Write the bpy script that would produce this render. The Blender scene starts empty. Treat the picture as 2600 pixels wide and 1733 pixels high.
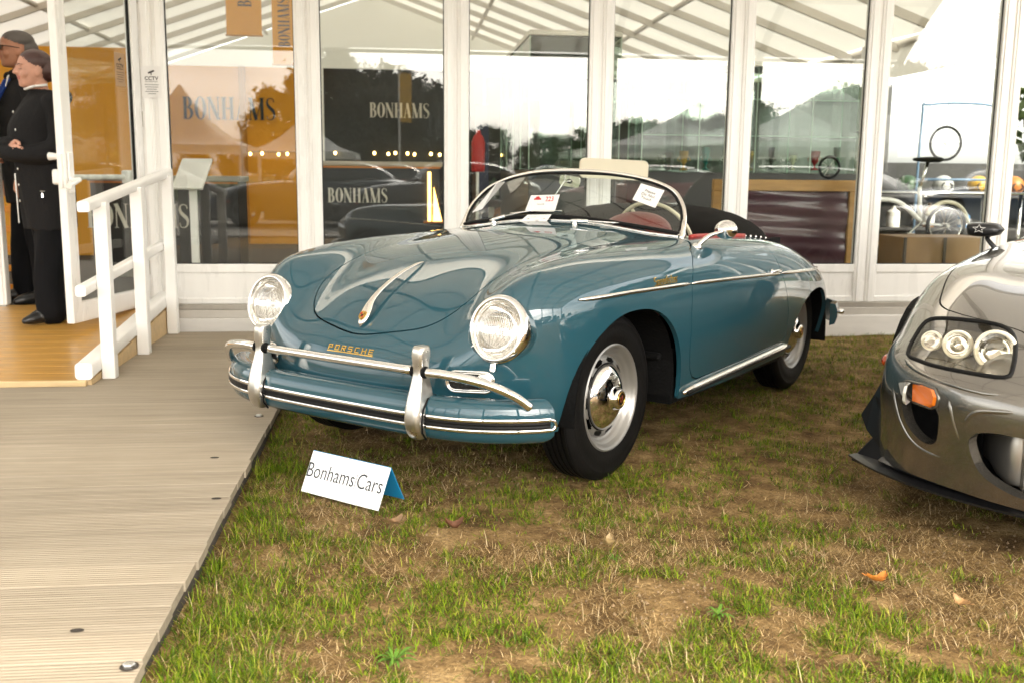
import bpy, bmesh, math, random
import numpy as np
from mathutils import Vector, Matrix
from mathutils.bvhtree import BVHTree
R = math.radians
random.seed(7); rng = np.random.default_rng(7)
scene = bpy.context.scene
col = scene.collection

# ------------------------------------------------------------------ camera
IW, IH, FPX, PITCH, ROLL, CAMH = 2600, 1733, 2540.0, .1642, .0099, 1.151
_f = Vector((0, math.cos(PITCH), -math.sin(PITCH))); _u = Vector((0, math.sin(PITCH), math.cos(PITCH))); _x = Vector((1, 0, 0))
_cr, _sr = math.cos(ROLL), math.sin(ROLL)
CAM = Vector((0, 0, CAMH))
cam_d = bpy.data.cameras.new('camera'); cam = bpy.data.objects.new('camera', cam_d); col.objects.link(cam)
cr_ = _x * _cr + _u * _sr; cu_ = _u * _cr - _x * _sr
cam.matrix_world = Matrix(((cr_.x, cu_.x, -_f.x, CAM.x), (cr_.y, cu_.y, -_f.y, CAM.y), (cr_.z, cu_.z, -_f.z, CAM.z), (0, 0, 0, 1)))
cam_d.sensor_width = 36; cam_d.lens = FPX / IW * 36; cam_d.clip_start = .05; cam_d.clip_end = 1500
cam_d.dof.use_dof = True; cam_d.dof.focus_distance = 3.45; cam_d.dof.aperture_fstop = 4.0
scene.camera = cam

# ------------------------------------------------------------------ sky, sun, exposure
SUN_EL, SUN_AZ = R(38), R(152)
w = bpy.data.worlds.new('World'); scene.world = w; w.use_nodes = True
wn = w.node_tree.nodes; wl = w.node_tree.links; wn.clear()
sky = wn.new('ShaderNodeTexSky'); sky.sky_type = 'NISHITA'; sky.sun_disc = False
sky.sun_elevation = SUN_EL; sky.sun_rotation = SUN_AZ; sky.dust_density = 3.0; sky.air_density = 1.0; sky.ozone_density = 1.0
hs = wn.new('ShaderNodeHueSaturation'); hs.inputs['Saturation'].default_value = .18
tc = wn.new('ShaderNodeTexCoord'); mp = wn.new('ShaderNodeMapping'); mp.inputs['Scale'].default_value = (1.6, 1.6, 4.5)
nz = wn.new('ShaderNodeTexNoise'); nz.inputs['Scale'].default_value = 1.7; nz.inputs['Detail'].default_value = 6
rp = wn.new('ShaderNodeValToRGB'); rp.color_ramp.elements[0].position = .35; rp.color_ramp.elements[0].color = (1.15, 1.12, 1.06, 1)
rp.color_ramp.elements[1].position = .68; rp.color_ramp.elements[1].color = (2.2, 2.1, 1.95, 1)
mx = wn.new('ShaderNodeMix'); mx.data_type = 'RGBA'; mx.blend_type = 'MULTIPLY'; mx.inputs[0].default_value = 1.0
bg = wn.new('ShaderNodeBackground'); bg.inputs['Strength'].default_value = .15
wo = wn.new('ShaderNodeOutputWorld')
wl.new(sky.outputs[0], hs.inputs['Color']); wl.new(tc.outputs['Generated'], mp.inputs[0]); wl.new(mp.outputs[0], nz.inputs['Vector'])
wl.new(nz.outputs['Fac'], rp.inputs[0]); wl.new(hs.outputs[0], mx.inputs[6]); wl.new(rp.outputs[0], mx.inputs[7])
wl.new(mx.outputs[2], bg.inputs['Color']); wl.new(bg.outputs[0], wo.inputs['Surface'])
sun_d = bpy.data.lights.new('sun', 'SUN'); sun = bpy.data.objects.new('sun', sun_d); col.objects.link(sun)
sun_d.energy = 1.5; sun_d.angle = R(12); sun_d.color = (1, .90, .74)
_sd = Vector((math.sin(SUN_AZ) * math.cos(SUN_EL), math.cos(SUN_AZ) * math.cos(SUN_EL), math.sin(SUN_EL)))
sun.rotation_euler = _sd.to_track_quat('Z', 'Y').to_euler(); sun.location = _sd * 60
vs_ = scene.view_settings
scene.display_settings.display_device = 'sRGB'; vs_.view_transform = 'Standard'; vs_.look = 'None'; vs_.gamma = 1; vs_.use_curve_mapping = False
vs_.exposure = EXPO = 1.8
scene.cycles.max_bounces = 10; scene.cycles.transparent_max_bounces = 24; scene.cycles.glossy_bounces = 6
scene.cycles.diffuse_bounces = 5; scene.cycles.use_denoising = True
scene.cycles.sample_clamp_indirect = 8

# ------------------------------------------------------------------ helpers
def pray(px, py):
    A, B = px - IW / 2, py - IH / 2
    a = _cr * A + _sr * B; b = -_sr * A + _cr * B
    return (_f + _x * (a / FPX) - _u * (b / FPX)).normalized()
def on_ground(px, py, z=0.):
    d = pray(px, py); return CAM + d * ((z - CAM.z) / d.z)

_mats = {}
def mat(name, c=(.5, .5, .5), rough=.5, metal=0., coat=0., coat_rough=.03, var=0., scale=8., bump=0., bscale=40., trans=0., spec=.5, emit=None, es=1., sheen=0., stretch=(1, 1, 1), coord='Object'):
    if name in _mats: return _mats[name]
    m = bpy.data.materials.new(name); m.use_nodes = True; n = m.node_tree.nodes; l = m.node_tree.links
    b = n['Principled BSDF']
    b.inputs['Base Color'].default_value = (*c, 1); b.inputs['Roughness'].default_value = rough; b.inputs['Metallic'].default_value = metal
    b.inputs['Coat Weight'].default_value = coat; b.inputs['Coat IOR'].default_value = 1.62; b.inputs['Coat Roughness'].default_value = coat_rough
    b.inputs['Specular IOR Level'].default_value = spec; b.inputs['Transmission Weight'].default_value = trans
    if sheen: b.inputs['Sheen Weight'].default_value = sheen
    if emit: b.inputs['Emission Color'].default_value = (*emit, 1); b.inputs['Emission Strength'].default_value = es
    if var or bump:
        t = n.new('ShaderNodeTexCoord'); mp = n.new('ShaderNodeMapping'); mp.inputs['Scale'].default_value = stretch
        l.new(t.outputs[coord], mp.inputs[0])
    if var:
        z = n.new('ShaderNodeTexNoise'); z.inputs['Scale'].default_value = scale; z.inputs['Detail'].default_value = 6; z.inputs['Roughness'].default_value = .6
        l.new(mp.outputs[0], z.inputs['Vector'])
        r = n.new('ShaderNodeValToRGB'); e = r.color_ramp.elements
        e[0].position = .3; e[0].color = (*[x * (1 - var) for x in c], 1); e[1].position = .7; e[1].color = (*[min(1, x * (1 + var)) for x in c], 1)
        l.new(z.outputs['Fac'], r.inputs[0]); l.new(r.outputs[0], b.inputs['Base Color'])
        q = n.new('ShaderNodeMapRange'); q.inputs['To Min'].default_value = max(0, rough - .12 * (rough > .2)); q.inputs['To Max'].default_value = min(1, rough + .1 * (rough > .2))
        l.new(z.outputs['Fac'], q.inputs[0]); l.new(q.outputs[0], b.inputs['Roughness'])
    if bump:
        z2 = n.new('ShaderNodeTexNoise'); z2.inputs['Scale'].default_value = bscale; z2.inputs['Detail'].default_value = 4
        l.new(mp.outputs[0], z2.inputs['Vector'])
        bp = n.new('ShaderNodeBump'); bp.inputs['Strength'].default_value = bump; bp.inputs['Distance'].default_value = .01
        l.new(z2.outputs['Fac'], bp.inputs['Height']); l.new(bp.outputs[0], b.inputs['Normal'])
    _mats[name] = m; return m

def glass_mat(name, tint=(1, 1, 1), f0=.06, rough=0.0):
    if name in _mats: return _mats[name]
    m = bpy.data.materials.new(name); m.use_nodes = True; n = m.node_tree.nodes; l = m.node_tree.links; n.clear()
    g = n.new('ShaderNodeNewGeometry'); d = n.new('ShaderNodeVectorMath'); d.operation = 'DOT_PRODUCT'
    l.new(g.outputs['Normal'], d.inputs[0]); l.new(g.outputs['Incoming'], d.inputs[1])
    a = n.new('ShaderNodeMath'); a.operation = 'ABSOLUTE'; l.new(d.outputs['Value'], a.inputs[0])
    s = n.new('ShaderNodeMath'); s.operation = 'SUBTRACT'; s.inputs[0].default_value = 1; l.new(a.outputs[0], s.inputs[1])
    p = n.new('ShaderNodeMath'); p.operation = 'POWER'; p.inputs[1].default_value = 5; l.new(s.outputs[0], p.inputs[0])
    q = n.new('ShaderNodeMath'); q.operation = 'MULTIPLY_ADD'; q.inputs[1].default_value = 1 - f0; q.inputs[2].default_value = f0; l.new(p.outputs[0], q.inputs[0])
    t = n.new('ShaderNodeBsdfTransparent'); t.inputs[0].default_value = (*tint, 1)
    gl = n.new('ShaderNodeBsdfGlossy'); gl.inputs['Roughness'].default_value = rough
    mxs = n.new('ShaderNodeMixShader'); o = n.new('ShaderNodeOutputMaterial')
    l.new(q.outputs[0], mxs.inputs[0]); l.new(t.outputs[0], mxs.inputs[1]); l.new(gl.outputs[0], mxs.inputs[2]); l.new(mxs.outputs[0], o.inputs[0])
    _mats[name] = m; return m

def fabric_mat(name, c=(.85, .84, .8), tr=.45):
    if name in _mats: return _mats[name]
    m = bpy.data.materials.new(name); m.use_nodes = True; n = m.node_tree.nodes; l = m.node_tree.links; n.clear()
    d = n.new('ShaderNodeBsdfDiffuse'); d.inputs[0].default_value = (*c, 1)
    t = n.new('ShaderNodeBsdfTranslucent'); t.inputs[0].default_value = (*c, 1)
    mxs = n.new('ShaderNodeMixShader'); mxs.inputs[0].default_value = tr; o = n.new('ShaderNodeOutputMaterial')
    l.new(d.outputs[0], mxs.inputs[1]); l.new(t.outputs[0], mxs.inputs[2]); l.new(mxs.outputs[0], o.inputs[0])
    _mats[name] = m; return m

def link(o, parent=None):
    col.objects.link(o)
    if parent is not None: o.parent = parent
    return o
def tag(o, label=None, cat=None, group=None, kind=None):
    if label: o['label'] = label
    if cat: o['category'] = cat
    if group: o['group'] = group
    if kind: o['kind'] = kind
    return o
def thing(name, label, cat, loc=(0, 0, 0), rz=0., group=None, parent=None):
    o = bpy.data.objects.new(name, None); o.empty_display_size = .1; link(o, parent)
    o.location = loc; o.rotation_euler = (0, 0, rz)
    return tag(o, label, cat, group)
def copy_tree(o, parent=None):
    c = o.copy(); col.objects.link(c); c.parent = parent
    for ch in list(o.children): copy_tree(ch, c)
    return c

def mesh_obj(name, V, Fc, m, parent=None, smooth=False, normals=None, angle=None):
    me = bpy.data.meshes.new(name); me.from_pydata([tuple(v) for v in V], [], [tuple(f) for f in Fc])
    if m is not None: me.materials.append(m)
    if smooth or normals is not None: me.polygons.foreach_set('use_smooth', [True] * len(me.polygons))
    me.update()
    if normals is not None: me.normals_split_custom_set_from_vertices([tuple(x) for x in normals])
    elif angle is not None: me.set_sharp_from_angle(angle=R(angle))
    o = bpy.data.objects.new(name, me); link(o, parent); return o

class MB:
    def __init__(s): s.v = []; s.f = []
    def add(s, V, Fc):
        b = len(s.v); s.v += [tuple(x) for x in V]; s.f += [tuple(i + b for i in q) for q in Fc]; return s
    def box(s, a, b, M=None):
        x0, y0, z0 = a; x1, y1, z1 = b
        V = [(x, y, z) for z in (z0, z1) for x, y in ((x0, y0), (x1, y0), (x1, y1), (x0, y1))]
        if M is not None: V = [M @ Vector(v) for v in V]
        return s.add(V, [(3, 2, 1, 0), (4, 5, 6, 7), (0, 1, 5, 4), (1, 2, 6, 5), (2, 3, 7, 6), (3, 0, 4, 7)])
    def bbox(s, a, b, e=.004, M=None):
        # box with chamfered edges along all 12 edges (24 verts)
        x0, y0, z0 = a; x1, y1, z1 = b
        bm = bmesh.new(); r = bmesh.ops.create_cube(bm, size=1)
        for v in bm.verts: v.co = Vector((x0 + (x1 - x0) * (v.co.x + .5), y0 + (y1 - y0) * (v.co.y + .5), z0 + (z1 - z0) * (v.co.z + .5)))
        bmesh.ops.bevel(bm, geom=bm.edges[:], offset=e, segments=1, affect='EDGES')
        bm.verts.index_update()
        V = [v.co.copy() for v in bm.verts]; Fc = [[v.index for v in f.verts] for f in bm.faces]; bm.free()
        if M is not None: V = [M @ v for v in V]
        return s.add(V, Fc)
    def tube(s, pts, r, seg=10, closed=False, cap=True, up=None, sect=None):
        P = [Vector(p) for p in pts]; n = len(P)
        rr = r if hasattr(r, '__len__') else [r] * n
        T = []
        for i in range(n):
            a = P[(i - 1) % n] if (closed or i > 0) else P[i]; b = P[(i + 1) % n] if (closed or i < n - 1) else P[i]
            T.append((b - a).normalized())
        u0 = Vector(up) if up is not None else (Vector((0, 0, 1)) if abs(T[0].z) < .9 else Vector((1, 0, 0)))
        V = []; U = None
        for i in range(n):
            base = u0 if (up is not None or U is None) else U
            U = (base - T[i] * base.dot(T[i]))
            U = U.normalized() if U.length > 1e-6 else T[i].orthogonal().normalized()
            W = T[i].cross(U)
            sec = sect if sect is not None else [(math.cos(2 * math.pi * k / seg), math.sin(2 * math.pi * k / seg)) for k in range(seg)]
            for (a, b) in sec: V.append(P[i] + (W * a + U * b) * rr[i])
        k = len(sec); Fc = []
        for i in range(n if closed else n - 1):
            j = (i + 1) % n
            for q in range(k): Fc.append((i * k + q, i * k + (q + 1) % k, j * k + (q + 1) % k, j * k + q))
        if cap and not closed: Fc.append(tuple(range(k - 1, -1, -1))); Fc.append(tuple((n - 1) * k + q for q in range(k)))
        return s.add(V, Fc)
    def lathe(s, prof, seg=32, M=None, close=False):
        # prof: (r, h) about local z
        V = []; Fc = []; n = len(prof)
        for k in range(seg):
            a = 2 * math.pi * k / seg
            for r, h in prof: V.append(Vector((r * math.cos(a), r * math.sin(a), h)))
        for k in range(seg):
            k2 = (k + 1) % seg
            for i in range(n - 1 + (1 if close else 0)):
                j = (i + 1) % n
                Fc.append((k * n + i, k2 * n + i, k2 * n + j, k * n + j))
        if M is not None: V = [M @ v for v in V]
        return s.add(V, Fc)
    def prism(s, poly, h0, h1, M=None):
        n = len(poly); V = [Vector((x, y, h0)) for x, y in poly] + [Vector((x, y, h1)) for x, y in poly]
        if M is not None: V = [M @ v for v in V]
        return s.add(V, [tuple(range(n - 1, -1, -1)), tuple(range(n, 2 * n))] + [(i, (i + 1) % n, (i + 1) % n + n, i + n) for i in range(n)])
    def grid(s, G):
        nu = len(G); nv = len(G[0]); V = [p for r in G for p in r]
        return s.add(V, [(i * nv + j, (i + 1) * nv + j, (i + 1) * nv + j + 1, i * nv + j + 1) for i in range(nu - 1) for j in range(nv - 1)])
    def build(s, name, m, parent=None, smooth=False, angle=None):
        return mesh_obj(name, s.v, s.f, m, parent, smooth or angle is not None, None, angle)

def spline(pts, n, closed=False):
    """C2-ish smooth curve through points (Catmull-Rom, n samples per span)"""
    P = [np.array(p, float) for p in pts]; out = []; N = len(P)
    for i in range(N if closed else N - 1):
        g = lambda k: P[k % N] if closed else P[min(max(k, 0), N - 1)]
        p0, p1, p2, p3 = g(i - 1), g(i), g(i + 1), g(i + 2)
        for k in range(n):
            t = k / n; out.append(.5 * ((2 * p1) + (-p0 + p2) * t + (2 * p0 - 5 * p1 + 4 * p2 - p3) * t * t + (-p0 + 3 * p1 - 3 * p2 + p3) * t ** 3))
    if not closed: out.append(P[-1])
    return out

def frame(o, x, y=None, z=None):
    """matrix with given axes (x along text, z out of surface)"""
    x = Vector(x).normalized(); z = Vector(z); z = (z - x * z.dot(x)).normalized(); y = z.cross(x)
    return Matrix(((x.x, y.x, z.x, o[0]), (x.y, y.y, z.y, o[1]), (x.z, y.z, z.z, o[2]), (0, 0, 0, 1)))

def text_obj(name, s, size, M, m, parent=None, extrude=.0006, align='CENTER', space=1., shear=0., lines=1., bold=0.):
    cu = bpy.data.curves.new(name, 'FONT'); cu.body = s; cu.size = size; cu.align_x = align; cu.align_y = 'CENTER'; cu.extrude = extrude
    cu.space_character = space; cu.shear = shear; cu.space_line = lines; cu.offset = bold; cu.resolution_u = 3
    t = bpy.data.objects.new(name, cu); col.objects.link(t)
    dg = bpy.context.evaluated_depsgraph_get(); me = bpy.data.meshes.new_from_object(t.evaluated_get(dg))
    bpy.data.objects.remove(t); bpy.data.curves.remove(cu)
    me.name = name; me.transform(M); me.materials.clear(); me.materials.append(m)
    o = bpy.data.objects.new(name, me); return link(o, parent)

# ---- stroke lettering: high-contrast condensed capitals drawn as strokes of changing width
def _arc(cx, cy, rx, ry, a0, a1, n=12): return [(cx + rx * math.cos(R(a0 + (a1 - a0) * i / n)), cy + ry * math.sin(R(a0 + (a1 - a0) * i / n))) for i in range(n + 1)]
def _stem(x, w=.135): return [[(x, 0), (x, 1)], [w, w]], [[(x - .115, .012), (x + .115, .012)], [.024, .024]], [[(x - .115, .988), (x + .115, .988)], [.024, .024]]
def _hair(x): return [[(x, 0), (x, 1)], [.035, .035]], [[(x - .08, .012), (x + .08, .012)], [.024, .024]], [[(x - .08, .988), (x + .08, .988)], [.024, .024]]
def _bowl(pts, thick=.14, thin=.028):
    n = len(pts); return [pts, [thin + (thick - thin) * math.sin(math.pi * i / (n - 1)) ** 2 for i in range(n)]]
def _serif_letters():
    L = {}
    L['B'] = (.52, [*_stem(.13), _bowl([(.13, .985), (.2, .985)] + _arc(.22, .755, .15, .23, 90, -90) + [(.13, .525)]), _bowl([(.13, .525), (.2, .525)] + _arc(.23, .27, .185, .258, 90, -90) + [(.13, .012)])])
    ov = _arc(.26, .5, .185, .5, 90, 450, 32)
    L['O'] = (.52, [[ov, [.03 + .125 * abs(math.cos(R(90 + 360 * i / 32))) ** 1.6 for i in range(33)]]])
    L['N'] = (.6, [*_hair(.1), *_hair(.5), [[(.1, 1), (.5, 0)], [.15, .15]]])
    L['H'] = (.6, [*_stem(.13), *_stem(.47), [[(.13, .5), (.47, .5)], [.028, .028]]])
    L['A'] = (.56, [[[(.27, 1), (.44, 0)], [.15, .15]], [[(.27, 1), (.09, 0)], [.033, .033]], [[(.15, .33), (.38, .33)], [.028, .028]], [[(.01, .012), (.17, .012)], [.024, .024]], [[(.33, .012), (.55, .012)], [.024, .024]]])
    L['M'] = (.74, [*_hair(.1), *_stem(.62), [[(.1, 1), (.35, 0)], [.15, .15]], [[(.62, 1), (.35, 0)], [.033, .033]]])
    sp = [(.38, .80), (.37, .93), (.24, .985), (.12, .93), (.09, .78), (.14, .64), (.25, .52), (.36, .40), (.40, .25), (.35, .08), (.22, .014), (.10, .06), (.075, .22)]
    sp = [tuple(q) for q in spline(sp, 3)]; n = len(sp)
    L['S'] = (.48, [[sp, [.03 + .115 * math.exp(-((i / (n - 1) - .5) / .2) ** 2) for i in range(n)]]])
    return L
_SER = _serif_letters()
def strokes_to_mb(mb, strokes, M, h):
    for pts, ws in strokes:
        P = [Vector((p[0], p[1], 0)) for p in pts]; n = len(P)
        if n == 2: ws = list(ws)
        Lf = []; Rt = []
        for i in range(n):
            t = (P[min(i + 1, n - 1)] - P[max(i - 1, 0)]).normalized()
            if t.length < 1e-6: t = Vector((1, 0, 0))
            q = Vector((-t.y, t.x, 0)) * ws[min(i, len(ws) - 1)] / 2
            Lf.append(P[i] + q); Rt.append(P[i] - q)
        V = [M @ (v + Vector((0, 0, z))) for z in (0, h) for v in Lf + Rt]
        o = 2 * n; Fc = []
        for i in range(n - 1):
            Fc += [(o + i, o + n + i, o + n + i + 1, o + i + 1), (i, i + 1, n + i + 1, n + i), (i, o + i, o + i + 1, i + 1), (n + i, n + i + 1, o + n + i + 1, o + n + i)]
        Fc += [(0, n, o + n, o), (n - 1, o + n - 1, o + 2 * n - 1, 2 * n - 1)]
        mb.add(V, Fc)
def serif_text(name, s, height, M, m, parent, depth=.004, gap=.03):
    tot = sum(_SER[c][0] + gap for c in s) - gap; x = -tot / 2; mb = MB(); eps = 0
    for c in s:
        wd, st = _SER[c]
        for k, q in enumerate(st):
            strokes_to_mb(mb, [q], M @ Matrix.Scale(height, 4) @ Matrix.Translation((x, -.5, 0)), depth / height + eps); eps = (eps + .0012) % .02
        x += wd + gap
    return mb.build(name, m, parent)
# ------------------------------------------------------------------ smooth net surfaces and cutting
def nat_spline(t, Y, ts):
    """natural cubic spline through Y (n,...) at knots t, evaluated at ts"""
    n = len(t); h = np.diff(t); A = np.zeros((n, n)); B = np.zeros((n,) + Y.shape[1:])
    A[0, 0] = A[-1, -1] = 1
    for i in range(1, n - 1):
        A[i, i - 1] = h[i - 1]; A[i, i] = 2 * (h[i - 1] + h[i]); A[i, i + 1] = h[i]
        B[i] = 6 * ((Y[i + 1] - Y[i]) / h[i] - (Y[i] - Y[i - 1]) / h[i - 1])
    Mm = np.linalg.solve(A, B.reshape(n, -1)).reshape(B.shape)
    k = np.clip(np.searchsorted(t, ts, side='right') - 1, 0, n - 2)
    sh = (len(ts),) + (1,) * (Y.ndim - 1)
    a = ((t[k + 1] - ts) / h[k]).reshape(sh); b = ((ts - t[k]) / h[k]).reshape(sh); hh = h[k].reshape(sh)
    return a * Y[k] + b * Y[k + 1] + ((a ** 3 - a) * Mm[k] + (b ** 3 - b) * Mm[k + 1]) * hh ** 2 / 6
def knots(P, axis):
    d = np.linalg.norm(np.diff(P, axis=axis), axis=-1); d = d.mean(axis=1 - axis) ** .8
    return np.concatenate([[0], np.cumsum(d)])
def net_surface(net, su, sv):
    P = np.array(net, float); tu, tv = knots(P, 0), knots(P, 1)
    Q = nat_spline(tu, P, np.linspace(0, tu[-1], su)); Q = np.swapaxes(nat_spline(tv, np.swapaxes(Q, 0, 1), np.linspace(0, tv[-1], sv)), 0, 1)
    du = np.gradient(Q, axis=0); dv = np.gradient(Q, axis=1); N = np.cross(du, dv); N /= np.linalg.norm(N, axis=-1, keepdims=True) + 1e-12
    return Q, N
class Shell:
    """vertices with exact normals + polygons that can be cut along level curves"""
    def __init__(s, V, N, Fc): s.V = V; s.N = N; s.F = Fc
    @classmethod
    def from_grid(c, Q, N):
        nu, nv = Q.shape[:2]
        i, j = np.meshgrid(np.arange(nu - 1), np.arange(nv - 1), indexing='ij'); a = (i * nv + j).ravel()
        return c(Q.reshape(-1, 3), N.reshape(-1, 3), [tuple(q) for q in np.stack([a, a + nv, a + nv + 1, a + 1], 1).tolist()])
    def cut(s, sdf):
        d = sdf(s.V); d = np.where(np.abs(d) < 1e-7, 1e-7, d); V = list(s.V); N = list(s.N); new = {}; ins = []; out = []
        neg = (d < 0).tolist(); dl = d.tolist()
        for f in s.F:
            k = sum(neg[i] for i in f)
            if k == 0: out.append(f)
            elif k == len(f): ins.append(f)
            else:
                pi = []; po = []; n = len(f)
                for q in range(n):
                    a, b = f[q], f[(q + 1) % n]
                    (pi if neg[a] else po).append(a)
                    if neg[a] != neg[b]:
                        key = (a, b) if a < b else (b, a)
                        if key not in new:
                            t = dl[key[0]] / (dl[key[0]] - dl[key[1]])
                            V.append(s.V[key[0]] * (1 - t) + s.V[key[1]] * t); m = s.N[key[0]] * (1 - t) + s.N[key[1]] * t; N.append(m / np.linalg.norm(m)); new[key] = len(V) - 1
                        pi.append(new[key]); po.append(new[key])
                if len(pi) > 2: ins.append(tuple(pi))
                if len(po) > 2: out.append(tuple(po))
        V = np.array(V); N = np.array(N)
        return Shell(V, N, ins), Shell(V, N, out)
    def gap(s, sdf, g):
        i, _ = s.cut(lambda V: sdf(V) + g); _, o = s.cut(lambda V: sdf(V) - g); return i, o
    def build(s, name, m, parent, edge=.014, skip=None):
        used = sorted({i for f in s.F for i in f}); mp = {i: k for k, i in enumerate(used)}
        V = [s.V[i] for i in used]; N = [s.N[i] for i in used]; Fc = [tuple(mp[i] for i in f) for f in s.F]
        if edge:
            cnt = {}
            for f in Fc:
                for q in range(len(f)):
                    a, b = f[q], f[(q + 1) % len(f)]; k = (a, b) if a < b else (b, a)
                    cnt[k] = None if k in cnt else (a, b)
            rim = [e for e in cnt.values() if e]; dup = {}
            inn = {}; nrm = {}
            for a, b in rim:   # outward in-surface direction of each rim vertex
                e = np.array(V[b]) - V[a]; o = np.cross(e, N[a]); o /= np.linalg.norm(o) + 1e-9
                for i in (a, b): nrm[i] = nrm.get(i, 0) + o
            for i, o in nrm.items():
                o = o / (np.linalg.norm(o) + 1e-9)
                dup[i] = len(V); V.append(V[i]); N.append(o); inn[i] = len(V); V.append(V[i] - np.array(N[i]) * edge); N.append(o)
            for a, b in rim: Fc.append((dup[b], dup[a], inn[a], inn[b]))
        return mesh_obj(name, V, Fc, m, parent, normals=N)

def sd_poly(P):
    P = np.array(P, float)
    def f(x, y):
        d = np.full(x.shape, 1e9); ins = np.zeros(x.shape, bool); n = len(P)
        for i in range(n):
            a = P[i]; b = P[i - 1]; e = b - a; wx = x - a[0]; wy = y - a[1]
            t = np.clip((wx * e[0] + wy * e[1]) / (e @ e + 1e-12), 0, 1)
            d = np.minimum(d, (wx - e[0] * t) ** 2 + (wy - e[1] * t) ** 2)
            c = ((a[1] > y) != (b[1] > y)) & (x < (b[0] - a[0]) * (y - a[1]) / (b[1] - a[1] + 1e-15) + a[0]); ins ^= c
        return np.where(ins, -1, 1) * np.sqrt(d)
    return f
def round_poly(pts, n=5): return [tuple(q) for q in spline(pts, n, True)]

# ------------------------------------------------------------------ materials of the cars
blue = mat('blue_green_enamel', (.012, .060, .082), .5, 0, 1.0, .008, spec=.12)
chrome = mat('chrome', (.82, .81, .79), .05, 1.)
satin = mat('satin_aluminium', (.62, .60, .56), .32, 1., var=.06, scale=14)
steel = mat('silver_wheel_paint', (.30, .295, .28), .34, .7)
rubber = mat('black_rubber', (.006, .006, .006), .5, bump=.15, bscale=60, spec=.18)
tyre_m = mat('tyre_rubber', (.0045, .0042, .004), .6, var=.35, scale=12, bump=.1, bscale=90, spec=.13)
under = mat('black_undercoat', (.004, .004, .004), .75, bump=.5, bscale=70, spec=.15)
gold = mat('gold_plate', (.72, .46, .12), .2, 1.)
black = mat('black_enamel', (.01, .01, .01), .25)
clear = glass_mat('car_glass', (.93, .96, .94), .045)
lens_g = glass_mat('lamp_glass', (.98, .98, .98), .07)
red_l = mat('oxblood_leather', (.16, .022, .018), .45, bump=.2, bscale=90)
cream = mat('ivory_plastic', (.62, .57, .42), .35)
cloth_b = mat('black_hood_cloth', (.0055, .005, .0045), .8, bump=.4, bscale=160, spec=.12)
paper = mat('white_card', (.80, .79, .77), .6)
ink = mat('black_ink', (.015, .015, .015), .6)
red_ink = mat('red_ink', (.55, .03, .03), .6)
carpet = mat('charcoal_carpet', (.012, .011, .011), .95, spec=.1)

# ------------------------------------------------------------------ vintage roadster
CX, CY, CH = -.208, 4.164, -2.1755
roadster = thing('vintage_roadster', 'blue green vintage open roadster with chrome bumper bar on the grass', 'car', (CX, CY, 0), CH)
_ci = (Matrix.Translation((CX, CY, 0)) @ Matrix.Rotation(CH, 4, 'Z')).inverted()
CAMc = _ci @ CAM
def cray(px, py): return (_ci.to_3x3() @ pray(px, py)).normalized()
def at(px, py, ax, val):
    d = cray(px, py); return CAMc + d * ((val - CAMc[ax]) / d[ax])

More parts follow.
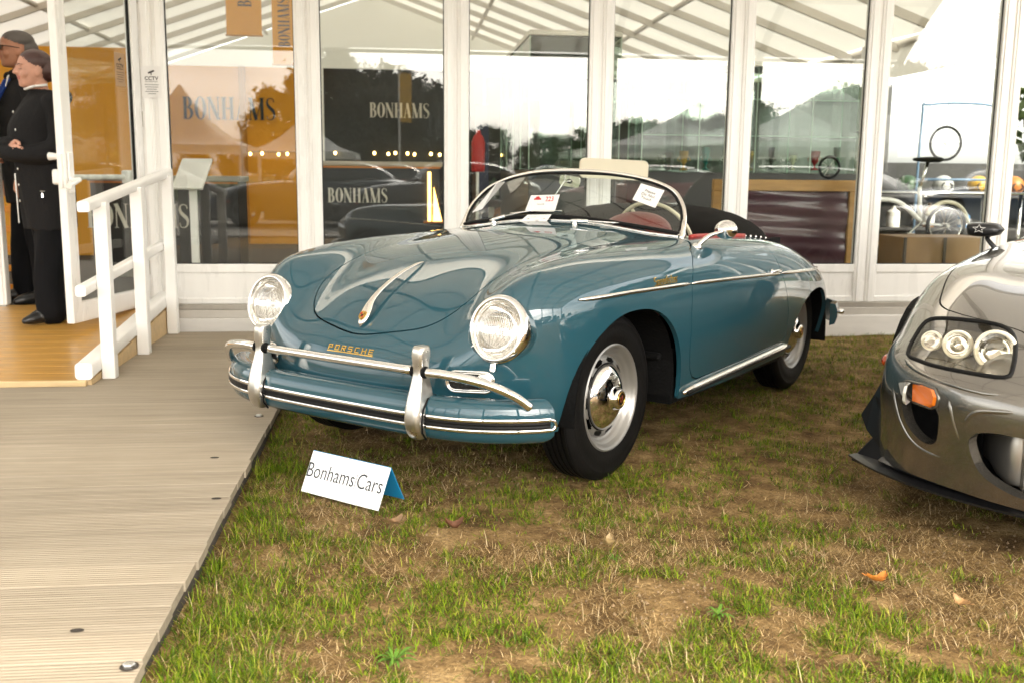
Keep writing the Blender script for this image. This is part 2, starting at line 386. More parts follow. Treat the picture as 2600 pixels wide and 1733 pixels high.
half = [
 # lower lip of the nose, then up the nose, over the wings and back to the tail
 [(.640, 0, .25), (.63, .2, .25), (.58, .4, .25), (.52, .52, .25), (.45, .61, .25), (.37, .68, .25), (.31, .715, .25), (.24, .738, .25), (.17, .752, .25), (.10, .762, .25)],
 [(.690, 0, .35), (.68, .2, .35), (.632, .4, .35), (.57, .53, .352), (.495, .622, .355), (.41, .692, .352), (.335, .727, .345), (.26, .748, .33), (.18, .76, .31), (.06, .768, .25)],
 [(.698, 0, .45), (.688, .2, .45), (.642, .4, .455), (.588, .53, .465), (.52, .625, .468), (.43, .70, .465), (.34, .739, .452), (.25, .76, .425), (.15, .771, .375), (.02, .775, .25)],
 [(.662, 0, .535), (.655, .2, .538), (.618, .4, .548), (.583, .52, .572), (.540, .61, .582), (.445, .70, .58), (.34, .748, .557), (.235, .772, .51), (.12, .782, .43), (-.03, .782, .25)],
 [(.605, 0, .605), (.598, .2, .608), (.558, .4, .622), (.545, .50, .668), (.522, .60, .695), (.44, .70, .68), (.325, .755, .642), (.21, .78, .58), (.08, .79, .47), (-.08, .787, .25)],
 [(.505, 0, .690), (.498, .2, .694), (.455, .4, .706), (.455, .50, .752), (.44, .60, .786), (.38, .70, .757), (.285, .762, .70), (.17, .787, .62), (.02, .796, .49), (-.14, .79, .25)],
 [(.36, 0, .765), (.355, .2, .764), (.33, .4, .768), (.325, .5, .804), (.31, .60, .826), (.26, .705, .80), (.19, .77, .735), (.09, .792, .64), (-.05, .80, .50), (-.2, .793, .25)],
 [(.15, 0, .838), (.148, .2, .832), (.14, .4, .822), (.13, .5, .838), (.12, .60, .852), (.08, .71, .825), (.03, .775, .755), (-.05, .798, .655), (-.16, .805, .51), (-.29, .796, .25)],
 [(-.1, 0, .886), (-.1, .2, .878), (-.1, .4, .857), (-.1, .5, .859), (-.1, .60, .866), (-.12, .715, .837), (-.15, .78, .765), (-.2, .804, .66), (-.28, .81, .51), (-.4, .796, .245)],
 [(-.35, 0, .915), (-.35, .2, .906), (-.35, .4, .881), (-.35, .5, .876), (-.35, .605, .874), (-.36, .72, .845), (-.38, .785, .775), (-.42, .81, .665), (-.48, .815, .51), (-.57, .796, .24)],
 [(-.6, 0, .934), (-.6, .2, .926), (-.6, .4, .901), (-.6, .5, .889), (-.6, .615, .880), (-.61, .725, .85), (-.63, .79, .78), (-.66, .817, .67), (-.70, .82, .51), (-.76, .794, .238)],
 [(-.85, 0, .95), (-.85, .2, .942), (-.85, .4, .915), (-.85, .5, .90), (-.85, .63, .884), (-.855, .732, .855), (-.86, .797, .785), (-.88, .826, .67), (-.90, .826, .51), (-.94, .792, .236)],
 [(-1.2, 0, .95), (-1.2, .2, .94), (-1.2, .4, .915), (-1.2, .52, .893), (-1.2, .64, .873), (-1.2, .738, .845), (-1.2, .804, .775), (-1.2, .834, .665), (-1.2, .834, .51), (-1.2, .791, .238)],
 [(-1.55, 0, .93), (-1.55, .2, .92), (-1.55, .4, .90), (-1.55, .53, .878), (-1.55, .64, .855), (-1.55, .740, .825), (-1.55, .806, .755), (-1.55, .836, .65), (-1.55, .835, .50), (-1.55, .789, .245)],
 [(-1.9, 0, .885), (-1.9, .2, .88), (-1.9, .4, .862), (-1.9, .52, .842), (-1.9, .62, .82), (-1.9, .727, .785), (-1.9, .80, .715), (-1.9, .832, .62), (-1.9, .832, .48), (-1.9, .785, .25)],
 [(-2.2, 0, .82), (-2.2, .2, .815), (-2.2, .4, .798), (-2.2, .50, .782), (-2.2, .60, .758), (-2.2, .70, .72), (-2.2, .775, .655), (-2.2, .808, .57), (-2.2, .81, .45), (-2.2, .77, .26)],
 [(-2.5, 0, .73), (-2.5, .2, .725), (-2.5, .38, .71), (-2.5, .48, .695), (-2.5, .57, .672), (-2.5, .65, .637), (-2.5, .71, .585), (-2.5, .742, .51), (-2.5, .748, .42), (-2.48, .72, .27)],
 [(-2.76, 0, .62), (-2.76, .18, .615), (-2.75, .34, .602), (-2.74, .43, .59), (-2.73, .51, .57), (-2.72, .58, .54), (-2.71, .625, .495), (-2.7, .655, .44), (-2.69, .66, .38), (-2.68, .65, .29)],
 [(-2.94, 0, .50), (-2.94, .17, .497), (-2.92, .32, .488), (-2.90, .40, .48), (-2.88, .47, .465), (-2.86, .52, .445), (-2.84, .555, .42), (-2.82, .575, .39), (-2.81, .585, .35), (-2.80, .58, .30)],
 [(-3.0, 0, .36), (-3.0, .16, .36), (-2.97, .30, .36), (-2.95, .37, .355), (-2.92, .42, .35), (-2.90, .46, .345), (-2.88, .49, .335), (-2.86, .51, .325), (-2.85, .525, .315), (-2.84, .53, .30)],
]
net = [[(x, -y, z) for x, y, z in reversed(r[1:])] + list(r) for r in half]
Q, N = net_surface(net, 250, 190)
if N[125, 95][2] < 0: N = -N; Q = Q[:, ::-1]; N = N[:, ::-1]
sh = Shell.from_grid(Q, N)
full_bvh = BVHTree.FromPolygons([Vector(v) for v in sh.V], sh.F)
def hit(px, py, off=0.):
    """point and normal where the sight line of a pixel meets the roadster's body"""
    p, n, _, _ = full_bvh.ray_cast(CAMc, cray(px, py))
    if p is None: print('MISS', px, py); p, n, _, _ = full_bvh.find_nearest(at(px, py, 0, -.7))
    if n.dot(CAMc - p) < 0: n = -n
    return p + n * off, n
def drop(x, y, z=2., off=0.):
    p, n, _, _ = full_bvh.ray_cast(Vector((x, y, z)), Vector((0, 0, -1))); n = n if n.z > 0 else -n
    return p + n * off, n
def side(x, z, off=0., sgn=1):
    p, n, _, _ = full_bvh.ray_cast(Vector((x, sgn * 2, z)), Vector((0, -sgn, 0))); n = n if n.y * sgn > 0 else -n
    return p + n * off, n

cockpit = sd_poly(round_poly([(-.775, 0), (-.79, .30), (-.83, .53), (-.90, .605), (-1.2, .63), (-1.6, .625), (-1.85, .56), (-1.98, .40), (-2.03, .2), (-2.04, 0), (-2.03, -.2), (-1.98, -.40), (-1.85, -.56), (-1.6, -.625), (-1.2, -.63), (-.90, -.605), (-.83, -.53), (-.79, -.30)]))
def arch(cx, cz, a, b, n=2.25):
    def f(V):
        zz = np.maximum(V[:, 2] - cz, 0); r = (np.abs((V[:, 0] - cx) / a) ** n + np.abs(zz / b) ** n) ** (1 / n)
        return np.where(np.abs(V[:, 1]) > .45, (r - 1) * min(a, b), 1.)
    return f
front_arch = arch(-.045, .27, .392, .385, 2.3); rear_arch = arch(-2.09, .27, .36, .295, 2.3)
hood_p = sd_poly(round_poly([(.637, 0), (.622, .14), (.593, .245), (.55, .312), (.49, .358), (.41, .385), (.25, .395), (0, .398), (-.35, .392), (-.55, .37), (-.61, .30), (-.625, .15), (-.625, 0), (-.625, -.15), (-.61, -.30), (-.55, -.37), (-.35, -.392), (0, -.398), (.25, -.395), (.41, -.385), (.49, -.358), (.55, -.312), (.593, -.245), (.622, -.14)], 4))
door_p = sd_poly([(-.86, .98), (-.74, .875), (-.63, .846), (-.555, .79), (-.505, .72), (-.492, .60), (-.495, .45), (-.513, .36), (-.545, .318), (-.60, .303), (-1.1, .312), (-1.58, .325), (-1.64, .34), (-1.655, .37), (-1.62, .48), (-1.555, .60), (-1.49, .70), (-1.455, .80), (-1.46, .98)])
sh = sh.cut(lambda V: cockpit(V[:, 0], V[:, 1]))[1]
sh = sh.cut(front_arch)[1]; sh = sh.cut(rear_arch)[1]
def lamp_hole(V):
    d = np.full(len(V), 1.)
    for sg in (1, -1):
        c, ax = lamp_axis(sg); w_ = V - np.array(c); h_ = w_ @ np.array(ax); rr = np.sqrt(np.maximum((w_ ** 2).sum(1) - h_ ** 2, 0)); d = np.where((np.abs(h_) < .2) & (V[:, 1] * sg > 0), np.minimum(d, rr - .1095), d)
    return d
def lamp_axis(sg):
    ax = Vector((math.cos(R(14)), 0, math.sin(R(14)))); return Vector((.553, .572 * sg, .632)), Matrix.Rotation(R(3 * sg), 3, 'Z') @ ax
sh = sh.cut(lamp_hole)[1]
hood, sh = sh.gap(lambda V: np.where(V[:, 2] > .5, hood_p(V[:, 0], V[:, 1]), 1.), .0022)
door, sh = sh.gap(lambda V: np.maximum(door_p(V[:, 0], V[:, 2]), .55 - np.abs(V[:, 1])), .0022)
def side_of(S, sgn):
    return Shell(S.V, S.N, [f for f in S.F if S.V[f[0]][1] * sgn > 0])
sh.build('body', blue, roadster, .02)
hd = hood.build('hood', blue, roadster, .015)
doors = [side_of(door, s).build('door', blue, roadster, .02) for s in (1, -1)]

# wheel housings, underbody, cabin tub
mb = MB()
for sgn in (1, -1):
    for cx, cz, a, b in ((-.045, .27, .40, .392), (-2.09, .27, .368, .302)):
        prof = [(cx + a * (abs(math.cos(t)) ** .87) * (1 if math.cos(t) > 0 else -1), cz + b * abs(math.sin(t)) ** .87) for t in [math.pi * k / 24 for k in range(25)]]
        prof = [(cx + a - .02, .265)] + prof + [(cx - a, .22)]
        G = [[(x, sgn * y, z) for x, z in prof] for y in (.768, .70, .44)]
        mb.grid(G); mb.add([(x, sgn * .44, z) for x, z in prof], [tuple(range(len(prof)))])
mb.box((-2.6, -.52, .20), (.40, .50, .26)); mb.box((-1.72, -.76, .215), (-.43, .76, .25))
mb.box((-.43, -.765, .22), (-.44 - .02, -.5, .45)); mb.box((-.45, .5, .22), (-.43, .765, .45))
for sgn in (1, -1):   # pressed ribs on the housing wall behind the front wheel
    mb.bbox((-.425, sgn * .62 - .1, .52), (-.38, sgn * .62 + .1, .555), .008); mb.bbox((-.43, sgn * .62 - .1, .40), (-.40, sgn * .62 + .1, .43), .008)
mb.box((-2.7, -.4, .26), (-2.45, .4, .5)); mb.tube([(-2.1, -.6, .31), (-2.1, .6, .31)], .035); mb.tube([(0, -.6, .30), (0, .6, .30)], .03)
mb.build('underbody', under, roadster)
mb = MB(); mb.box((-1.95, -.62, .262), (-.5, .62, .285)); mb.box((-.52, -.6, .285), (-.49, .6, .88)); mb.box((-1.98, -.6, .285), (-1.94, .6, .80))
for s in (1, -1): mb.box((-1.9, s * .655 - .015, .285), (-.55, s * .655 + .015, .84))
mb.build('cabin_tub', carpet, roadster)

# ---- wheels
def make_wheel():
    root = thing('wheel', None, None)
    ty = MB()
    prof = [(.198, -.055), (.205, -.070), (.225, -.078), (.262, -.082), (.290, -.078), (.308, -.068), (.318, -.058)]
    tread = []
    for k, (a, b) in enumerate(((-.056, -.036), (-.032, -.012), (-.008, .010), (.014, .034), (.038, .056))):
        tread += [(.313, a), (.3225, a + .002), (.3225, b - .002), (.313, b)]
    prof = prof + tread + [(.318, .058), (.308, .068), (.290, .078), (.285, .0785), (.283, .0775), (.262, .082), (.225, .078), (.205, .070), (.198, .055)]
    Mx = Matrix.Rotation(R(-90), 4, 'X')     # local z -> +y
    ty.lathe(prof, 72, Mx); ty.build('tyre', tyre_m, root, angle=40)
    rm = MB()
    rim = [(.150, -.06), (.178, -.065), (.196, -.068), (.203, -.06), (.198, -.04), (.185, -.02), (.178, .01), (.180, .032), (.190, .042), (.193, .058), (.203, .062), (.2085, .067), (.2085, .073), (.203, .0765), (.197, .0735), (.190, .066), (.186, .056), (.181, .050), (.175, .046), (.171, .040), (.167, .034), (.160, .030)]
    rm.lathe(rim, 64, Mx)
    # disc with ventilation slots: radial grid that leaves holes out
    seg = 120; rings = [(.160, .030), (.153, .035), (.147, .0375), (.141, .0395), (.134, .0415), (.127, .0425), (.120, .042), (.110, .0415), (.05, .040)]
    for k in range(seg):
        a0, a1 = 2 * math.pi * k / seg, 2 * math.pi * (k + 1) / seg
        for i in range(len(rings) - 1):
            ph = (k % 12); hole = (3 <= ph <= 8 and i in (1, 2, 3)) or (2 <= ph <= 9 and i == 2)
            if hole: continue
            V = []
            for r, h in (rings[i], rings[i + 1]):
                for a in (a0, a1): V.append(Mx @ Vector((r * math.cos(a), r * math.sin(a), h)))
            rm.add(V, [(0, 1, 3, 2)])
    rm.build('rim', steel, root, angle=50)
    Hx = Mx @ Matrix.Translation((0, 0, .0235))
    hc = MB(); hc.lathe([(.124, .018), (.1285, .024), (.127, .029), (.121, .034), (.108, .043), (.090, .052), (.070, .059), (.054, .0625), (.046, .064), (.0435, .067), (.0415, .080), (.038, .0885), (.034, .0912), (.027, .0912)], 56, Hx)
    cap = hc.build('hubcap', chrome, root, smooth=True); e = MB(); e.lathe([(.1335, .0172), (.1325, .0195), (.1275, .0205)], 56, Hx); e.build('hubcap_seam', under, cap, smooth=True)
    e = MB(); e.lathe([(.0275, .090), (.0275, .0925), (.0245, .0935), (.0235, .0915)], 32, Hx); e.build('emblem_ring', gold, cap, smooth=True)
    e = MB(); e.lathe([(.0245, .0905), (.001, .0915)], 32, Hx); e.build('emblem_disc', black, cap, smooth=True)
    e = MB(); Me = Hx @ Matrix.Translation((0, 0, .0916))
    shield = [(-.013, -.013), (.013, -.013), (.0135, .002), (.010, .010), (0, .0165), (-.010, .010), (-.0135, .002)]
    e.prism(shield, 0, .0012, Me); e.build('crest', gold, cap)
    e = MB()
    for (a, b, c, d) in ((-.011, -.011, -.002, -.002), (.002, .001, .010, .007), (.002, -.011, .011, -.009), (-.011, .001, -.002, .004)): e.box((a, b, .0013), (c, d, .002), Me)
    e.build('crest_field', red_l, cap)
    dm = MB(); dm.lathe([(.155, -.03), (.02, -.03)], 24, Mx); dm.lathe([(.12, -.028), (.12, -.08), (.03, -.08)], 24, Mx); dm.build('brake_drum', under, root)
    return root
w0 = make_wheel(); first = True
for x, y, st in ((0, .648, 0), (-2.1, .632, 0), (0, -.648, 0), (-2.1, -.632, 0)):
    o = w0 if first else copy_tree(w0); first = False
    o.parent = roadster; o.location = (x, y, .315); o.rotation_euler = (0, R(random.uniform(0, 60)), 0 if y > 0 else math.pi)

# ---- headlamps
def headlamp(sgn):
    ax = Vector((math.cos(R(14)), 0, math.sin(R(14)))); ax = Matrix.Rotation(R(3 * sgn), 3, 'Z') @ ax
    c = Vector((.553, .572 * sgn, .632)); M = frame(c, Vector((0, 1, 0)), None, ax)
    root = thing('headlamp', None, None, parent=roadster)
    b = MB(); b.lathe([(.106, -.11), (.110, -.075), (.119, -.03), (.1205, -.012), (.119, -.002), (.114, .006), (.107, .009), (.102, .0075), (.0985, .003), (.097, -.004)], 64, M); b.build('bezel', chrome, root, smooth=True)
    b = MB(); b.lathe([(.097, .0), (.085, .012), (.068, .021), (.045, .029), (.022, .0335), (.0005, .035)], 48, M); b.build('cover_glass', lens_g, root, smooth=True)
    b = MB(); b.lathe([(.098, -.002), (.0965, -.012), (.093, -.018), (.0915, -.018)], 48, M); b.build('inner_ring', mat('lamp_bowl', (.7, .68, .62), .25, .9), root, smooth=True)
    b = MB(); b.lathe([(.093, -.020), (.091, -.014), (.080, -.008), (.058, -.001), (.03, .004), (.0005, .006)], 48, M)
    sb = b.build('sealed_beam', lens_g, root, smooth=True)
    b = MB()
    for k in range(-10, 11):   # fluting of the lens
        x = k * .0080; hh = math.sqrt(max(.0862 ** 2 - x * x, 1e-5)); pts = []
        for q in range(9):
            y = -hh + 2 * hh * q / 8; r = math.hypot(x, y); z = .0055 - .0165 * (r / .087) ** 2
            pts.append(M @ Vector((x, y, z)))
        b.tube(pts, .0011, 4)
    b.build('fluting', mat('flute_glass', (.75, .75, .72), .1, 0, trans=.7), sb)
    b = MB(); b.lathe([(.092, -.018), (.082, -.038), (.06, -.058), (.03, -.072), (.0005, -.076)], 40, M); b.build('reflector', mat('reflector_bowl', (.9, .89, .86), .07, 1.), root, smooth=True)
    b = MB(); b.lathe([(.0005, -.02), (.012, -.022), (.016, -.03), (.013, -.045)], 16, M); b.build('bulb_shield', chrome, root, smooth=True)
    for a in (R(-38), R(-142)):
        b = MB(); b.lathe([(.0045, 0), (.004, .003), (.0005, .004)], 10, M @ Matrix.Translation((.1105 * math.cos(a), .1105 * math.sin(a), .0065))); b.build('screw', chrome, root, smooth=True)
    b = MB(); b.bbox((-.011, -.017, 0), (.011, .012, .012), .003, M @ Matrix.Translation((.0, -.128, -.016))); cl = b.build('bezel_clip', chrome, root)
    b = MB(); b.lathe([(.004, .012), (.004, .015), (.0005, .016)], 8, M @ Matrix.Translation((0, -.131, -.016))); b.build('clip_screw', satin, cl)
headlamp(1); headlamp(-1)
# ------------------------------------------------------------------ roadster: brightwork, glass, cabin
def loft(mb, secs, cap=True):
    n = len(secs[0]); b = len(mb.v); V = [p for s in secs for p in s]
    Fc = [(i * n + j, i * n + (j + 1) % n, (i + 1) * n + (j + 1) % n, (i + 1) * n + j) for i in range(len(secs) - 1) for j in range(n)]
    if cap: Fc += [tuple(range(n - 1, -1, -1)), tuple((len(secs) - 1) * n + j for j in range(n))]
    mb.add(V, Fc); return mb
def rrect(w, h, r, n=4):
    P = []
    for cx, cy, a0 in ((w / 2 - r, h / 2 - r, 0), (-w / 2 + r, h / 2 - r, 90), (-w / 2 + r, -h / 2 + r, 180), (w / 2 - r, -h / 2 + r, 270)):
        for k in range(n + 1): a = R(a0 + 90 * k / n); P.append((cx + r * math.cos(a), cy + r * math.sin(a)))
    return P
bump_plan = spline([(.535, -.80), (.60, -.755), (.683, -.655), (.737, -.54), (.762, -.41), (.773, -.25), (.776, 0), (.773, .25), (.762, .41), (.737, .54), (.683, .655), (.60, .755), (.535, .80)], 6)
def along(plan, prof, mb, shrink=None, cap=True):
    """sweep a (outward, height) profile along a plan curve"""
    n = len(plan); secs = []
    for i, p in enumerate(plan):
        t = plan[min(i + 1, n - 1)] - plan[max(i - 1, 0)]; t = t / np.linalg.norm(t); o = np.array([t[1], -t[0]])
        if o[0] < 0: o = -o
        k = 1. if shrink is None else shrink(i / (n - 1))
        secs.append([(p[0] + o[0] * a * k, p[1] + o[1] * a * k, .33 + (b - .33) * (.55 + .45 * k)) for a, b in prof])
    return loft(mb, secs, cap)
endr = lambda t: min(1., max(.15, (1 - (1 - min(t, 1 - t) / .035) ** 2) ** .5 if min(t, 1 - t) < .035 else 1.))
bumper = thing('front_bumper', None, None, parent=roadster)
mb = MB(); blade = [(-.075, .405), (-.06, .412), (-.03, .410), (-.012, .400), (-.004, .385), (0, .365), (.002, .345), (.002, .315), (-.002, .295), (-.012, .275), (-.03, .262), (-.05, .258), (-.055, .27), (-.03, .29), (-.02, .33), (-.03, .385), (-.06, .395)]
along(bump_plan, blade, mb, endr); mb.build('bumper_blade', blue, bumper, angle=50)
inner = bump_plan[2:-2]
mb = MB(); along(inner, [(.003, .354), (.007, .355), (.009, .351), (.009, .344), (.007, .341), (.003, .341)], mb); along(inner, [(.003, .319), (.007, .319), (.009, .316), (.009, .309), (.007, .306), (.003, .306)], mb)
for e, f in ((0, -1), (len(inner) - 1, 1)):
    p = inner[e]; t = (inner[1] - inner[0]) if e == 0 else (inner[-1] - inner[-2]); t /= np.linalg.norm(t); q = t * f
    o = np.array([t[1], -t[0]]); o = o if o[0] > 0 else -o
    pts = [(p[0] + o[0] * .006 + q[0] * .02 * math.cos(R(a)) * f * f, p[1] + o[1] * .006 + q[1] * .02 * math.cos(R(a)), .330 + .018 * math.sin(R(a))) for a in range(-90, 91, 15)]
    mb.tube(pts, .0062, 8)
mb.build('bumper_strip', chrome, bumper, angle=60)
mb = MB(); along(inner, [(.002, .342), (.0065, .341), (.0085, .3355), (.0065, .3325), (.0065, .3275), (.0085, .3245), (.0065, .319), (.002, .318)], mb); mb.build('strip_rubber', rubber, bumper, angle=60)
def guard(yc):
    root = thing('bumper_guard', None, None, parent=bumper)
    S = [(.582, .722, .756, .036), (.579, .716, .766, .044), (.562, .712, .773, .0475), (.530, .715, .773, .045), (.500, .718, .770, .043), (.465, .715, .776, .046), (.425, .705, .789, .054), (.385, .70, .801, .061), (.345, .70, .808, .065), (.312, .70, .806, .063), (.285, .71, .796, .056), (.268, .725, .782, .044), (.262, .74, .768, .026)]
    mb = MB(); secs = []
    for z, x0, x1, wd in S:
        secs.append([((x0 + x1) / 2 + a, yc + b, z) for a, b in rrect(x1 - x0, wd, min(wd, x1 - x0) * .33, 5)])
    secs = [[tuple(np.array(p)) for p in s] for s in secs]; fine = []
    A = np.array(secs); t = np.arange(len(S)) * 1.; fine = nat_spline(t, A, np.linspace(0, len(S) - 1, 40))
    loft(mb, [[tuple(p) for p in s] for s in fine]); o = mb.build('guard_casting', satin, root, smooth=True)
    mb = MB()
    for z in np.linspace(.285, .395, 2): pass
    sec = [(x, yc + .042 * s, z) for s in (1,) for x, z in ()]
    for s in (1, -1):   # rubber seam where the casting meets the blade
        mb.tube([(.70, yc + s * .0295, .41), (.745, yc + s * .0315, .403), (.772, yc + s * .033, .37), (.781, yc + s * .034, .33), (.775, yc + s * .031, .29), (.75, yc + s * .026, .262)], .0035, 6)
    mb.build('guard_seal', rubber, root)
for yc in (.393, -.393): guard(yc)
mid_tube = spline([(.752, -.365, .495), (.755, 0, .495), (.752, .365, .495)], 6)
mb = MB(); mb.tube(mid_tube, .0165, 14); mb.build('overrider_bar', chrome, bumper, smooth=True)
for s in (1, -1):
    pts = spline([(.752, .422 * s, .495), (.742, .50 * s, .494), (.722, .585 * s, .485), (.688, .655 * s, .465), (.648, .708 * s, .435), (.615, .738 * s, .402), (.603, .747 * s, .388)], 5)
    mb = MB(); mb.tube(pts, [.0165] * (len(pts) - 4) + [.0163, .0155, .0135, .009], 14); mb.build('overrider_bar', chrome, bumper, smooth=True)
    for yb in (.369, .417): mb = MB(); mb.tube([(.752, yb * s - .004, .495), (.752, yb * s + .004, .495)], .0205, 14); mb.build('bar_grommet', rubber, bumper)
    p, n = full_bvh.ray_cast(Vector((2, .47 * s, .44)), Vector((-1, 0, 0)))[:2]
    mb = MB(); mb.tube([(.74, .50 * s, .488), (p.x + .02, .485 * s, .465), (p.x - .01, .475 * s, .45)], [.009, .011, .016], 10); mb.build('bar_bracket', rubber, bumper, smooth=True)
    mb = MB(); mb.tube([(.60, .30 * s, .32), (.765, .36 * s, .33)], .02, 8); mb.build('bumper_iron', under, bumper)

# horn grilles with the small round lamps
for s in (1, -1):
    root = thing('horn_grille', None, None, parent=roadster)
    p, n = hit(1194, 968) if s == 1 else (None, None)
    if s == 1: gp, gn = p, n
    p = Vector((gp.x, gp.y * s, gp.z)); n = Vector((gn.x, gn.y * s, gn.z)); t = Vector((0, 0, 1)).cross(n); M = frame(p, t, None, n)
    out = rrect(.155, .058, .026, 6)
    mb = MB(); mb.prism(out, -.01, .003, M); mb.build('grille_recess', black, root)
    mb = MB(); mb.tube([M @ Vector((a, b, .004)) for a, b in rrect(.155, .058, .026, 6)], .0035, 8, closed=True); mb.tube([M @ Vector((a, b, .003)) for a, b in rrect(.168, .072, .033, 6)], .0045, 8, closed=True); r_ = mb.build('grille_surround', chrome, root, smooth=True)
    for k in range(9):
        x = -.065 + .0125 * k; mb = MB(); mb.box((x - .0022, -.022, .001), (x + .0022, .022, .006), M); mb.build('grille_bar', black, root)
    M2 = M @ Matrix.Translation((.048 * s, .004, .006))
    mb = MB(); mb.lathe([(.027, -.01), (.028, .004), (.026, .009), (.022, .010)], 28, M2); mb.build('lamp_ring', chrome, root, smooth=True)
    mb = MB(); mb.lathe([(.022, .010), (.0195, .018), (.018, .0165), (.0155, .024), (.014, .0225), (.011, .030), (.0095, .028), (.0065, .034), (.0005, .035)], 28, M2); mb.build('lamp_lens', mat('ribbed_lens', (.68, .66, .6), .15, .3), root, smooth=True)

# bonnet handle with its crest
handle = thing('bonnet_handle', None, None, parent=roadster)
hx = [(.618, .0, .003, .004), (.611, .012, .009, .010), (.597, .021, .012, .013), (.578, .024, .016, .0145), (.560, .020, .022, .0135), (.540, .0145, .026, .012), (.51, .0115, .027, .0105), (.46, .0095, .025, .009), (.40, .0085, .022, .008), (.34, .008, .018, .007), (.29, .007, .012, .006), (.262, .005, .006, .004), (.252, .002, .002, .002)]
secs = []
for x, wd, lift, th in hx:
    p, n = drop(x, 0); tdir = Vector((n.z, 0, -n.x)); c = p + n * lift; k = []
    for a in range(12):
        q = 2 * math.pi * a / 12; k.append(tuple(c + Vector((0, 1, 0)) * (max(wd, .0015) * math.cos(q)) + n * (th * math.sin(q) * (.8 if math.sin(q) > 0 else .5))))
    secs.append(k)
A = nat_spline(np.arange(len(secs)) * 1., np.array(secs), np.linspace(0, len(secs) - 1, 44)); mb = MB(); loft(mb, [[tuple(p) for p in s] for s in A]); mb.build('grip', mat('polished_alloy', (.78, .74, .68), .16, 1.), handle, smooth=True)
p, n = drop(.592, 0); M = frame(p + n * .0235, Vector((0, 1, 0)), None, n + Vector((.05, 0, -.02)))
shield = [(-.0135, .016), (-.005, .0185), (0, .0175), (.005, .0185), (.0135, .016), (.0145, 0), (.0105, -.011), (0, -.019), (-.0105, -.011), (-.0145, 0)]
mb = MB(); mb.prism(shield, 0, .003, M); cr = mb.build('crest', gold, handle)
mb = MB()
for a, b, c_, d in ((-.0115, .003, -.002, .013), (.002, -.011, .0085, -.001)):
    for q in range(3): mb.box((a + (c_ - a) * q / 3, b, .0031), (a + (c_ - a) * (q + .55) / 3, d, .0037), M)
mb.build('crest_stripe', mat('crest_red', (.4, .02, .015), .3), cr)
mb = MB()
for a, b, c_, d in ((.0045, .004, .0105, .006), (.004, .009, .0115, .0105), (-.010, -.004, -.003, -.002), (-.008, -.009, -.003, -.0075)): mb.box((a, b, .0031), (c_, d, .0038), M)
mb.prism([(-.004, .005), (.004, .005), (.004, -.001), (0, -.0055), (-.004, -.001)], .0031, .004, M); mb.build('crest_mark', black, cr)

# lettering wrapped onto the body
_SQ = {'P': [[(0, 0), (0, 1), (.95, 1), (.95, .45), (0, .45)]], 'O': [[(0, .02), (0, 1), (1, 1), (1, 0), (0, 0)]], 'R': [[(0, 0), (0, 1), (.95, 1), (.95, .48), (0, .48)], [(.4, .48), (1, 0)]],
       'S': [[(1, 1), (.08, 1), (0, .9), (0, .6), (.08, .52), (.92, .5), (1, .4), (1, .1), (.92, 0), (0, 0)]], 'C': [[(1, 1), (.1, 1), (0, .9), (0, .1), (.1, 0), (1, 0)]], 'H': [[(0, 0), (0, 1)], [(1, 0), (1, 1)], [(0, .5), (1, .5)]],
       'E': [[(1, 1), (0, 1), (0, 0), (1, 0)], [(0, .5), (.9, .5)]],
       'p': [[(0, -.4), (0, .62), (.85, .62), (.85, 0), (0, 0)]], 'e': [[(0, .32), (.85, .32), (.85, .62), (0, .62), (0, 0), (.9, 0)]], 'd': [[(.85, 1), (.85, 0), (0, 0), (0, .62), (.85, .62)]],
       's': [[(.85, .62), (0, .62), (0, .33), (.85, .31), (.85, 0), (0, 0)]], 't': [[(.3, .95), (.3, 0), (.8, 0)], [(0, .62), (.75, .62)]], 'r': [[(0, 0), (0, .62), (.7, .62)]]}
def badge(name, s, M, wd, ht, adv, th, m, parent, shear=0., bar=True, depth=.003):
    mb = MB(); x = 0.; tot = adv * (len(s) - 1) + wd
    strokes = []
    for c in s:
        for pl in _SQ[c]: strokes.append(([(x + a * wd + shear * b * ht, b * ht) for a, b in pl], [th] * len(pl)))
        x += adv
    if bar: strokes.append(([(-.1 * wd, -.0 * ht - th * 1.6), (tot + .1 * wd, -th * 1.6)], [th, th]))
    for k, (pts, ws) in enumerate(strokes):
        P = []
        for i in range(len(pts) - 1):   # subdivide so that it follows the panel
            for q in range(4): t = q / 4; P.append((pts[i][0] * (1 - t) + pts[i + 1][0] * t, pts[i][1] * (1 - t) + pts[i + 1][1] * t))
        P.append(pts[-1])
        # miter-free: square brush
        for i in range(len(P) - 1):
            a, b = Vector((*P[i], 0)), Vector((*P[i + 1], 0)); t = (b - a).normalized(); a2 = a - t * th / 2; b2 = b + t * th / 2; nq = Vector((-t.y, t.x, 0)) * th / 2
            c4 = [a2 + nq, a2 - nq, b2 - nq, b2 + nq]; V = []
            for hgt in (-.001, depth + .00004 * ((i + k) % 7)):
                for v in c4:
                    wv = M @ (v - Vector((tot / 2, ht / 2, 0))); loc, nn, _, _ = full_bvh.find_nearest(wv)
                    if nn.dot(M.to_3x3() @ Vector((0, 0, 1))) < 0: nn = -nn
                    V.append(loc + nn * hgt)
            mb.add(V, [(4, 5, 6, 7), (0, 1, 5, 4), (1, 2, 6, 5), (2, 3, 7, 6), (3, 0, 4, 7)])
    return mb.build(name, m, parent)
pa, na = hit(840, 884); pb, nb = hit(950, 896)
pa.z = pb.z = (pa.z + pb.z) / 2; ya = (pb.y - pa.y) / 2
pc, nc = full_bvh.ray_cast(Vector((2, 0, pa.z + .004)), Vector((-1, 0, 0)))[:2]; nc = nc if nc.x > 0 else -nc
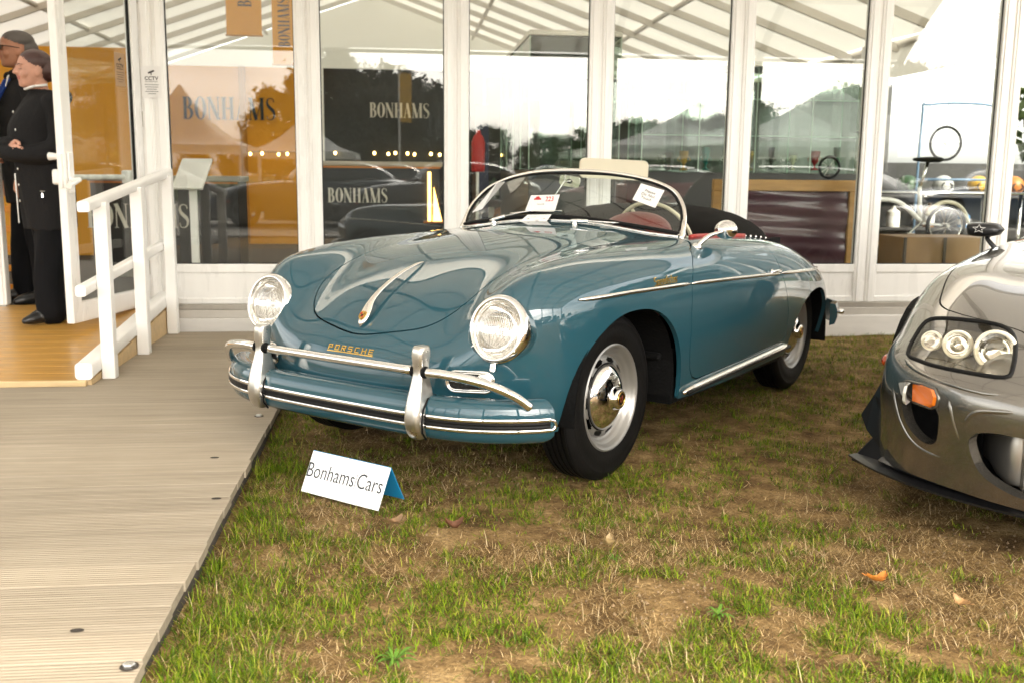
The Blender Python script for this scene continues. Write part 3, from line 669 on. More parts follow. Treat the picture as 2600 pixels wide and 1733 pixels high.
badge('name_lettering', 'PORSCHE', frame(pc, (0, 1, 0), None, nc),   .0175, .0175, .0335, .0036, gold, roadster)
pc, nc = hit(1691, 711); t = Vector((-1, 0, 0)); t = (t - nc * t.dot(nc)).normalized()
badge('model_lettering', 'Speedster', frame(pc, t, None, nc), .0145, .030, .0225, .0033, gold, roadster, shear=.18, bar=False)

# side trims and sill trims, both sides
for s in (1, -1):
    def trim(zf, x0, x1, n, off, sect, r, name, m, taper=True):
        pts = []; 
        for k in range(n + 1):
            x = x0 + (x1 - x0) * k / n; p, nn = side(x, zf(x), off, s); pts.append(p)
        rr = [r] * (n + 1)
        if taper: rr[0] = r * .35; rr[1] = r * .85; rr[-1] = r * .35; rr[-2] = r * .85
        mb = MB(); mb.tube(pts, rr, 10); return mb.build(name, m, roadster, smooth=True)
    zt = lambda x: float(np.interp(x, [-2.32, -1.9, -1.46, -.9, -.49, 0, .31], [.655, .673, .690, .708, .718, .724, .722]))
    for a, b, n in ((.31, -.486, 24), (-.498, -1.478, 24), (-1.492, -2.3, 20)): trim(zt, a, b, n, .003, None, .0085, 'side_trim', mat('polished_alloy', (.78, .74, .68), .16, 1.))
    zs = lambda x: .268 + (x + .455) / (-1.72 + .455) * .037
    trim(zs, -.455, -1.70, 24, .010, None, .0195, 'sill_trim', mat('polished_alloy', (.78, .74, .68), .16, 1.))
    trim(lambda x: zs(x) - .002, -.47, -1.69, 24, .0245, None, .0085, 'sill_rubber', rubber, False)
    # door handle
    p, nn = side(-1.405, .703, .012, s); mb = MB(); mb.tube([p + Vector((.05, 0, 0)) - nn * .012, p + Vector((.045, 0, 0)), p, p - Vector((.05, 0, 0)), p - Vector((.058, 0, 0)) - nn * .012], .0075, 10); mb.build('door_handle', chrome, roadster, smooth=True)
    mb = MB(); p2, _ = side(-1.36, .703, .004, s); mb.lathe([(.014, 0), (.012, .006), (.0005, .007)], 16, frame(p2, (1, 0, 0), None, nn)); mb.build('lock_button', chrome, roadster, smooth=True)

# windscreen
wb = [(-.726, 0, .950), (-.733, .2, .942), (-.752, .4, .920), (-.777, .53, .902), (-.803, .602, .890)]
wt = [(-.803, .602, .890), (-.822, .612, .93), (-.845, .603, .98), (-.872, .577, 1.03), (-.897, .527, 1.082), (-.905, .45, 1.118), (-.892, .35, 1.146), (-.866, .2, 1.168), (-.848, 0, 1.177)]
mir = lambda L: [(x, -y, z) for x, y, z in L]
base = spline(mir(wb[::-1])[:-1] + wb, 8); top = spline(wt[:1] + wt[1:] + mir(wt[::-1])[1:], 8)
screen = thing('windscreen', None, None, parent=roadster)
nb_ = 33; rs = lambda L, n: [np.array([np.interp(k / (n - 1), np.linspace(0, 1, len(L)), [q[c] for q in L]) for c in range(3)]) for k in range(n)]
B_ = rs(base, nb_); T_ = rs(top[::-1], nb_)
G = []
for i in range(nb_):
    row = []
    for k in range(13):
        t = k / 12; q = B_[i] * (1 - t) + T_[i] * t; bow = .018 * math.sin(math.pi * t) * (1 - abs(2 * i / (nb_ - 1) - 1) ** 2); row.append((q[0] + bow, q[1], q[2])) 
    G.append(row)
mb = MB(); mb.grid(G); mb.grid([[(x - .005, y, z) for x, y, z in r][::-1] for r in G]); gl = mb.build('glass', clear, screen, smooth=True)
nt = len(top); rr = [.0095 + .008 * max(0, 1 - min(i, nt - 1 - i) / 7.) for i in range(nt)]
mb = MB(); mb.tube(top, rr, 10, up=(1, 0, .3)); mb.build('frame', mat('polished_alloy', (.78, .74, .68), .16, 1.), screen, smooth=True)
cen = np.array((-.83, 0, 1.03)); inn = [tuple(np.array(p) + (cen - np.array(p)) / np.linalg.norm(cen - np.array(p)) * .013 + np.array((.003, 0, 0))) for p in top]
mb = MB(); mb.tube(inn, .0075, 8, up=(1, 0, .3)); mb.tube([(x + .004, y, z + .012) for x, y, z in base], .0095, 8); mb.build('rubber_seal', rubber, screen, smooth=True)
bs = []
for x, y, z in base: p, n = drop(x + .018, y); bs.append(p + n * .002)
mb = MB(); mb.tube(bs, .0065, 8); mb.build('base_strip', chrome, screen, smooth=True)
for s in (1, -1):
    mb = MB(); P0 = np.array((-.803, .612 * s, .875)); secs = []
    for k, (dx, dy, dz, a, b) in enumerate(((0, .004, 0, .028, .017), (-.004, .003, .02, .022, .014), (-.014, .0, .05, .013, .011), (-.03, -.006, .09, .009, .009))):
        secs.append([(P0[0] + dx + a * math.cos(q), P0[1] + dy * s + b * math.sin(q), P0[2] + dz) for q in [2 * math.pi * i / 12 for i in range(12)]])
    loft(mb, secs); mb.build('pillar_foot', mat('polished_alloy', (.78, .74, .68), .16, 1.), screen, smooth=True)
# wipers
def wiper(px, py, bx, by, ex, ey):
    root = thing('wiper', None, None, parent=roadster)
    p, n = hit(px, py); mb = MB(); mb.lathe([(.012, -.01), (.012, .012), (.009, .02), (.0005, .022)], 14, frame(p, (0, 1, 0), None, n)); mb.build('spindle', chrome, root, smooth=True)
    gx = lambda q, w_: scr(q, w_)
    a = scr(bx, by, .012); b = scr(ex, ey, .012); d = (b - a)
    e = a + (p - a).normalized() * 0
    mb = MB(); h0 = p + n * .018; mid = (a + b) / 2 + Vector((.022, 0, .012)); q1 = h0 + (mid - h0) * .32 + Vector((.012, 0, .004))
    mb.tube([h0 - (mid - h0).normalized() * .02, h0, q1], [.008, .0105, .0075], 8); mb.tube([q1, mid], [.0035, .0028], 8); mb.build('arm', chrome, root, smooth=True)
    mb = MB(); mb.tube([a, a + d * .3 + Vector((.01, 0, .004)), mid - Vector((.008, 0, .003)), a + d * .7 + Vector((.01, 0, .004)), b], .0042, 6); mb.build('blade', chrome, root)
    mb = MB(); mb.tube([a - Vector((.006, 0, .001)), (a + b) / 2 - Vector((.006, 0, .0)), b - Vector((.006, 0, .001))], .004, 6); mb.build('blade_rubber', rubber, root)
sbvh = BVHTree.FromPolygons([Vector(v) for v in mb_s[0]], mb_s[1]) if False else None
_gm = gl.data; sbvh = BVHTree.FromPolygons([v.co.copy() for v in _gm.vertices], [tuple(p.vertices) for p in _gm.polygons])
def scr(px, py, off=0.):
    p, n, _, _ = sbvh.ray_cast(CAMc, cray(px, py))
    if p is None: p = at(px, py, 0, -.80); n = Vector((1, 0, .3)).normalized()
    if n.dot(CAMc - p) < 0: n = -n
    return p + n * off
wiper(1254, 564, 1300, 545, 1430, 538)
wiper(1459, 572, 1528, 566, 1640, 585)
# papers behind and under the glass
def card(name, quad, off, label, cat, group=None, depth=.0008, xpl=None):
    """a thin card whose four corners are given as pixels on the windscreen (tl, tr, br, bl)"""
    P = [roadster_mw @ (scr(x, y, off) if xpl is None else at(x, y, 0, xp)) for (x, y), xp in zip(quad, xpl or (0,) * 4)]; o = sum(P, Vector()) / 4
    nrm = (P[1] - P[3]).cross(P[0] - P[2]).normalized()
    if nrm.dot(CAM - o) < 0: nrm = -nrm
    V = [p + nrm * depth for p in P] + [p - nrm * depth for p in P]
    ob = mesh_obj(name, V, [(3, 2, 1, 0), (4, 5, 6, 7), (0, 1, 5, 4), (1, 2, 6, 5), (2, 3, 7, 6), (3, 0, 4, 7)], paper)
    tag(ob, label, cat, group)
    xd = (P[1] - P[0] + P[2] - P[3]).normalized(); return ob, frame(o + nrm * (depth + .0004), xd, None, nrm), (P[1] - P[0]).length, (P[0] - P[3]).length
roadster_mw = Matrix.Translation((CX, CY, 0)) @ Matrix.Rotation(CH, 4, 'Z')
cd, M, cw, chh = card('notice_card', [(1628, 467), (1687, 485), (1664, 529), (1606, 508)], .002, 'white card reading Please Do Not Touch inside the roadster windscreen', 'card')
for k, s_ in enumerate(('Please', 'Do Not', 'Touch')): text_obj('card_text', s_, chh * .22, M @ Matrix.Translation((0, chh * (.2 - .21 * k), 0)), ink, cd, .0002, space=1.05)
cd, M, cw, chh = card('lot_card', [(1358, 504), (1428, 502), (1417, 540), (1343, 541)], .03, 'white lot card with red car drawing and number 223 under the wiper', 'card')
text_obj('card_number', '223', chh * .42, M @ Matrix.Translation((cw * .22, chh * .22, 0)), red_ink, cd, .0002, bold=.0006)
mb = MB(); carp = [(-.5, -.1), (-.48, .06), (-.3, .12), (-.18, .3), (.15, .3), (.3, .12), (.47, .08), (.5, -.1)]; mb.prism([(a * cw * .26, b * cw * .26) for a, b in carp], 0, .0004, M @ Matrix.Translation((-cw * .2, chh * .24, 0)))
mb.build('card_drawing', red_ink, cd); text_obj('card_text', 'SPEEDSTER', chh * .11, M @ Matrix.Translation((-cw * .05, -chh * .1, 0)), ink, cd, .0002)
cd, M, cw, chh = card('lot_card', [(1340, 546), (1400, 545), (1382, 570), (1315, 567)], .028, 'white lot card with small red stamp lying below the number card', 'card', xpl=(-.712, -.712, -.665, -.665))
text_obj('card_number', 'OK', chh * .36, M @ Matrix.Translation((cw * .3, chh * .1, 0)), red_ink, cd, .0002); text_obj('card_text', '5   6 7', chh * .14, M @ Matrix.Translation((-cw * .12, chh * .2, 0)), ink, cd, .0002)
mb = MB()
for k in range(3): mb.box((-cw * .34, -chh * (.02 + .13 * k), 0), (cw * (.1 + .08 * k), -chh * (.0 + .13 * k) + .0016, .0003), M)
mb.build('card_lines', ink, cd)
cd, M, cw, chh = card('notice_card', [(1262, 466), (1283, 463), (1225, 532), (1200, 541)], .003, 'white paper slip stuck along the far edge of the windscreen', 'card')
mb = MB(); mb.box((-cw * .6, -.002, 0), (cw * .6, .002, .0004), M); mb.build('card_fold', mat('grey_print', (.3, .3, .3), .7), cd)

# inside mirror on its rod
mirr = thing('inside_mirror', None, None, parent=roadster)
a = at(1408, 500, 0, -.80); b = at(1432, 462, 0, -.86); c_ = at(1450, 460, 0, -.885)
mb = MB(); mb.tube([a, b, at(1437, 440, 0, -.875)], .003, 8); mb.tube([b, c_], .004, 8); mb.build('rod', chrome, mirr, smooth=True)
M = frame(at(1448, 461, 0, -.90), (0, 1, -.12), None, (-.99, .1, 0)); mb = MB(); mb.prism(rrect(.115, .052, .016, 4), -.008, .0, M); mb.build('mirror_shell', mat('polished_alloy', (.78, .74, .68), .16, 1.), mirr, angle=40)
mb = MB(); mb.lathe([(.012, 0), (.010, .01), (.0005, .014)], 14, M @ Matrix.Rotation(math.pi, 4, 'X') @ Matrix.Translation((0, 0, .008))); mb.build('mirror_ball', black, mirr, smooth=True)
mb = MB(); mb.prism(rrect(.108, .046, .014, 4), .0005, .002, M); mb.build('mirror_glass', chrome, mirr)

# wing mirror
wing = thing('wing_mirror', None, None, parent=roadster)
p, n = hit(1770, 627); q = at(1838, 586, 1, p.y + .055)
mb = MB(); mb.lathe([(.021, -.004), (.0215, .004), (.017, .009), (.011, .014)], 24, frame(p, (1, 0, 0), None, n)); mb.build('foot', chrome, wing, smooth=True)
mb = MB(); mb.tube(spline([p, p + n * .03 + (q - p) * .25, p + (q - p) * .7 + n * .012, q], 6), [.0105] * 6 + [.009] * 6 + [.008] * 7, 12); mb.build('stalk', chrome, wing, smooth=True)
M = frame(at(1843, 584, 1, q.y + .0), (.25, 1, .08), None, (-.93, .22, .1)); mb = MB()
Me = M @ Matrix.Diagonal((1.18, .86, 1, 1))
mb.lathe([(.0005, -.040), (.012, -.0385), (.026, -.033), (.038, -.024), (.046, -.012), (.049, .0), (.0495, .006), (.047, .009), (.044, .0085)], 40, Me); mb.build('mirror_shell', chrome, wing, smooth=True)
mb = MB(); mb.lathe([(.0445, .007), (.0005, .0075)], 40, Me); mb.build('mirror_glass', chrome, wing, smooth=True)

# cabin: dash, instrument cowl, steering wheel, seats, folded hood, door caps
mb = MB(); D = []
for y in np.linspace(-.56, .56, 15):
    zz = .935 - .10 * (abs(y) / .56) ** 2.2; D.append([(-.775 - .03 * (y / .56) ** 2, y, zz - .02), (-.83, y, zz - .008), (-.88, y, zz - .02), (-.895, y, zz - .06), (-.885, y, zz - .2)])
mb.grid(D); mb.build('dashboard', red_l, roadster, smooth=True)
mb = MB(); secs = []
for x, k in ((-.79, .25), (-.82, .72), (-.86, .95), (-.91, 1.), (-.945, .98), (-.945, .9)):
    secs.append([(x, .335 + .165 * k * math.cos(a), .885 + .105 * k * max(0, math.sin(a)) ** .8) for a in [math.pi * i / 18 for i in range(19)]])
mb.grid(secs); mb.build('instrument_cowl', red_l, roadster, smooth=True)
steer = thing('steering_wheel', None, None, parent=roadster)
Ms = Matrix.Translation((-1.06, .35, .845)) @ Matrix.Rotation(R(-68), 4, 'Y')
mb = MB(); mb.tube([Ms @ Vector((.198 * math.cos(a), .198 * math.sin(a), 0)) for a in [2 * math.pi * i / 48 for i in range(48)]], .0095, 10, closed=True); mb.build('rim', cream, steer, smooth=True)
for a in (0, 120, 240):
    mb = MB(); mb.tube([Ms @ Vector((.03 * math.cos(R(a + 90)), .03 * math.sin(R(a + 90)), -.02)), Ms @ Vector((.195 * math.cos(R(a + 90)), .195 * math.sin(R(a + 90)), 0))], .008, 8); mb.build('spoke', cream, steer, smooth=True)
mb = MB(); mb.lathe([(.035, -.03), (.036, -.012), (.028, -.003), (.0005, 0)], 24, Ms); mb.tube([Ms @ Vector((0, 0, -.02)), Ms @ Vector((0, 0, -.28))], .018, 10); mb.build('hub', cream, steer, smooth=True)
for s in (1, -1):
    seat = thing('bucket_seat', None, None, parent=roadster)
    mb = MB(); secs = []
    for z, x, hw, th in ((.42, -1.42, .23, .05), (.5, -1.45, .24, .06), (.62, -1.48, .235, .06), (.74, -1.51, .215, .055), (.83, -1.535, .18, .045), (.865, -1.545, .12, .02)):
        secs.append([(x + th * math.cos(a) - .05 * (math.sin(a)) ** 2, s * .33 + hw * math.sin(a), z) for a in [2 * math.pi * i / 20 for i in range(20)]])
    loft(mb, secs); mb.build('backrest', red_l, seat, smooth=True)
    mb = MB(); mb.bbox((-1.42, s * .33 - .22, .30), (-.98, s * .33 + .22, .44), .04); mb.build('cushion', red_l, seat, angle=60)
mb = MB(); G = []
for x, H_ in ((-1.40, -.01), (-1.44, .05), (-1.50, .092), (-1.58, .125), (-1.68, .148), (-1.78, .150), (-1.88, .135), (-1.96, .10), (-2.02, .055), (-2.065, .012)):
    row = []
    for y in np.linspace(-1, 1, 41):
        yy = y * (.648 if x > -1.75 else .648 - .45 * (-1.75 - x) ** 1.35 * 1.35); b_ = float(np.interp(x, [-2.07, -1.9, -1.6, -1.4], [.845, .845, .862, .866]))
        row.append((x + (.05 * (1 - abs(y)) if x > -1.5 else 0), yy, b_ - .012 + (H_ + .012) * (max(0, 1 - abs(y) ** 3.2)) ** .75 + .004 * math.sin(y * 31 + x * 22) * (1 - abs(y))))
    G.append(row)
mb.grid(G); mb.build('folded_hood_cover', cloth_b, roadster, smooth=True)
for s in (1, -1):
    for k in range(6): p, n = drop(-1.47 - .07 * k, .632 * s, 2, .0); mb = MB(); mb.lathe([(.006, 0), (.005, .006), (.0005, .007)], 10, frame(p + Vector((0, .012 * s, .002)), (1, 0, 0), None, Vector((0, .7 * s, .7)))); mb.build('hood_stud', chrome, roadster, smooth=True)
    pts = [tuple(drop(x, .637 * s, 2, .004)[0]) for x in np.linspace(-.84, -1.47, 12)]
    mb = MB(); mb.tube(pts, .011, 8); mb.build('door_cap', mat('red_vinyl', (.42, .04, .03), .4), roadster, smooth=True)
# rear bumper end and tail
mb = MB(); rp_ = spline([(-2.55, -.80), (-2.75, -.74), (-2.95, -.55), (-3.06, -.3), (-3.08, 0), (-3.06, .3), (-2.95, .55), (-2.75, .74), (-2.55, .80)], 5)
secs = []
for i, p in enumerate(rp_):
    t = rp_[min(i + 1, len(rp_) - 1)] - rp_[max(i - 1, 0)]; t /= np.linalg.norm(t); o = np.array([-t[1], t[0]])
    if o[0] > 0 and abs(p[1]) < .7: o = -o
    if abs(p[1]) >= .7: o = np.array([o[0], abs(o[1]) * (1 if p[1] > 0 else -1)])
    secs.append([(p[0] + o[0] * a, p[1] + o[1] * a, z) for a, z in ((-.04, .43), (-.01, .425), (.003, .39), (.003, .35), (-.01, .31), (-.04, .30))])
loft(mb, secs); rb = mb.build('rear_bumper', blue, roadster, angle=50)
for s in (1, -1):
    mb = MB(); mb.lathe([(.012, -.02), (.016, .012), (.010, .02), (.0005, .022)], 14, frame(Vector((-2.64, .795 * s, .375)), (1, 0, 0), None, (-.3, .95 * s, 0))); mb.build('bumper_knob', chrome, roadster, smooth=True)
    mb = MB(); Mt = frame(Vector((-2.71, .60 * s, .545)), (1, 0, 0), None, (-.75, .55 * s, .3)); mb.lathe([(.04, -.03), (.041, .0), (.034, .018), (.02, .028), (.0005, .031)], 24, Mt); mb.build('tail_lamp', mat('red_lens', (.35, .01, .008), .12, coat=1.), roadster, smooth=True)
mb = MB(); mb.tube([(-2.55, .35, .24), (-2.95, .35, .235)], .025, 12); mb.build('tailpipe', chrome, roadster, smooth=True)
# ------------------------------------------------------------------ facade frame: s along the glass wall, t towards the lawn, z up
FD, FYAW = 7.195, .1097
fd_ = Vector((math.cos(FYAW), math.sin(FYAW), 0)); fn_ = Vector((math.sin(FYAW), -math.cos(FYAW), 0)); fb_ = Vector((0, FD, 0))
S2 = 2600 / 2352
def F(s, t, z): return fb_ + fd_ * s + fn_ * t + Vector((0, 0, z))
def fac(px, py, t=0.):
    """(s, z) on the plane t for a pixel of the 2352 px wide view"""
    d = pray(px * S2, py * S2); k = (t - (CAM - fb_).dot(fn_)) / d.dot(fn_); P = CAM + d * k
    return (P - fb_).dot(fd_), P.z
def gfac(px, py, z=0.):
    P = on_ground(px * S2, py * S2, z); return (P - fb_).dot(fd_), (P - fb_).dot(fn_)
def facz(py, s, t):
    lo, hi = -1., 4.
    for _ in range(40):
        m = (lo + hi) / 2; d = F(s, t, m) - CAM; a = d.dot(_x) / d.dot(_f) * FPX; b = -d.dot(_u) / d.dot(_f) * FPX
        y = IH / 2 + _sr * a + _cr * b
        if y > py * S2: lo = m
        else: hi = m
    return lo
FM = Matrix.Translation(fb_) @ Matrix.Rotation(FYAW, 4, 'Z')     # local: x = s, y = -t, z
def fthing(name, label, cat, s=0, t=0, z=0, rz=0., group=None): return thing(name, label, cat, F(s, t, z), FYAW + rz, group)

# ------------------------------------------------------------------ ground
m = bpy.data.materials.new('worn_lawn_soil'); m.use_nodes = True; n_ = m.node_tree.nodes; l_ = m.node_tree.links; b_ = n_['Principled BSDF']; b_.inputs['Roughness'].default_value = .95; b_.inputs['Specular IOR Level'].default_value = .15
tcg = n_.new('ShaderNodeTexCoord')
def _noise(sc, det=6, rough=.6):
    z = n_.new('ShaderNodeTexNoise'); z.inputs['Scale'].default_value = sc; z.inputs['Detail'].default_value = det; z.inputs['Roughness'].default_value = rough; l_.new(tcg.outputs['Object'], z.inputs['Vector']); return z
def _ramp(src, stops):
    r = n_.new('ShaderNodeValToRGB'); e = r.color_ramp.elements; e[0].position, e[0].color = stops[0][0], (*stops[0][1], 1); e[1].position, e[1].color = stops[-1][0], (*stops[-1][1], 1)
    for p, c in stops[1:-1]: q = e.new(p); q.color = (*c, 1)
    l_.new(src, r.inputs[0]); return r
n1 = _noise(6, 9, .7); n2 = _noise(95, 6, .7); n3 = _noise(.8, 4)
c1 = _ramp(n1.outputs['Fac'], [(.30, (.07, .044, .019)), (.43, (.16, .10, .043)), (.56, (.29, .195, .088)), (.69, (.46, .33, .165))])
c2 = _ramp(n2.outputs['Fac'], [(.32, (.38, .34, .28)), (.5, (.9, .86, .8)), (.68, (1.4, 1.34, 1.2))])
mxg = n_.new('ShaderNodeMix'); mxg.data_type = 'RGBA'; mxg.blend_type = 'MULTIPLY'; mxg.inputs[0].default_value = .8; l_.new(c1.outputs[0], mxg.inputs[6]); l_.new(c2.outputs[0], mxg.inputs[7])
# far lawn: greener, once single blades can no longer be told apart
sx = n_.new('ShaderNodeVectorMath'); sx.operation = 'LENGTH'; l_.new(tcg.outputs['Object'], sx.inputs[0])
mr = n_.new('ShaderNodeMapRange'); mr.inputs['From Min'].default_value = 9; mr.inputs['From Max'].default_value = 14; l_.new(sx.outputs['Value'], mr.inputs[0])
c3 = _ramp(n3.outputs['Fac'], [(.35, (.05, .075, .02)), (.7, (.11, .12, .045))])
mxh = n_.new('ShaderNodeMix'); mxh.data_type = 'RGBA'; l_.new(mr.outputs[0], mxh.inputs[0]); l_.new(mxg.outputs[2], mxh.inputs[6]); l_.new(c3.outputs[0], mxh.inputs[7]); l_.new(mxh.outputs[2], b_.inputs['Base Color'])
bpg = n_.new('ShaderNodeBump'); bpg.inputs['Strength'].default_value = .9; bpg.inputs['Distance'].default_value = .02; n4 = _noise(35, 8, .7); l_.new(n4.outputs['Fac'], bpg.inputs['Height']); l_.new(bpg.outputs[0], b_.inputs['Normal'])
soil = m
def relief(x, y): return .007 * np.sin(x * 3.1 + 1.3 * np.sin(y * 2.3)) + .006 * np.sin(y * 4.7 + 2 * np.sin(x * 1.9)) + .003 * np.sin(x * 13 + y * 9) - .013
gx = np.concatenate([[-400, -60, -15], np.linspace(-4, 6, 90), [15, 60, 400]]); gy = np.concatenate([[-400, -60, -8], np.linspace(0, 9, 80), [20, 60, 400]])
GX, GY = np.meshgrid(gx, gy, indexing='ij'); GZ = np.where((np.abs(GX) < 8) & (GY > -2) & (GY < 10), relief(GX, GY), -.013)
mb = MB(); mb.grid(np.stack([GX, GY, GZ], -1).tolist()); g = mb.build('ground', soil, None, smooth=True); tag(g, 'worn lawn of dry soil and short grass', None, kind='structure')

# ------------------------------------------------------------------ boardwalk of grooved planks
deck_m = bpy.data.materials.new('weathered_decking'); deck_m.use_nodes = True; n_ = deck_m.node_tree.nodes; l_ = deck_m.node_tree.links; b_ = n_['Principled BSDF']; b_.inputs['Roughness'].default_value = .8; b_.inputs['Specular IOR Level'].default_value = .25
tcg = n_.new('ShaderNodeTexCoord'); oi = n_.new('ShaderNodeObjectInfo'); mpd = n_.new('ShaderNodeMapping'); mpd.inputs['Scale'].default_value = (.5, 14, 14); l_.new(tcg.outputs['Object'], mpd.inputs[0])
ofs = n_.new('ShaderNodeVectorMath'); ofs.operation = 'ADD'; l_.new(mpd.outputs[0], ofs.inputs[0]); cmb = n_.new('ShaderNodeMath'); cmb.operation = 'MULTIPLY'; cmb.inputs[1].default_value = 60; l_.new(oi.outputs['Random'], cmb.inputs[0]); l_.new(cmb.outputs[0], ofs.inputs[1])
zt_ = n_.new('ShaderNodeTexNoise'); zt_.inputs['Scale'].default_value = 3.2; zt_.inputs['Detail'].default_value = 9; zt_.inputs['Roughness'].default_value = .68; l_.new(ofs.outputs[0], zt_.inputs['Vector'])
rd = _ramp(zt_.outputs['Fac'], [(.25, (.225, .19, .142)), (.5, (.29, .248, .188)), (.75, (.35, .305, .238))])
st = n_.new('ShaderNodeTexNoise'); st.inputs['Scale'].default_value = 1.3; st.inputs['Detail'].default_value = 5; l_.new(tcg.outputs['Object'], st.inputs['Vector']); rs2 = _ramp(st.outputs['Fac'], [(.35, (.86, .84, .80)), (.6, (1.04, 1.03, 1.01))])
mxd = n_.new('ShaderNodeMix'); mxd.data_type = 'RGBA'; mxd.blend_type = 'MULTIPLY'; mxd.inputs[0].default_value = .75; l_.new(rd.outputs[0], mxd.inputs[6]); l_.new(rs2.outputs[0], mxd.inputs[7]); 
pr = n_.new('ShaderNodeMapRange'); pr.inputs['To Min'].default_value = .90; pr.inputs['To Max'].default_value = 1.08; l_.new(oi.outputs['Random'], pr.inputs[0]); mxe = n_.new('ShaderNodeMix'); mxe.data_type = 'RGBA'; mxe.blend_type = 'MULTIPLY'; mxe.inputs[0].default_value = 1; l_.new(mxd.outputs[2], mxe.inputs[6]); l_.new(pr.outputs[0], mxe.inputs[7]); l_.new(mxe.outputs[2], b_.inputs['Base Color'])
DZ = .072; boardwalk = fthing('boardwalk', 'grey brown boardwalk of grooved planks beside the grass', None); tag(boardwalk, kind='structure')
PW = .146
def plank_mesh(length, ng=9):
    prof = [(-PW / 2 + .003, -.028), (-PW / 2 + .003, -.003), (-PW / 2 + .006, 0)]
    wv = (PW - .018) / ng
    for k in range(ng):
        a = -PW / 2 + .009 + k * wv; prof += [(a + wv * .12, 0), (a + wv * .26, -.0018), (a + wv * .62, -.0018), (a + wv * .76, 0)]
    prof += [(PW / 2 - .006, 0), (PW / 2 - .003, -.003), (PW / 2 - .003, -.028)]
    V = [(0, y, z) for y, z in prof] + [(-length, y, z) for y, z in prof]; n = len(prof)
    return V, [(i, i + 1, n + i + 1, n + i) for i in range(n - 1)] + [tuple(range(n - 1, -1, -1)), tuple(range(n, 2 * n))]
pv, pf = plank_mesh(8.0); p0 = mesh_obj('plank', pv, pf, deck_m, boardwalk); k = 0
t_ = .16
while t_ < 7.6:
    o = p0 if k == 0 else p0.copy()
    if k: link(o, boardwalk)
    o.location = (-1.372 + random.uniform(-.006, .006), -(t_ + PW / 2), DZ + random.uniform(-.0015, .0015)); o.rotation_euler = (random.uniform(-.004, .004), 0, random.uniform(-.0006, .0006)); t_ += PW; k += 1
mb = MB(); mb.bbox((-1.45, -7.6, -.03), (-1.39, -.16, DZ - .029), .004); mb.bbox((-3.2, -7.6, -.03), (-3.1, -.16, DZ - .029), .004); mb.build('bearer', mat('dark_bearer', (.045, .036, .028), .9, var=.3), boardwalk)
bolt_m = mat('zinc_bolt', (.6, .6, .58), .35, 1.)
for px, py, full in ((297, 1530, 1), (595, 955, 1), (497, 1144, 0), (493, 1050, 0), (177, 1447, 0)):
    s_, tt = gfac(px, py, DZ); mb = MB(); Mh = Matrix.Translation((s_, -tt, DZ + .0006))
    if full:
        mb.lathe([(.021, 0), (.0205, .0012), (.0005, .0013)], 20, Mh); mb.build('bolt_hole', mat('dark_hole', (.03, .024, .018), .9), boardwalk)
        mb = MB(); mb.lathe([(.0145, .001), (.0145, .006), (.0125, .0085), (.0005, .009)], 6, Mh); mb.build('bolt', bolt_m, boardwalk)
    else: mb.lathe([(.014, 0), (.0137, .001), (.0005, .0011)], 14, Mh @ Matrix.Diagonal((1.2, .7, 1, 1))); mb.build('bolt_hole', mat('dark_hole', (.03, .024, .018), .9), boardwalk)

# ------------------------------------------------------------------ entrance ramp and its handrail
pine = mat('stained_pine', (.47, .25, .05), .42, var=.32, scale=3.0, stretch=(.7, 9, 9), coat=.25, coat_rough=.2)
raw = mat('raw_pine', (.58, .42, .22), .6, var=.15, scale=4, stretch=(1, 8, 8)); white = mat('white_gloss_paint', (.85, .84, .81), .35, var=.03, scale=5)
ramp = fthing('entrance_ramp', 'stained pine ramp leading up to the open glass door', 'ramp')
RT0, RT1, RZ0, RZ1 = .32, 1.93, .235, DZ + .028
def rz_(t): return RZ0 + (RZ1 - RZ0) * max(0, t - RT0) / (RT1 - RT0)
tt = RT1; sl = math.atan2(RZ0 - RZ1, RT1 - RT0); first = None; nb = 12; pw = (RT1 - RT0) / nb
for k in range(nb):
    mb = MB(); mb.bbox((-5.2, -pw / 2 + .0012, -.022), (-2.40, pw / 2 - .0012, 0), .0015)
    if first is None: first = o = mb.build('plank', pine, ramp)
    else: o = first.copy(); link(o, ramp)
    tc_ = RT0 + pw * (k + .5); o.location = (random.uniform(-.001, 0), -tc_, rz_(tc_)); o.rotation_euler = (sl, 0, 0)
mb = MB(); mb.bbox((-5.2, -RT0 + .001, RZ0 - .03), (-2.42, .02, RZ0 + .0005), .002); mb.build('landing', pine, ramp)
mb = MB(); mb.bbox((-5.2, -RT1 - .03, DZ - .001), (-2.395, -RT1 - .001, RZ1 + .002), .004); mb.build('edge_batten', raw, ramp)
mb = MB(); P_ = [(.1, DZ + .002), (RT1 - .002, DZ + .002), (RT1 - .002, RZ1 - .002), (RT0, RZ0 - .002), (.1, RZ0 - .002)]; V = [(-2.375, -t, z) for t, z in P_] + [(-2.398, -t, z) for t, z in P_]
mb.add(V, [(0, 1, 2, 3, 4), (9, 8, 7, 6, 5)] + [(i, 5 + i, 5 + (i + 1) % 5, (i + 1) % 5) for i in range(5)]); mb.build('side_board', raw, ramp)
rail = fthing('handrail', 'white painted timber handrail along the pine ramp', 'handrail')
posts = [(-2.335, 1.74), (-2.335, 1.02), (-2.335, .24)]
zt1 = facz(462, -2.335, 1.74); zt3 = facz(400, -2.335, .24)
def rlz(t, a, b): return a + (b - a) * (1.74 - t) / 1.5
for s_, t in posts: mb = MB(); mb.bbox((s_ - .034, -t - .034, DZ + .001), (s_ + .034, -t + .034, rlz(t, zt1, zt3) - .005), .004); mb.build('post', white, rail)
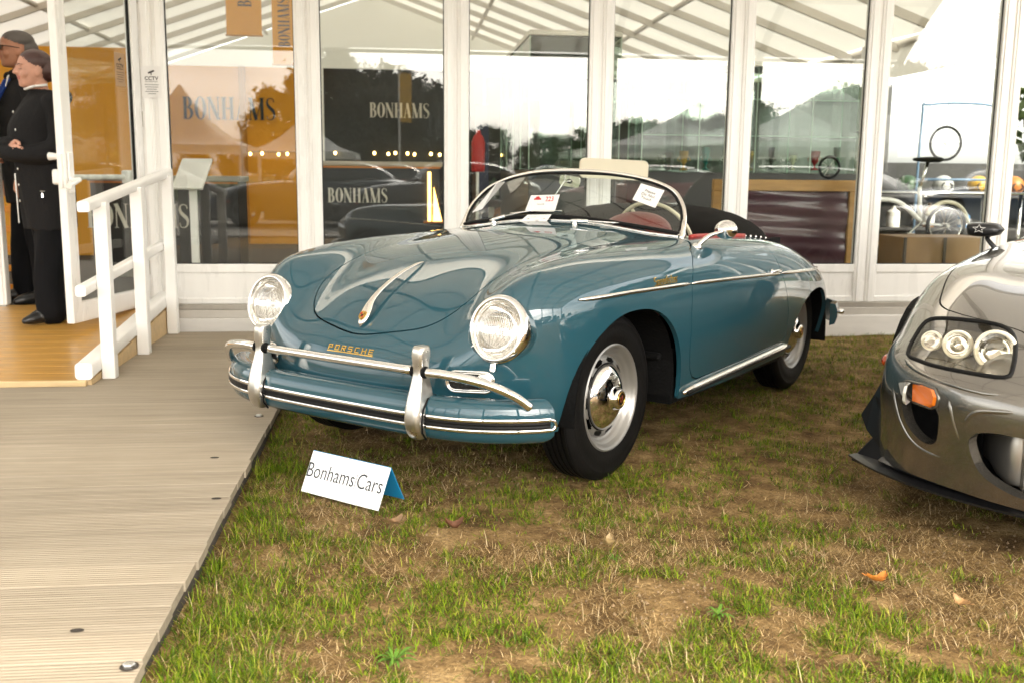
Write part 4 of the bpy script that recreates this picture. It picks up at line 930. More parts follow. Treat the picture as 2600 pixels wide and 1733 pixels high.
def rbar(name, s_, t0, t1, a, b, hw, hz, cap=0):
    mb = MB(); V = []
    n = 14
    for t in (t0, t1):
        z = rlz(t, a, b)
        V.append([(s_ + hw * math.cos(2 * math.pi * q / n) if cap else 0, 0) for q in range(n)])
    sec = rrect(2 * hw, 2 * hz, min(hw, hz) * .45, 3)
    loft(mb, [[(s_ + x, -t, rlz(t, a, b) + y) for x, y in sec] for t in (t0, t1)]); mb.build(name, white, rail, angle=40)
rbar('top_rail', -2.352, 1.98, .12, zt1, zt3, .030, .026)
zm1 = facz(653, -2.34, 1.74); zm3 = facz(566, -2.34, .24); rbar('mid_rail', -2.398, 1.95, .12, zm1, zm3, .026, .028)
rbar('kick_rail', -2.412, 1.93, .12, rz_(1.74) + .045, rz_(.24) + .055, .043, .043)

# ------------------------------------------------------------------ glass fronted marquee
alu = mat('white_powder_coat', (.85, .84, .81), .3, coat=.3, coat_rough=.15, var=.045, scale=2.2, stretch=(3, 3, .6)); alu2 = mat('grey_track', (.42, .39, .34), .4, .3, var=.15, scale=6)
pane_m = glass_mat('window_glass', (.95, .97, .955), .055)
marq = fthing('exhibition_marquee', 'white framed glass fronted exhibition marquee behind the cars', 'marquee')
MW, MS, M0, ZT = .172, 1.017, -1.51, 2.78
def mullion(s0, w=MW):
    mb = MB(); a = w / 2 - .006
    for q in (s0, s0 + w / 2 + .006):
        mb.bbox((q, -.03, .243), (q + a, .045, ZT), .004); mb.bbox((q + a * .22, -.038, .243), (q + a * .78, -.029, ZT), .004)
    mb.box((s0 + w / 2 - .008, -.02, .244), (s0 + w / 2 + .008, .03, ZT - .001)); mb.build('mullion', alu, marq)
edges = []
for k in range(-1, 9): mullion(M0 + MS * k); edges.append((M0 + MS * k + MW, M0 + MS * (k + 1)))
mullion(-3.65); mullion(-4.67); mullion(-5.69)
panes = edges + [(-4.67 + MW, -3.65), (-5.69 + MW, -4.67)]
for a, b in panes:
    mb = MB(); mb.box((a - .004, .006, .515), (b + .004, .012, ZT)); mb.build('glass_pane', pane_m, marq)
    mb = MB(); mb.bbox((a, -.026, .462), (b, .04, .522), .004); mb.bbox((a, -.014, .285), (b, .03, .463), .002); mb.bbox((a, -.026, .244), (b, .04, .286), .004); mb.build('base_panel', alu, marq)
    mb = MB()
    for x0, x1 in ((a, a + .006), (b - .006, b)): mb.box((x0, -.004, .524), (x1, .005, ZT - .002))
    mb.box((a + .0061, -.004, .523), (b - .0061, .005, .529)); mb.build('gasket', rubber, marq)
for nm, z0, z1, t, m_ in (('track', .205, .2425, .05, alu2), ('track', .150, .204, .065, mat('pale_track', (.55, .52, .47), .45, .2, var=.1, scale=5)), ('skirting_board', -.02, .149, .085, mat('white_skirting', (.74, .72, .68), .55, var=.08, scale=3, stretch=(1, 4, 4)))):
    for s0, s1 in ((-2.53, .9), (.904, 4.1), (4.104, 8.5)): mb = MB(); mb.bbox((s0, -t, z0), (s1, .03, z1), .004); mb.build(nm, m_, marq)
    mb = MB(); mb.bbox((-6.5, -t, z0), (-3.48, .03, z1), .004); mb.build(nm, m_, marq)
mb = MB(); mb.bbox((-6.6, -.04, ZT + .001), (8.5, .05, ZT + .2), .006); mb.build('header_beam', alu, marq)
RS, RA, REZ, RHW = -1.4, 4.75, 2.65, 6.0     # ridge position, apex height, eave height, half span
fab = fabric_mat('white_tent_fabric', (.88, .84, .76), .19)
rz2 = lambda s_: RA - (RA - REZ) * abs(s_ - RS) / RHW
for sg in (1, -1):
    mb = MB(); mb.grid([[(RS + sg * RHW * k / 12, y, rz2(RS + sg * RHW * k / 12) + .03 - .02 * math.sin(math.pi * ((y + .001) % 2.0) / 2.0)) for y in np.linspace(.0, 14.4, 37)] for k in range(13)]); mb.build('roof_fabric', fab, marq, smooth=True)
    for y in (.3, 1.4, 2.5, 3.6, 4.7, 5.8, 6.9, 8.0, 9.1, 10.2, 11.3, 12.4, 13.5):
        mb = MB(); a = Vector((RS, y, RA - .1)); b = Vector((RS + sg * RHW, y, REZ - .1)); mb.tube([a, b], .042, 4, up=(0, 1, 0), sect=[(-1, -.55), (1, -.55), (1, .55), (-1, .55)]); mb.build('rafter', mat('tent_alloy', (.66, .62, .55), .5, .2), marq)
    for k in (0, .35, .68, 1.):
        s_ = RS + sg * RHW * k; mb = MB(); mb.tube([(s_, 0.02, rz2(s_) - .06), (s_, 14.4, rz2(s_) - .06)], .035, 8); mb.build('purlin', mat('tent_alloy', (.66, .62, .55), .5, .2), marq)
    for y in (.25, 4.25, 8.3, 14.2): mb = MB(); mb.bbox((RS + sg * RHW - .08, y - .09, .23), (RS + sg * RHW + .08, y + .09, REZ), .006); mb.build('tent_leg', alu, marq)
mb = MB(); mb.add([(RS - RHW, 14.4, REZ), (RS, 14.4, RA), (RS + RHW, 14.4, REZ), (RS + RHW, 14.4, .2), (RS - RHW, 14.4, .2)], [(0, 1, 2, 3, 4)]); mb.build('gable_fabric', fab, marq)
mb = MB(); mb.add([(RS - RHW, -.0, ZT + .2), (RS - RHW + .2, 0, REZ + .28), (RS, 0, RA + .03), (RS + RHW, 0, REZ + .24), (RS + RHW, 0, ZT + .2)], [(0, 1, 2, 3, 4)]); mb.build('gable_fabric', fab, marq)
for sg in (1, -1): mb = MB(); mb.add([(RS + sg * RHW, 0.1, REZ), (RS + sg * RHW, 14.4, REZ), (RS + sg * RHW, 14.4, 2.25 if sg > 0 else .2), (RS + sg * RHW, .1, 2.25 if sg > 0 else .2)], [(0, 1, 2, 3)]); mb.build('side_fabric', fab, marq)
mb = MB(); mb.box((RS - RHW, .05, .10), (RS + RHW, 14.4, .228)); fl = mb.build('floor', mat('dark_floor_carpet', (.045, .04, .036), .9, var=.2, scale=3)); fl.matrix_world = FM; tag(fl, 'dark carpet floor inside the marquee', None, kind='structure')

# open door leaf
door_t = fthing('door', None, None, -2.545, .035, 0); door_t.parent = marq; door_t.matrix_parent_inverse = Matrix(); door_t.location = (-2.545, -.035, 0); door_t.rotation_euler = (0, 0, math.atan2(-.90, -.225))
DL, DT = .945, 2.45     # local x runs from the hinge along the leaf
mb = MB()
for x0, x1 in ((.0, .085), (DL - .095, DL)): mb.bbox((x0, -.025, .245), (x1, .025, DT), .004)
mb.bbox((.0851, -.025, .245), (DL - .0951, .025, .365), .004); mb.bbox((.0851, -.025, DT - .09), (DL - .0951, .025, DT), .004)
mb.build('leaf_frame', alu, door_t)
mb = MB(); mb.box((.083, -.004, .36), (DL - .093, .003, DT - .085)); mb.build('leaf_glass', pane_m, door_t)
mb = MB()
for x0, x1 in ((.085, .093), (DL - .103, DL - .095)): mb.box((x0, -.010, .366), (x1, .009, DT - .091))
mb.build('leaf_gasket', rubber, door_t)
mb = MB(); mb.tube([(.12, -.07, 1.115), (DL - .10, -.07, 1.115)], .017, 10); mb.bbox((DL - .1, -.085, 1.07), (DL - .03, -.0255, 1.16), .01); mb.bbox((.05, -.085, 1.07), (.12, -.0255, 1.16), .01); mb.build('panic_bar', alu, door_t, angle=40)
mb = MB(); mb.bbox((DL - .075, .0255, 1.02), (DL - .02, .04, 1.26), .006); mb.tube([(DL - .045, .04, 1.10), (DL - .045, .085, 1.10), (DL + .075, .088, 1.065)], [.012, .014, .017], 10); mb.bbox((DL - .001, -.012, 1.05), (DL + .012, .012, 1.25), .003); mb.build('door_handle', white, door_t, angle=40)
mb = MB(); mb.tube([(DL - .05, -.03, 1.235), (DL - .05, -.10, 1.235)], [.014, .024], 12); mb.build('lock_knob', white, door_t, smooth=True)
for z in (.5, 1.5, 2.3): mb = MB(); mb.tube([(-.012, .012, z - .05), (-.012, .012, z + .05)], .012, 8); mb.build('hinge', alu2, door_t)

# CCTV notices
def notice(M, label, m_paper, w_=.125, h_=.21, mirror=False):
    mb = MB(); mb.box((-w_ / 2, -h_ / 2, 0), (w_ / 2, h_ / 2, .002), M); o = mb.build('notice', m_paper); tag(o, label, 'notice')
    Mt = M @ (Matrix.Rotation(math.pi, 4, 'Y') @ Matrix.Translation((0, 0, .0006)) if mirror else Matrix.Translation((0, 0, .0026)))
    text_obj('notice_text', 'CCTV', h_ * .16, Mt @ Matrix.Translation((0, h_ * .11, 0)), ink, o, .0003, bold=.0008); text_obj('notice_text', 'IN OPERATION', h_ * .055, Mt @ Matrix.Translation((0, h_ * .015, 0)), ink, o, .0003)
    mb = MB(); mb.prism([(-.022, -.006), (.018, .010), (.022, .0), (-.018, -.016)], 0, .0005, Mt @ Matrix.Translation((0, h_ * .33, 0))); mb.box((-.003, -.03, 0), (.003, -.012, .0005), Mt @ Matrix.Translation((0, h_ * .36, 0)))
    for k in range(5): ww = w_ * (.36, .34, .26, .34, .2)[k]; mb.box((-ww, -h_ * (.09 + .07 * k), 0), (ww, -h_ * (.075 + .07 * k), .0004), Mt)
    mb.build('notice_print', ink, o)
sc_, zc_ = fac(348, 189, .04); notice(FM @ Matrix.Translation((sc_, -.0385, zc_)) @ Matrix.Rotation(R(90), 4, 'X'), 'white CCTV notice on the frame beside the open door', paper)
Mdoor = FM @ Matrix.Translation((-2.545, -.035, 0)) @ Matrix.Rotation(math.atan2(-.90, -.225), 4, 'Z')
notice(Mdoor @ Matrix.Translation((.22, .0042, 1.80)) @ Matrix.Rotation(R(90), 4, 'X') @ Matrix.Rotation(math.pi, 4, 'Y') @ Matrix.Translation((0, 0, -.002)), 'tan CCTV notice stuck on the glass of the open door', mat('tan_card', (.42, .27, .15), .7), mirror=False)
# ------------------------------------------------------------------ inside the marquee
orange = mat('orange_panel', (.70, .31, .006), .5); dark = mat('black_panel', (.012, .012, .013), .35, coat=.3, coat_rough=.1); grey_w = mat('grey_panel', (.10, .10, .10), .5)
cream_ink = mat('pale_lettering', (.70, .66, .58), .5); navy = mat('navy_lettering', (.012, .018, .03), .45)
TW = -6.3
def rect(px0, py0, px1, py1, t): a = fac(px0, py0, t); b = fac(px1, py1, t); return a[0], b[0], b[1], a[1]
def panel(name, label, cat, s0, s1, z0, z1, t, th, m_, group=None):
    r = fthing(name, label, cat, (s0 + s1) / 2, t, z0, group=group); mb = MB(); mb.bbox((s0 - (s0 + s1) / 2, 0, 0), (s1 - (s0 + s1) / 2, th, z1 - z0), .004); mb.build('board', m_, r); return r, (s0 + s1) / 2, z0
s0, s1, z0, z1 = rect(300, 148, 694, 560, TW)
ow, c0, zb = panel('orange_partition', 'tall orange partition with dark lettering inside the marquee', 'partition', s0, s1, .23, z1, TW, .08, orange)
a = rect(412, 222, 640, 277, TW); Mx_ = Matrix.Rotation(R(90), 4, 'X')
serif_text('lettering', 'BONHAMS', a[3] - a[2], Matrix.Translation(((a[0] + a[1]) / 2 - c0, -.004, (a[2] + a[3]) / 2 - zb)) @ Mx_, navy, ow)
for px in (560,):
    x_ = fac(px, 300, TW)[0] - c0; mb = MB(); mb.bbox((x_ - .04, -.03, .0), (x_ + .04, -.001, z1 - zb + .002), .004); mb.build('post', mat('orange_edge', (.42, .18, .01), .5), ow)
s0, s1, z0, z1 = rect(742, 157, 1110, 500, TW)
bw, c0, zb = panel('black_partition', 'tall black partition with pale lettering inside the marquee', 'partition', s0, s1, .23, z1, TW, .08, dark)
a = rect(843, 236, 992, 272, TW); serif_text('lettering', 'BONHAMS', a[3] - a[2], Matrix.Translation(((a[0] + a[1]) / 2 - c0, -.004, (a[2] + a[3]) / 2 - zb)) @ Mx_, cream_ink, bw)
s0, s1, z0, z1 = rect(1112, 176, 2030, 500, TW); panel('grey_partition', 'long dark grey partition behind the display cabinets', 'partition', s0 + .02, s1, .23, z1, TW, .08, mat('dark_grey_panel', (.03, .029, .027), .5))
# hanging banners
for px0, px1, py1, txt, lab in ((510, 602, 83, 'BONHAMS', 'orange hanging banner with its lettering cut by the roof'), (619, 676, 150, 'BONHAMS', 'orange hanging banner with vertical dark lettering')):
    t = -3.2; s0, s1, z0, z1 = rect(px0, py1 - 300, px1, py1, t); z1 = z0 + 1.5
    r = fthing('banner', lab, 'banner', (s0 + s1) / 2, t, z0); mb = MB(); mb.box((s0 - (s0 + s1) / 2, 0, 0), (s1 - (s0 + s1) / 2, .006, 1.5)); mb.build('cloth', orange, r)
    mb = MB(); mb.tube([(-.2, .003, 0), (.2, .003, 0)] if False else [((s0 - s1) / 2 - .01, .003, 0), ((s1 - s0) / 2 + .01, .003, 0)], .009, 8); mb.build('weight_bar', mat('orange_edge', (.42, .18, .01), .5), r)
    mb = MB()
    for q in (-1, 1): mb.tube([((s1 - s0) * .4 * q, .003, 1.5), ((s1 - s0) * .4 * q, .003, 2.6)], .002, 4)
    mb.build('cord', ink, r)
    hgt = (.11 if px0 > 600 else .13)
    serif_text('lettering', txt, hgt, Matrix.Translation((.01, -.0008, .12 + (.28 if px0 > 600 else .42))) @ Mx_ @ Matrix.Rotation(R(90), 4, 'Z'), navy, r, .0015)
# counters with lettered fronts
def counter(px0, px1, pyt, pyb, t, label, lpx0, lpx1, lpy0, lpy1, top_m, topn='counter_top'):
    s0, s1, z0, z1 = rect(px0, pyt, px1, pyb, t); c0 = (s0 + s1) / 2
    r = fthing('counter', label, 'counter', c0, t, .229); hw = (s1 - s0) / 2; H = z1 - .229
    mb = MB(); mb.bbox((-hw, 0, .08), (hw, .5, H - .05), .004); mb.build('carcass', dark, r); mb = MB(); mb.bbox((-hw + .02, .02, 0), (hw - .02, .48, .079), .003); mb.build('plinth', mat('grey_plinth', (.26, .25, .22), .5), r)
    mb = MB(); mb.bbox((-hw - .02, -.02, H - .0495), (hw + .02, .52, H), .006); mb.build(topn, top_m, r)
    mb = MB(); mb.box((-hw, -.004, H - .068), (hw, -.0005, H - .052)); mb.box((-hw, -.004, .082), (hw, -.0005, .092)); mb.build('copper_edge', mat('copper_edge', (.45, .17, .05), .3, .8), r)
    a = rect(lpx0, lpy0, lpx1, lpy1, t); serif_text('lettering', 'BONHAMS', a[3] - a[2], Matrix.Translation(((a[0] + a[1]) / 2 - c0, -.003, (a[2] + a[3]) / 2 - .229)) @ Mx_, cream_ink, r); return r
counter(205, 552, 402, 590, -2.0, 'dark counter with large pale lettering seen past the open door', 195, 440, 468, 524, mat('grey_top', (.33, .31, .28), .3))
counter(738, 1012, 370, 520, -3.6, 'dark counter with pale lettering before the black partition', 750, 893, 432, 466, mat('beige_top', (.42, .36, .28), .3))
# lectern with a sloping sign
s_, z_ = fac(440, 400, -.7); r = fthing('sign_lectern', 'white sign lectern with tilted panel just inside the glass', 'lectern', fac(446, 500, -.7)[0], -.7, .229)
mb = MB(); mb.bbox((-.028, -.015, .012), (.028, .015, z_ - .26), .003); mb.build('post', white, r); mb = MB(); mb.bbox((-.15, -.12, 0), (.15, .12, .012), .003); mb.build('foot', white, r)
Mt_ = Matrix.Translation((0, 0, z_ - .229)) @ Matrix.Rotation(R(-14), 4, 'Z') @ Matrix.Rotation(R(48), 4, 'X'); mb = MB(); mb.bbox((-.12, -.15, -.01), (.12, .15, .01), .003, Mt_); pn = mb.build('panel', white, r)
mb = MB(); mb.box((-.10, -.13, .0101), (.10, .13, .012), Mt_); mb.build('print', paper, pn)
# upright lit lamp with wedge sail
s_, z_ = fac(1000, 510, -3.4); r = fthing('sail_lamp', 'glowing post lamp with a wedge sail on the counter', 'lamp', s_, -3.55, z_)
glow = mat('warm_lamp_panel', (.9, .6, .2), .5, emit=(1, .55, .14), es=2.2)
a = rect(978, 395, 984, 503, -3.4); mb = MB(); mb.bbox((-.075, -.02, .0), (-.04, .02, a[3] - z_), .004); mb.build('post', glow, r)
mb = MB(); V = [(-.02, -.02, .0), (.075, -.02, .0), (-.01, -.02, .36)]; mb.add(V + [(x, .02, z) for x, y, z in V], [(0, 1, 2), (5, 4, 3), (0, 3, 4, 1), (1, 4, 5, 2), (2, 5, 3, 0)]); mb.build('sail', glow, r)
mb = MB(); mb.bbox((-.12, -.06, -.02), (.12, .06, -.001), .004); mb.build('base', mat('copper_edge', (.45, .17, .05), .3, .8), r)
# glass display cabinets
vg = glass_mat('cabinet_glass', (.90, .96, .92), .05); edge_g = mat('green_glass_edge', (.42, .55, .44), .15)
def vitrine(px0, px1, pyt, pyb, t, depth, label, shelves, base_m, zf=.229):
    s0, s1, z0, z1 = rect(px0, pyt, px1, pyb, t); c0 = (s0 + s1) / 2; hw = (s1 - s0) / 2
    r = fthing('display_cabinet', label, 'cabinet', c0, t, zf, group='glass display cabinets'); H = z1 - zf; hb = z0 - zf
    mb = MB(); mb.bbox((-hw, 0, 0), (hw, depth, hb), .004); mb.build('base', base_m, r); mb = MB(); mb.bbox((-hw - .01, -.01, H - .05), (hw + .01, depth + .01, H), .006); cp = mb.build('cap', mat('steel_cap', (.6, .58, .53), .25, .8), r)
    mb = MB(); mb.box((-hw + .03, .03, H - .056), (hw - .03, depth - .03, H - .0505)); mb.build('light_panel', mat('smoked_panel', (.06, .06, .06), .3), cp)
    for a, b in (((-hw, 0), (hw, .006)), ((-hw, depth - .006), (hw, depth)), ((-hw, .0065), (-hw + .006, depth - .0065)), ((hw - .006, .0065), (hw, depth - .0065))):
        mb = MB(); mb.box((a[0], a[1], hb + .001), (b[0], b[1], H - .051)); mb.build('glass_side', vg, r)
    n = max(1, int(round(2 * hw / .55)))
    for k in range(n + 1):
        x = -hw + 2 * hw * k / n
        for y in ((-.002, depth) if depth < 1 or 0 < k < n else (-.002, depth * .25, depth * .5, depth * .75, depth)): mb = MB(); mb.box((x - .004, y, hb + .001), (x + .004, y + .004, H - .051)); mb.build('glass_edge', edge_g, r)
    for q in shelves: mb = MB(); z = hb + (H - hb) * q; mb.box((-hw + .008, .01, z), (hw - .008, depth - .01, z + .008)); mb.build('shelf', vg, r); mb = MB(); mb.box((-hw + .008, .0065, z + .0005), (hw - .008, .0095, z + .0075)); mb.build('shelf_edge', edge_g, r)
    return r, hw, hb, H
base_d = mat('dark_plinth', (.03, .027, .025), .4); base_w = mat('walnut_plinth', (.09, .05, .028), .45)
vitrine(1218, 1420, 68, 392, -1.9, 2.6, 'tall glass display cabinet with steel cap reaching towards the ridge', (.5,), base_d)
vitrine(1480, 1985, 136, 400, -2.6, .6, 'long low glass display cabinet behind the roadster', (.33, .66), base_d)
# things on show inside: small parts on shelves, red toolbox, navy board
ex = random.Random(3)
for k in range(9):
    s_, z_ = fac(1520 + 50 * k, 392, -2.9); r_ = ex.uniform(.03, .055); nm_ = ('chrome', 'amber', 'teal', 'satin grey', 'brass', 'black', 'ivory', 'ruby red', 'dark green')[k]; m_ = (chrome, mat('amber_glass', (.5, .25, .03), .1), mat('teal_enamel', (.03, .2, .2), .3), satin, gold, black, cream, mat('ruby_enamel', (.3, .01, .02), .2), mat('green_enamel', (.01, .08, .03), .2))[k]
    o = fthing('trophy', nm_ + ' two handled trophy cup on show in the long low display cabinet', 'trophy', s_, -2.9, z_ + .003, group='trophies in the long cabinet')
    mb = MB(); mb.lathe([(.0005, 0), (r_ * .9, 0), (r_ * .8, .01), (r_ * .25, .02), (r_ * .2, .05), (r_ * .6, .08), (r_, .13 + .03 * (k % 3)), (r_ * 1.05, .15 + .04 * (k % 3))], 18); mb.build('cup', m_, o, smooth=True)
    mb = MB()
    for q in (1, -1): mb.tube([(q * r_ * .6, 0, .085), (q * r_ * 1.6, 0, .10), (q * r_ * 1.0, 0, .14)], .004, 6)
    mb.build('handle', m_, o)
s0, s1, z0, z1 = rect(1093, 240, 1122, 470, -2.2); r, _, _ = panel('navy_board', 'narrow navy upright board beside the tall cabinet', 'board', s0, s1, .229, z1, -2.2, .04, mat('navy_board', (.012, .016, .045), .5)); mb = MB(); mb.bbox((-.12, -.1, 0), (.12, .14, .015), .004); mb.build('foot', base_d, r)
# large framed canvas leaning just inside the glass
s0, s1, z0, z1 = rect(1640, 412, 1962, 605, -.28); oak = mat('oak_frame', (.42, .23, .07), .4, var=.2, scale=4, stretch=(1, 6, 6)); c0 = (s0 + s1) / 2; hw = (s1 - s0) / 2; H = z1 - .23
r = fthing('framed_canvas', 'large oak framed purple canvas standing inside the glass', 'picture', c0, -.28, .23)
for a, b in (((-hw, 0, H - .085), (hw, .05, H)), ((-hw, 0, 0), (hw, .05, .08)), ((-hw, 0, .0805), (-hw + .07, .05, H - .0855)), ((hw - .07, 0, .0805), (hw, .05, H - .0855))): mb = MB(); mb.bbox(a, b, .005); mb.build('frame_rail', oak, r)
mb = MB(); mb.grid([[(x, .02 + .006 * math.sin(x * 5 + z * 23) + .004 * math.sin(z * 61 + x * 3), z) for z in np.linspace(.08, H - .085, 40)] for x in np.linspace(-hw + .07, hw - .07, 30)]); mb.build('canvas', mat('purple_canvas', (.075, .032, .042), .3, coat=.4, coat_rough=.15), r, smooth=True)
# cardboard box and folding bicycle
s0, s1, z0, z1 = rect(2074, 545, 2262, 605, -.35); r = fthing('plywood_box', 'brown plywood box in front of the folding bicycle', 'box', (s0 + s1) / 2, -.35, .229); hw = (s1 - s0) / 2; Hb = z1 - .229
mb = MB(); mb.bbox((-hw, 0, 0), (hw, .4, Hb), .004); mb.build('shell', mat('brown_board', (.26, .15, .06), .6, var=.12, scale=3), r)
for x in (-hw + .02, 0, hw - .02): mb = MB(); mb.bbox((x - .012, -.012, .001), (x + .012, -.0005, Hb - .002), .002); mb.build('batten', mat('dark_batten', (.06, .045, .03), .6), r)
bs, bz = fac(2172, 512, -.55); bz0 = bz - .2
bs, bz = fac(2172, 518, -.95)
pl_ = fthing('display_plinth', 'low dark display plinth under the folding bicycle', 'plinth', bs - .4, -.95, .229); ph_ = bz - .183 - .229
mb = MB(); mb.bbox((-.75, -.12, .03), (.75, .3, ph_), .004); mb.build('block', base_d, pl_); mb = MB(); mb.bbox((-.73, -.1, 0), (.73, .28, .029), .003); mb.build('foot', under, pl_)
bike = fthing('folding_bicycle', 'white framed folding bicycle standing on a dark plinth', 'bicycle', bs - .25, -.95, ph_ + .229)
def bwheel(x, z, rr):
    r = thing('wheel', None, None, parent=bike); r.location = (x, 0, z); Mq = Matrix.Rotation(R(90), 4, 'X')
    mb = MB(); mb.tube([(rr * math.cos(a), 0, rr * math.sin(a)) for a in [2 * math.pi * i / 40 for i in range(40)]], .016, 8, closed=True); mb.build('tyre', rubber, r, smooth=True)
    mb = MB(); mb.tube([((rr - .02) * math.cos(a), 0, (rr - .02) * math.sin(a)) for a in [2 * math.pi * i / 40 for i in range(40)]], .007, 6, closed=True); mb.build('rim', chrome, r, smooth=True)
    for k in range(16): a = 2 * math.pi * k / 16; mb = MB(); mb.tube([(.02 * math.cos(a + .5), .015 * (-1) ** k, .02 * math.sin(a + .5)), ((rr - .02) * math.cos(a), 0, (rr - .02) * math.sin(a))], .0016, 4); mb.build('spoke', chrome, r)
    mb = MB(); mb.tube([(0, -.04, 0), (0, .04, 0)], .018, 10); mb.build('hub', chrome, r)
    mb = MB(); mb.tube([((rr + .03) * math.cos(a), 0, (rr + .03) * math.sin(a)) for a in [R(5 + 150 * i / 16) for i in range(17)]], .018, 8); mb.build('mudguard', cream, r, smooth=True)
rr = .165; bwheel(.25, rr + .018, rr); bwheel(-.62, rr + .018, rr)
mb = MB(); mb.tube(spline([(-.55, 0, .62), (-.5, 0, .42), (-.2, 0, .38), (.02, 0, .22)], 6), .021, 10); mb.tube([(.02, 0, .22), (-.01, 0, .5)], .018, 10); mb.tube([(.02, 0, .2), (.25, .03, rr + .018)], .010, 8); mb.tube([(-.52, 0, .5), (-.62, .04, rr + .018)], .011, 8); mb.build('frame', white, bike, smooth=True)
mb = MB(); mb.tube([(-.01, 0, .48), (.05, 0, .72)], .014, 10); mb.build('seat_post', chrome, bike, smooth=True); mb = MB(); secs = [[(x, w_ * math.cos(a), .73 + h * math.sin(a)) for a in [2 * math.pi * i / 12 for i in range(12)]] for x, w_, h in ((-.08, .015, .012), (-.02, .03, .02), (.08, .055, .025), (.14, .075, .025), (.17, .05, .012))]; loft(mb, secs); mb.build('saddle', rubber, bike, smooth=True)
mb = MB(); mb.tube([(-.55, 0, .6), (-.5, 0, .95)], .014, 8); mb.tube([(-.5, -.2, .96), (-.5, 0, .95), (-.5, .2, .96)], .012, 8); mb.build('handlebar', chrome, bike, smooth=True)
mb = MB(); mb.tube([(.02, -.05, .22), (-.1, -.06, .12)], .008, 6); mb.bbox((-.14, -.12, .105), (-.08, -.05, .125), .004); mb.lathe([(.06, -.03), (.062, -.026), (.06, -.022)], 20, Matrix.Translation((.02, 0, .22)) @ Matrix.Rotation(R(90), 4, 'X')); mb.build('crankset', chrome, bike, angle=40)
# dark glass topped table behind the bicycle
s0, s1, z0, z1 = rect(2010, 440, 2300, 600, -1.6); r = fthing('glass_table', 'dark glass topped table with chrome edge behind the bicycle', 'table', (s0 + s1) / 2, -1.6, .229); hw = (s1 - s0) / 2 + .3; H = z1 - .229
mb = MB(); mb.bbox((-hw, 0, H - .02), (hw, .8, H), .004); mb.build('tabletop', dark, r); mb = MB(); mb.tube([(-hw, -.004, H - .01), (hw, -.004, H - .01)], .009, 8); mb.build('edge_tube', chrome, r, smooth=True)
for x in (-hw + .1, hw - .1):
    for y in (.1, .7): mb = MB(); mb.tube([(x, y, 0), (x, y, H - .02)], .02, 8); mb.build('leg', chrome, r, smooth=True)
# orange perforated crate seen in the doorway
s_, z_ = fac(25, 560, -.9); r = fthing('orange_barrier', 'orange perforated plastic barrier panel in the doorway', 'barrier', s_ + .1, -.9, .229); oc = mat('orange_plastic', (.75, .27, .01), .4)
for k in range(8): mb = MB(); mb.bbox((-.5, 0, .005 + .15 * k), (.14, .03, .055 + .15 * k), .006); mb.build('bar', oc, r)
for k in range(7): mb = MB(); mb.bbox((-.5 + .1 * k, .002, .056), (-.46 + .1 * k, .028, 1.1), .004); mb.build('upright', oc, r)
s0, s1, z0, z1 = rect(-60, 92, 45, 700, -4.0); panel('orange_side_panel', 'orange wall panel behind the two people', 'partition', s0 - 1, s1 + 1.3, .23, z1, -4.4, .06, orange)

# ------------------------------------------------------------------ barrel canopy over the cars
can = fthing('barrel_canopy', 'white barrel vault canopy on steel hoops above the cars', 'canopy')
CT0, CT1, CZ0, CZ1, CR = .35, 8.3, 3.25, 2.95, 1.6
def cprof(u): t = CT0 + (CT1 - CT0) * u; return t, CZ0 + (CZ1 - CZ0) * u + CR * math.sin(math.pi * u) ** .85
fab2 = fabric_mat('canopy_fabric', (.86, .85, .82), .21)
SS = np.arange(-9, 7.1, 1.0)
mb = MB(); mb.grid([[(s_, -cprof(u)[0], cprof(u)[1] + .04) for u in np.linspace(0, 1, 33)] for s_ in SS]); mb.build('fabric', fab2, can, smooth=True)
hoop_m = mat('galvanised_hoop', (.13, .135, .14), .4, .6)
for s_ in np.linspace(-9, 7, 8):
    mb = MB(); mb.tube([(s_, -cprof(u)[0], cprof(u)[1]) for u in np.linspace(0, 1, 25)], .06, 8); mb.build('hoop', hoop_m, can, smooth=True)
    mb = MB(); mb.bbox((s_ - .05, -CT1 - .05, -.02), (s_ + .05, -CT1 + .05, CZ1), .006); mb.build('post', hoop_m, can)
for u in (0, .12, .26, .42, .58, .74, .88, 1.):
    t, z = cprof(u); mb = MB(); mb.tube([(-9, -t, z + .0), (7, -t, z + .0)], .03, 6); mb.build('purlin', hoop_m, can, smooth=True)
# ------------------------------------------------------------------ clutter on show behind the panes
def shelf_unit(px0, px1, pyt, t, label, seed):
    s0, s1, z0, z1 = rect(px0, pyt, px1, 600, t); hw = (s1 - s0) / 2; r = fthing('sales_stand', label, 'stand', (s0 + s1) / 2, t, .229, group='sales stands'); H = z1 - .229
    mb = MB(); mb.bbox((-hw, .38, 0), (hw, .42, H), .004); mb.build('back_board', mat('charcoal_board', (.025, .024, .023), .6), r)
    for k in range(3): mb = MB(); z = H * (.02 + .32 * k); mb.bbox((-hw, 0, z), (hw, .379, z + .03), .004); mb.build('shelf', base_d, r)
    for x in (-hw, hw - .03): mb = MB(); mb.bbox((x, .0, 0), (x + .03, .379, H), .004); mb.build('upright', base_w, r)
    return r, (s0 + s1) / 2, hw, H
rr_ = random.Random(11)
cols = [('yellow', (.42, .25, .03)), ('orange', (.38, .13, .02)), ('red', (.4, .015, .012)), ('white', (.7, .68, .63)), ('brown', (.2, .1, .04)), ('sky blue', (.05, .2, .42)), ('green', (.03, .07, .03)), ('silver grey', (.35, .35, .34))]
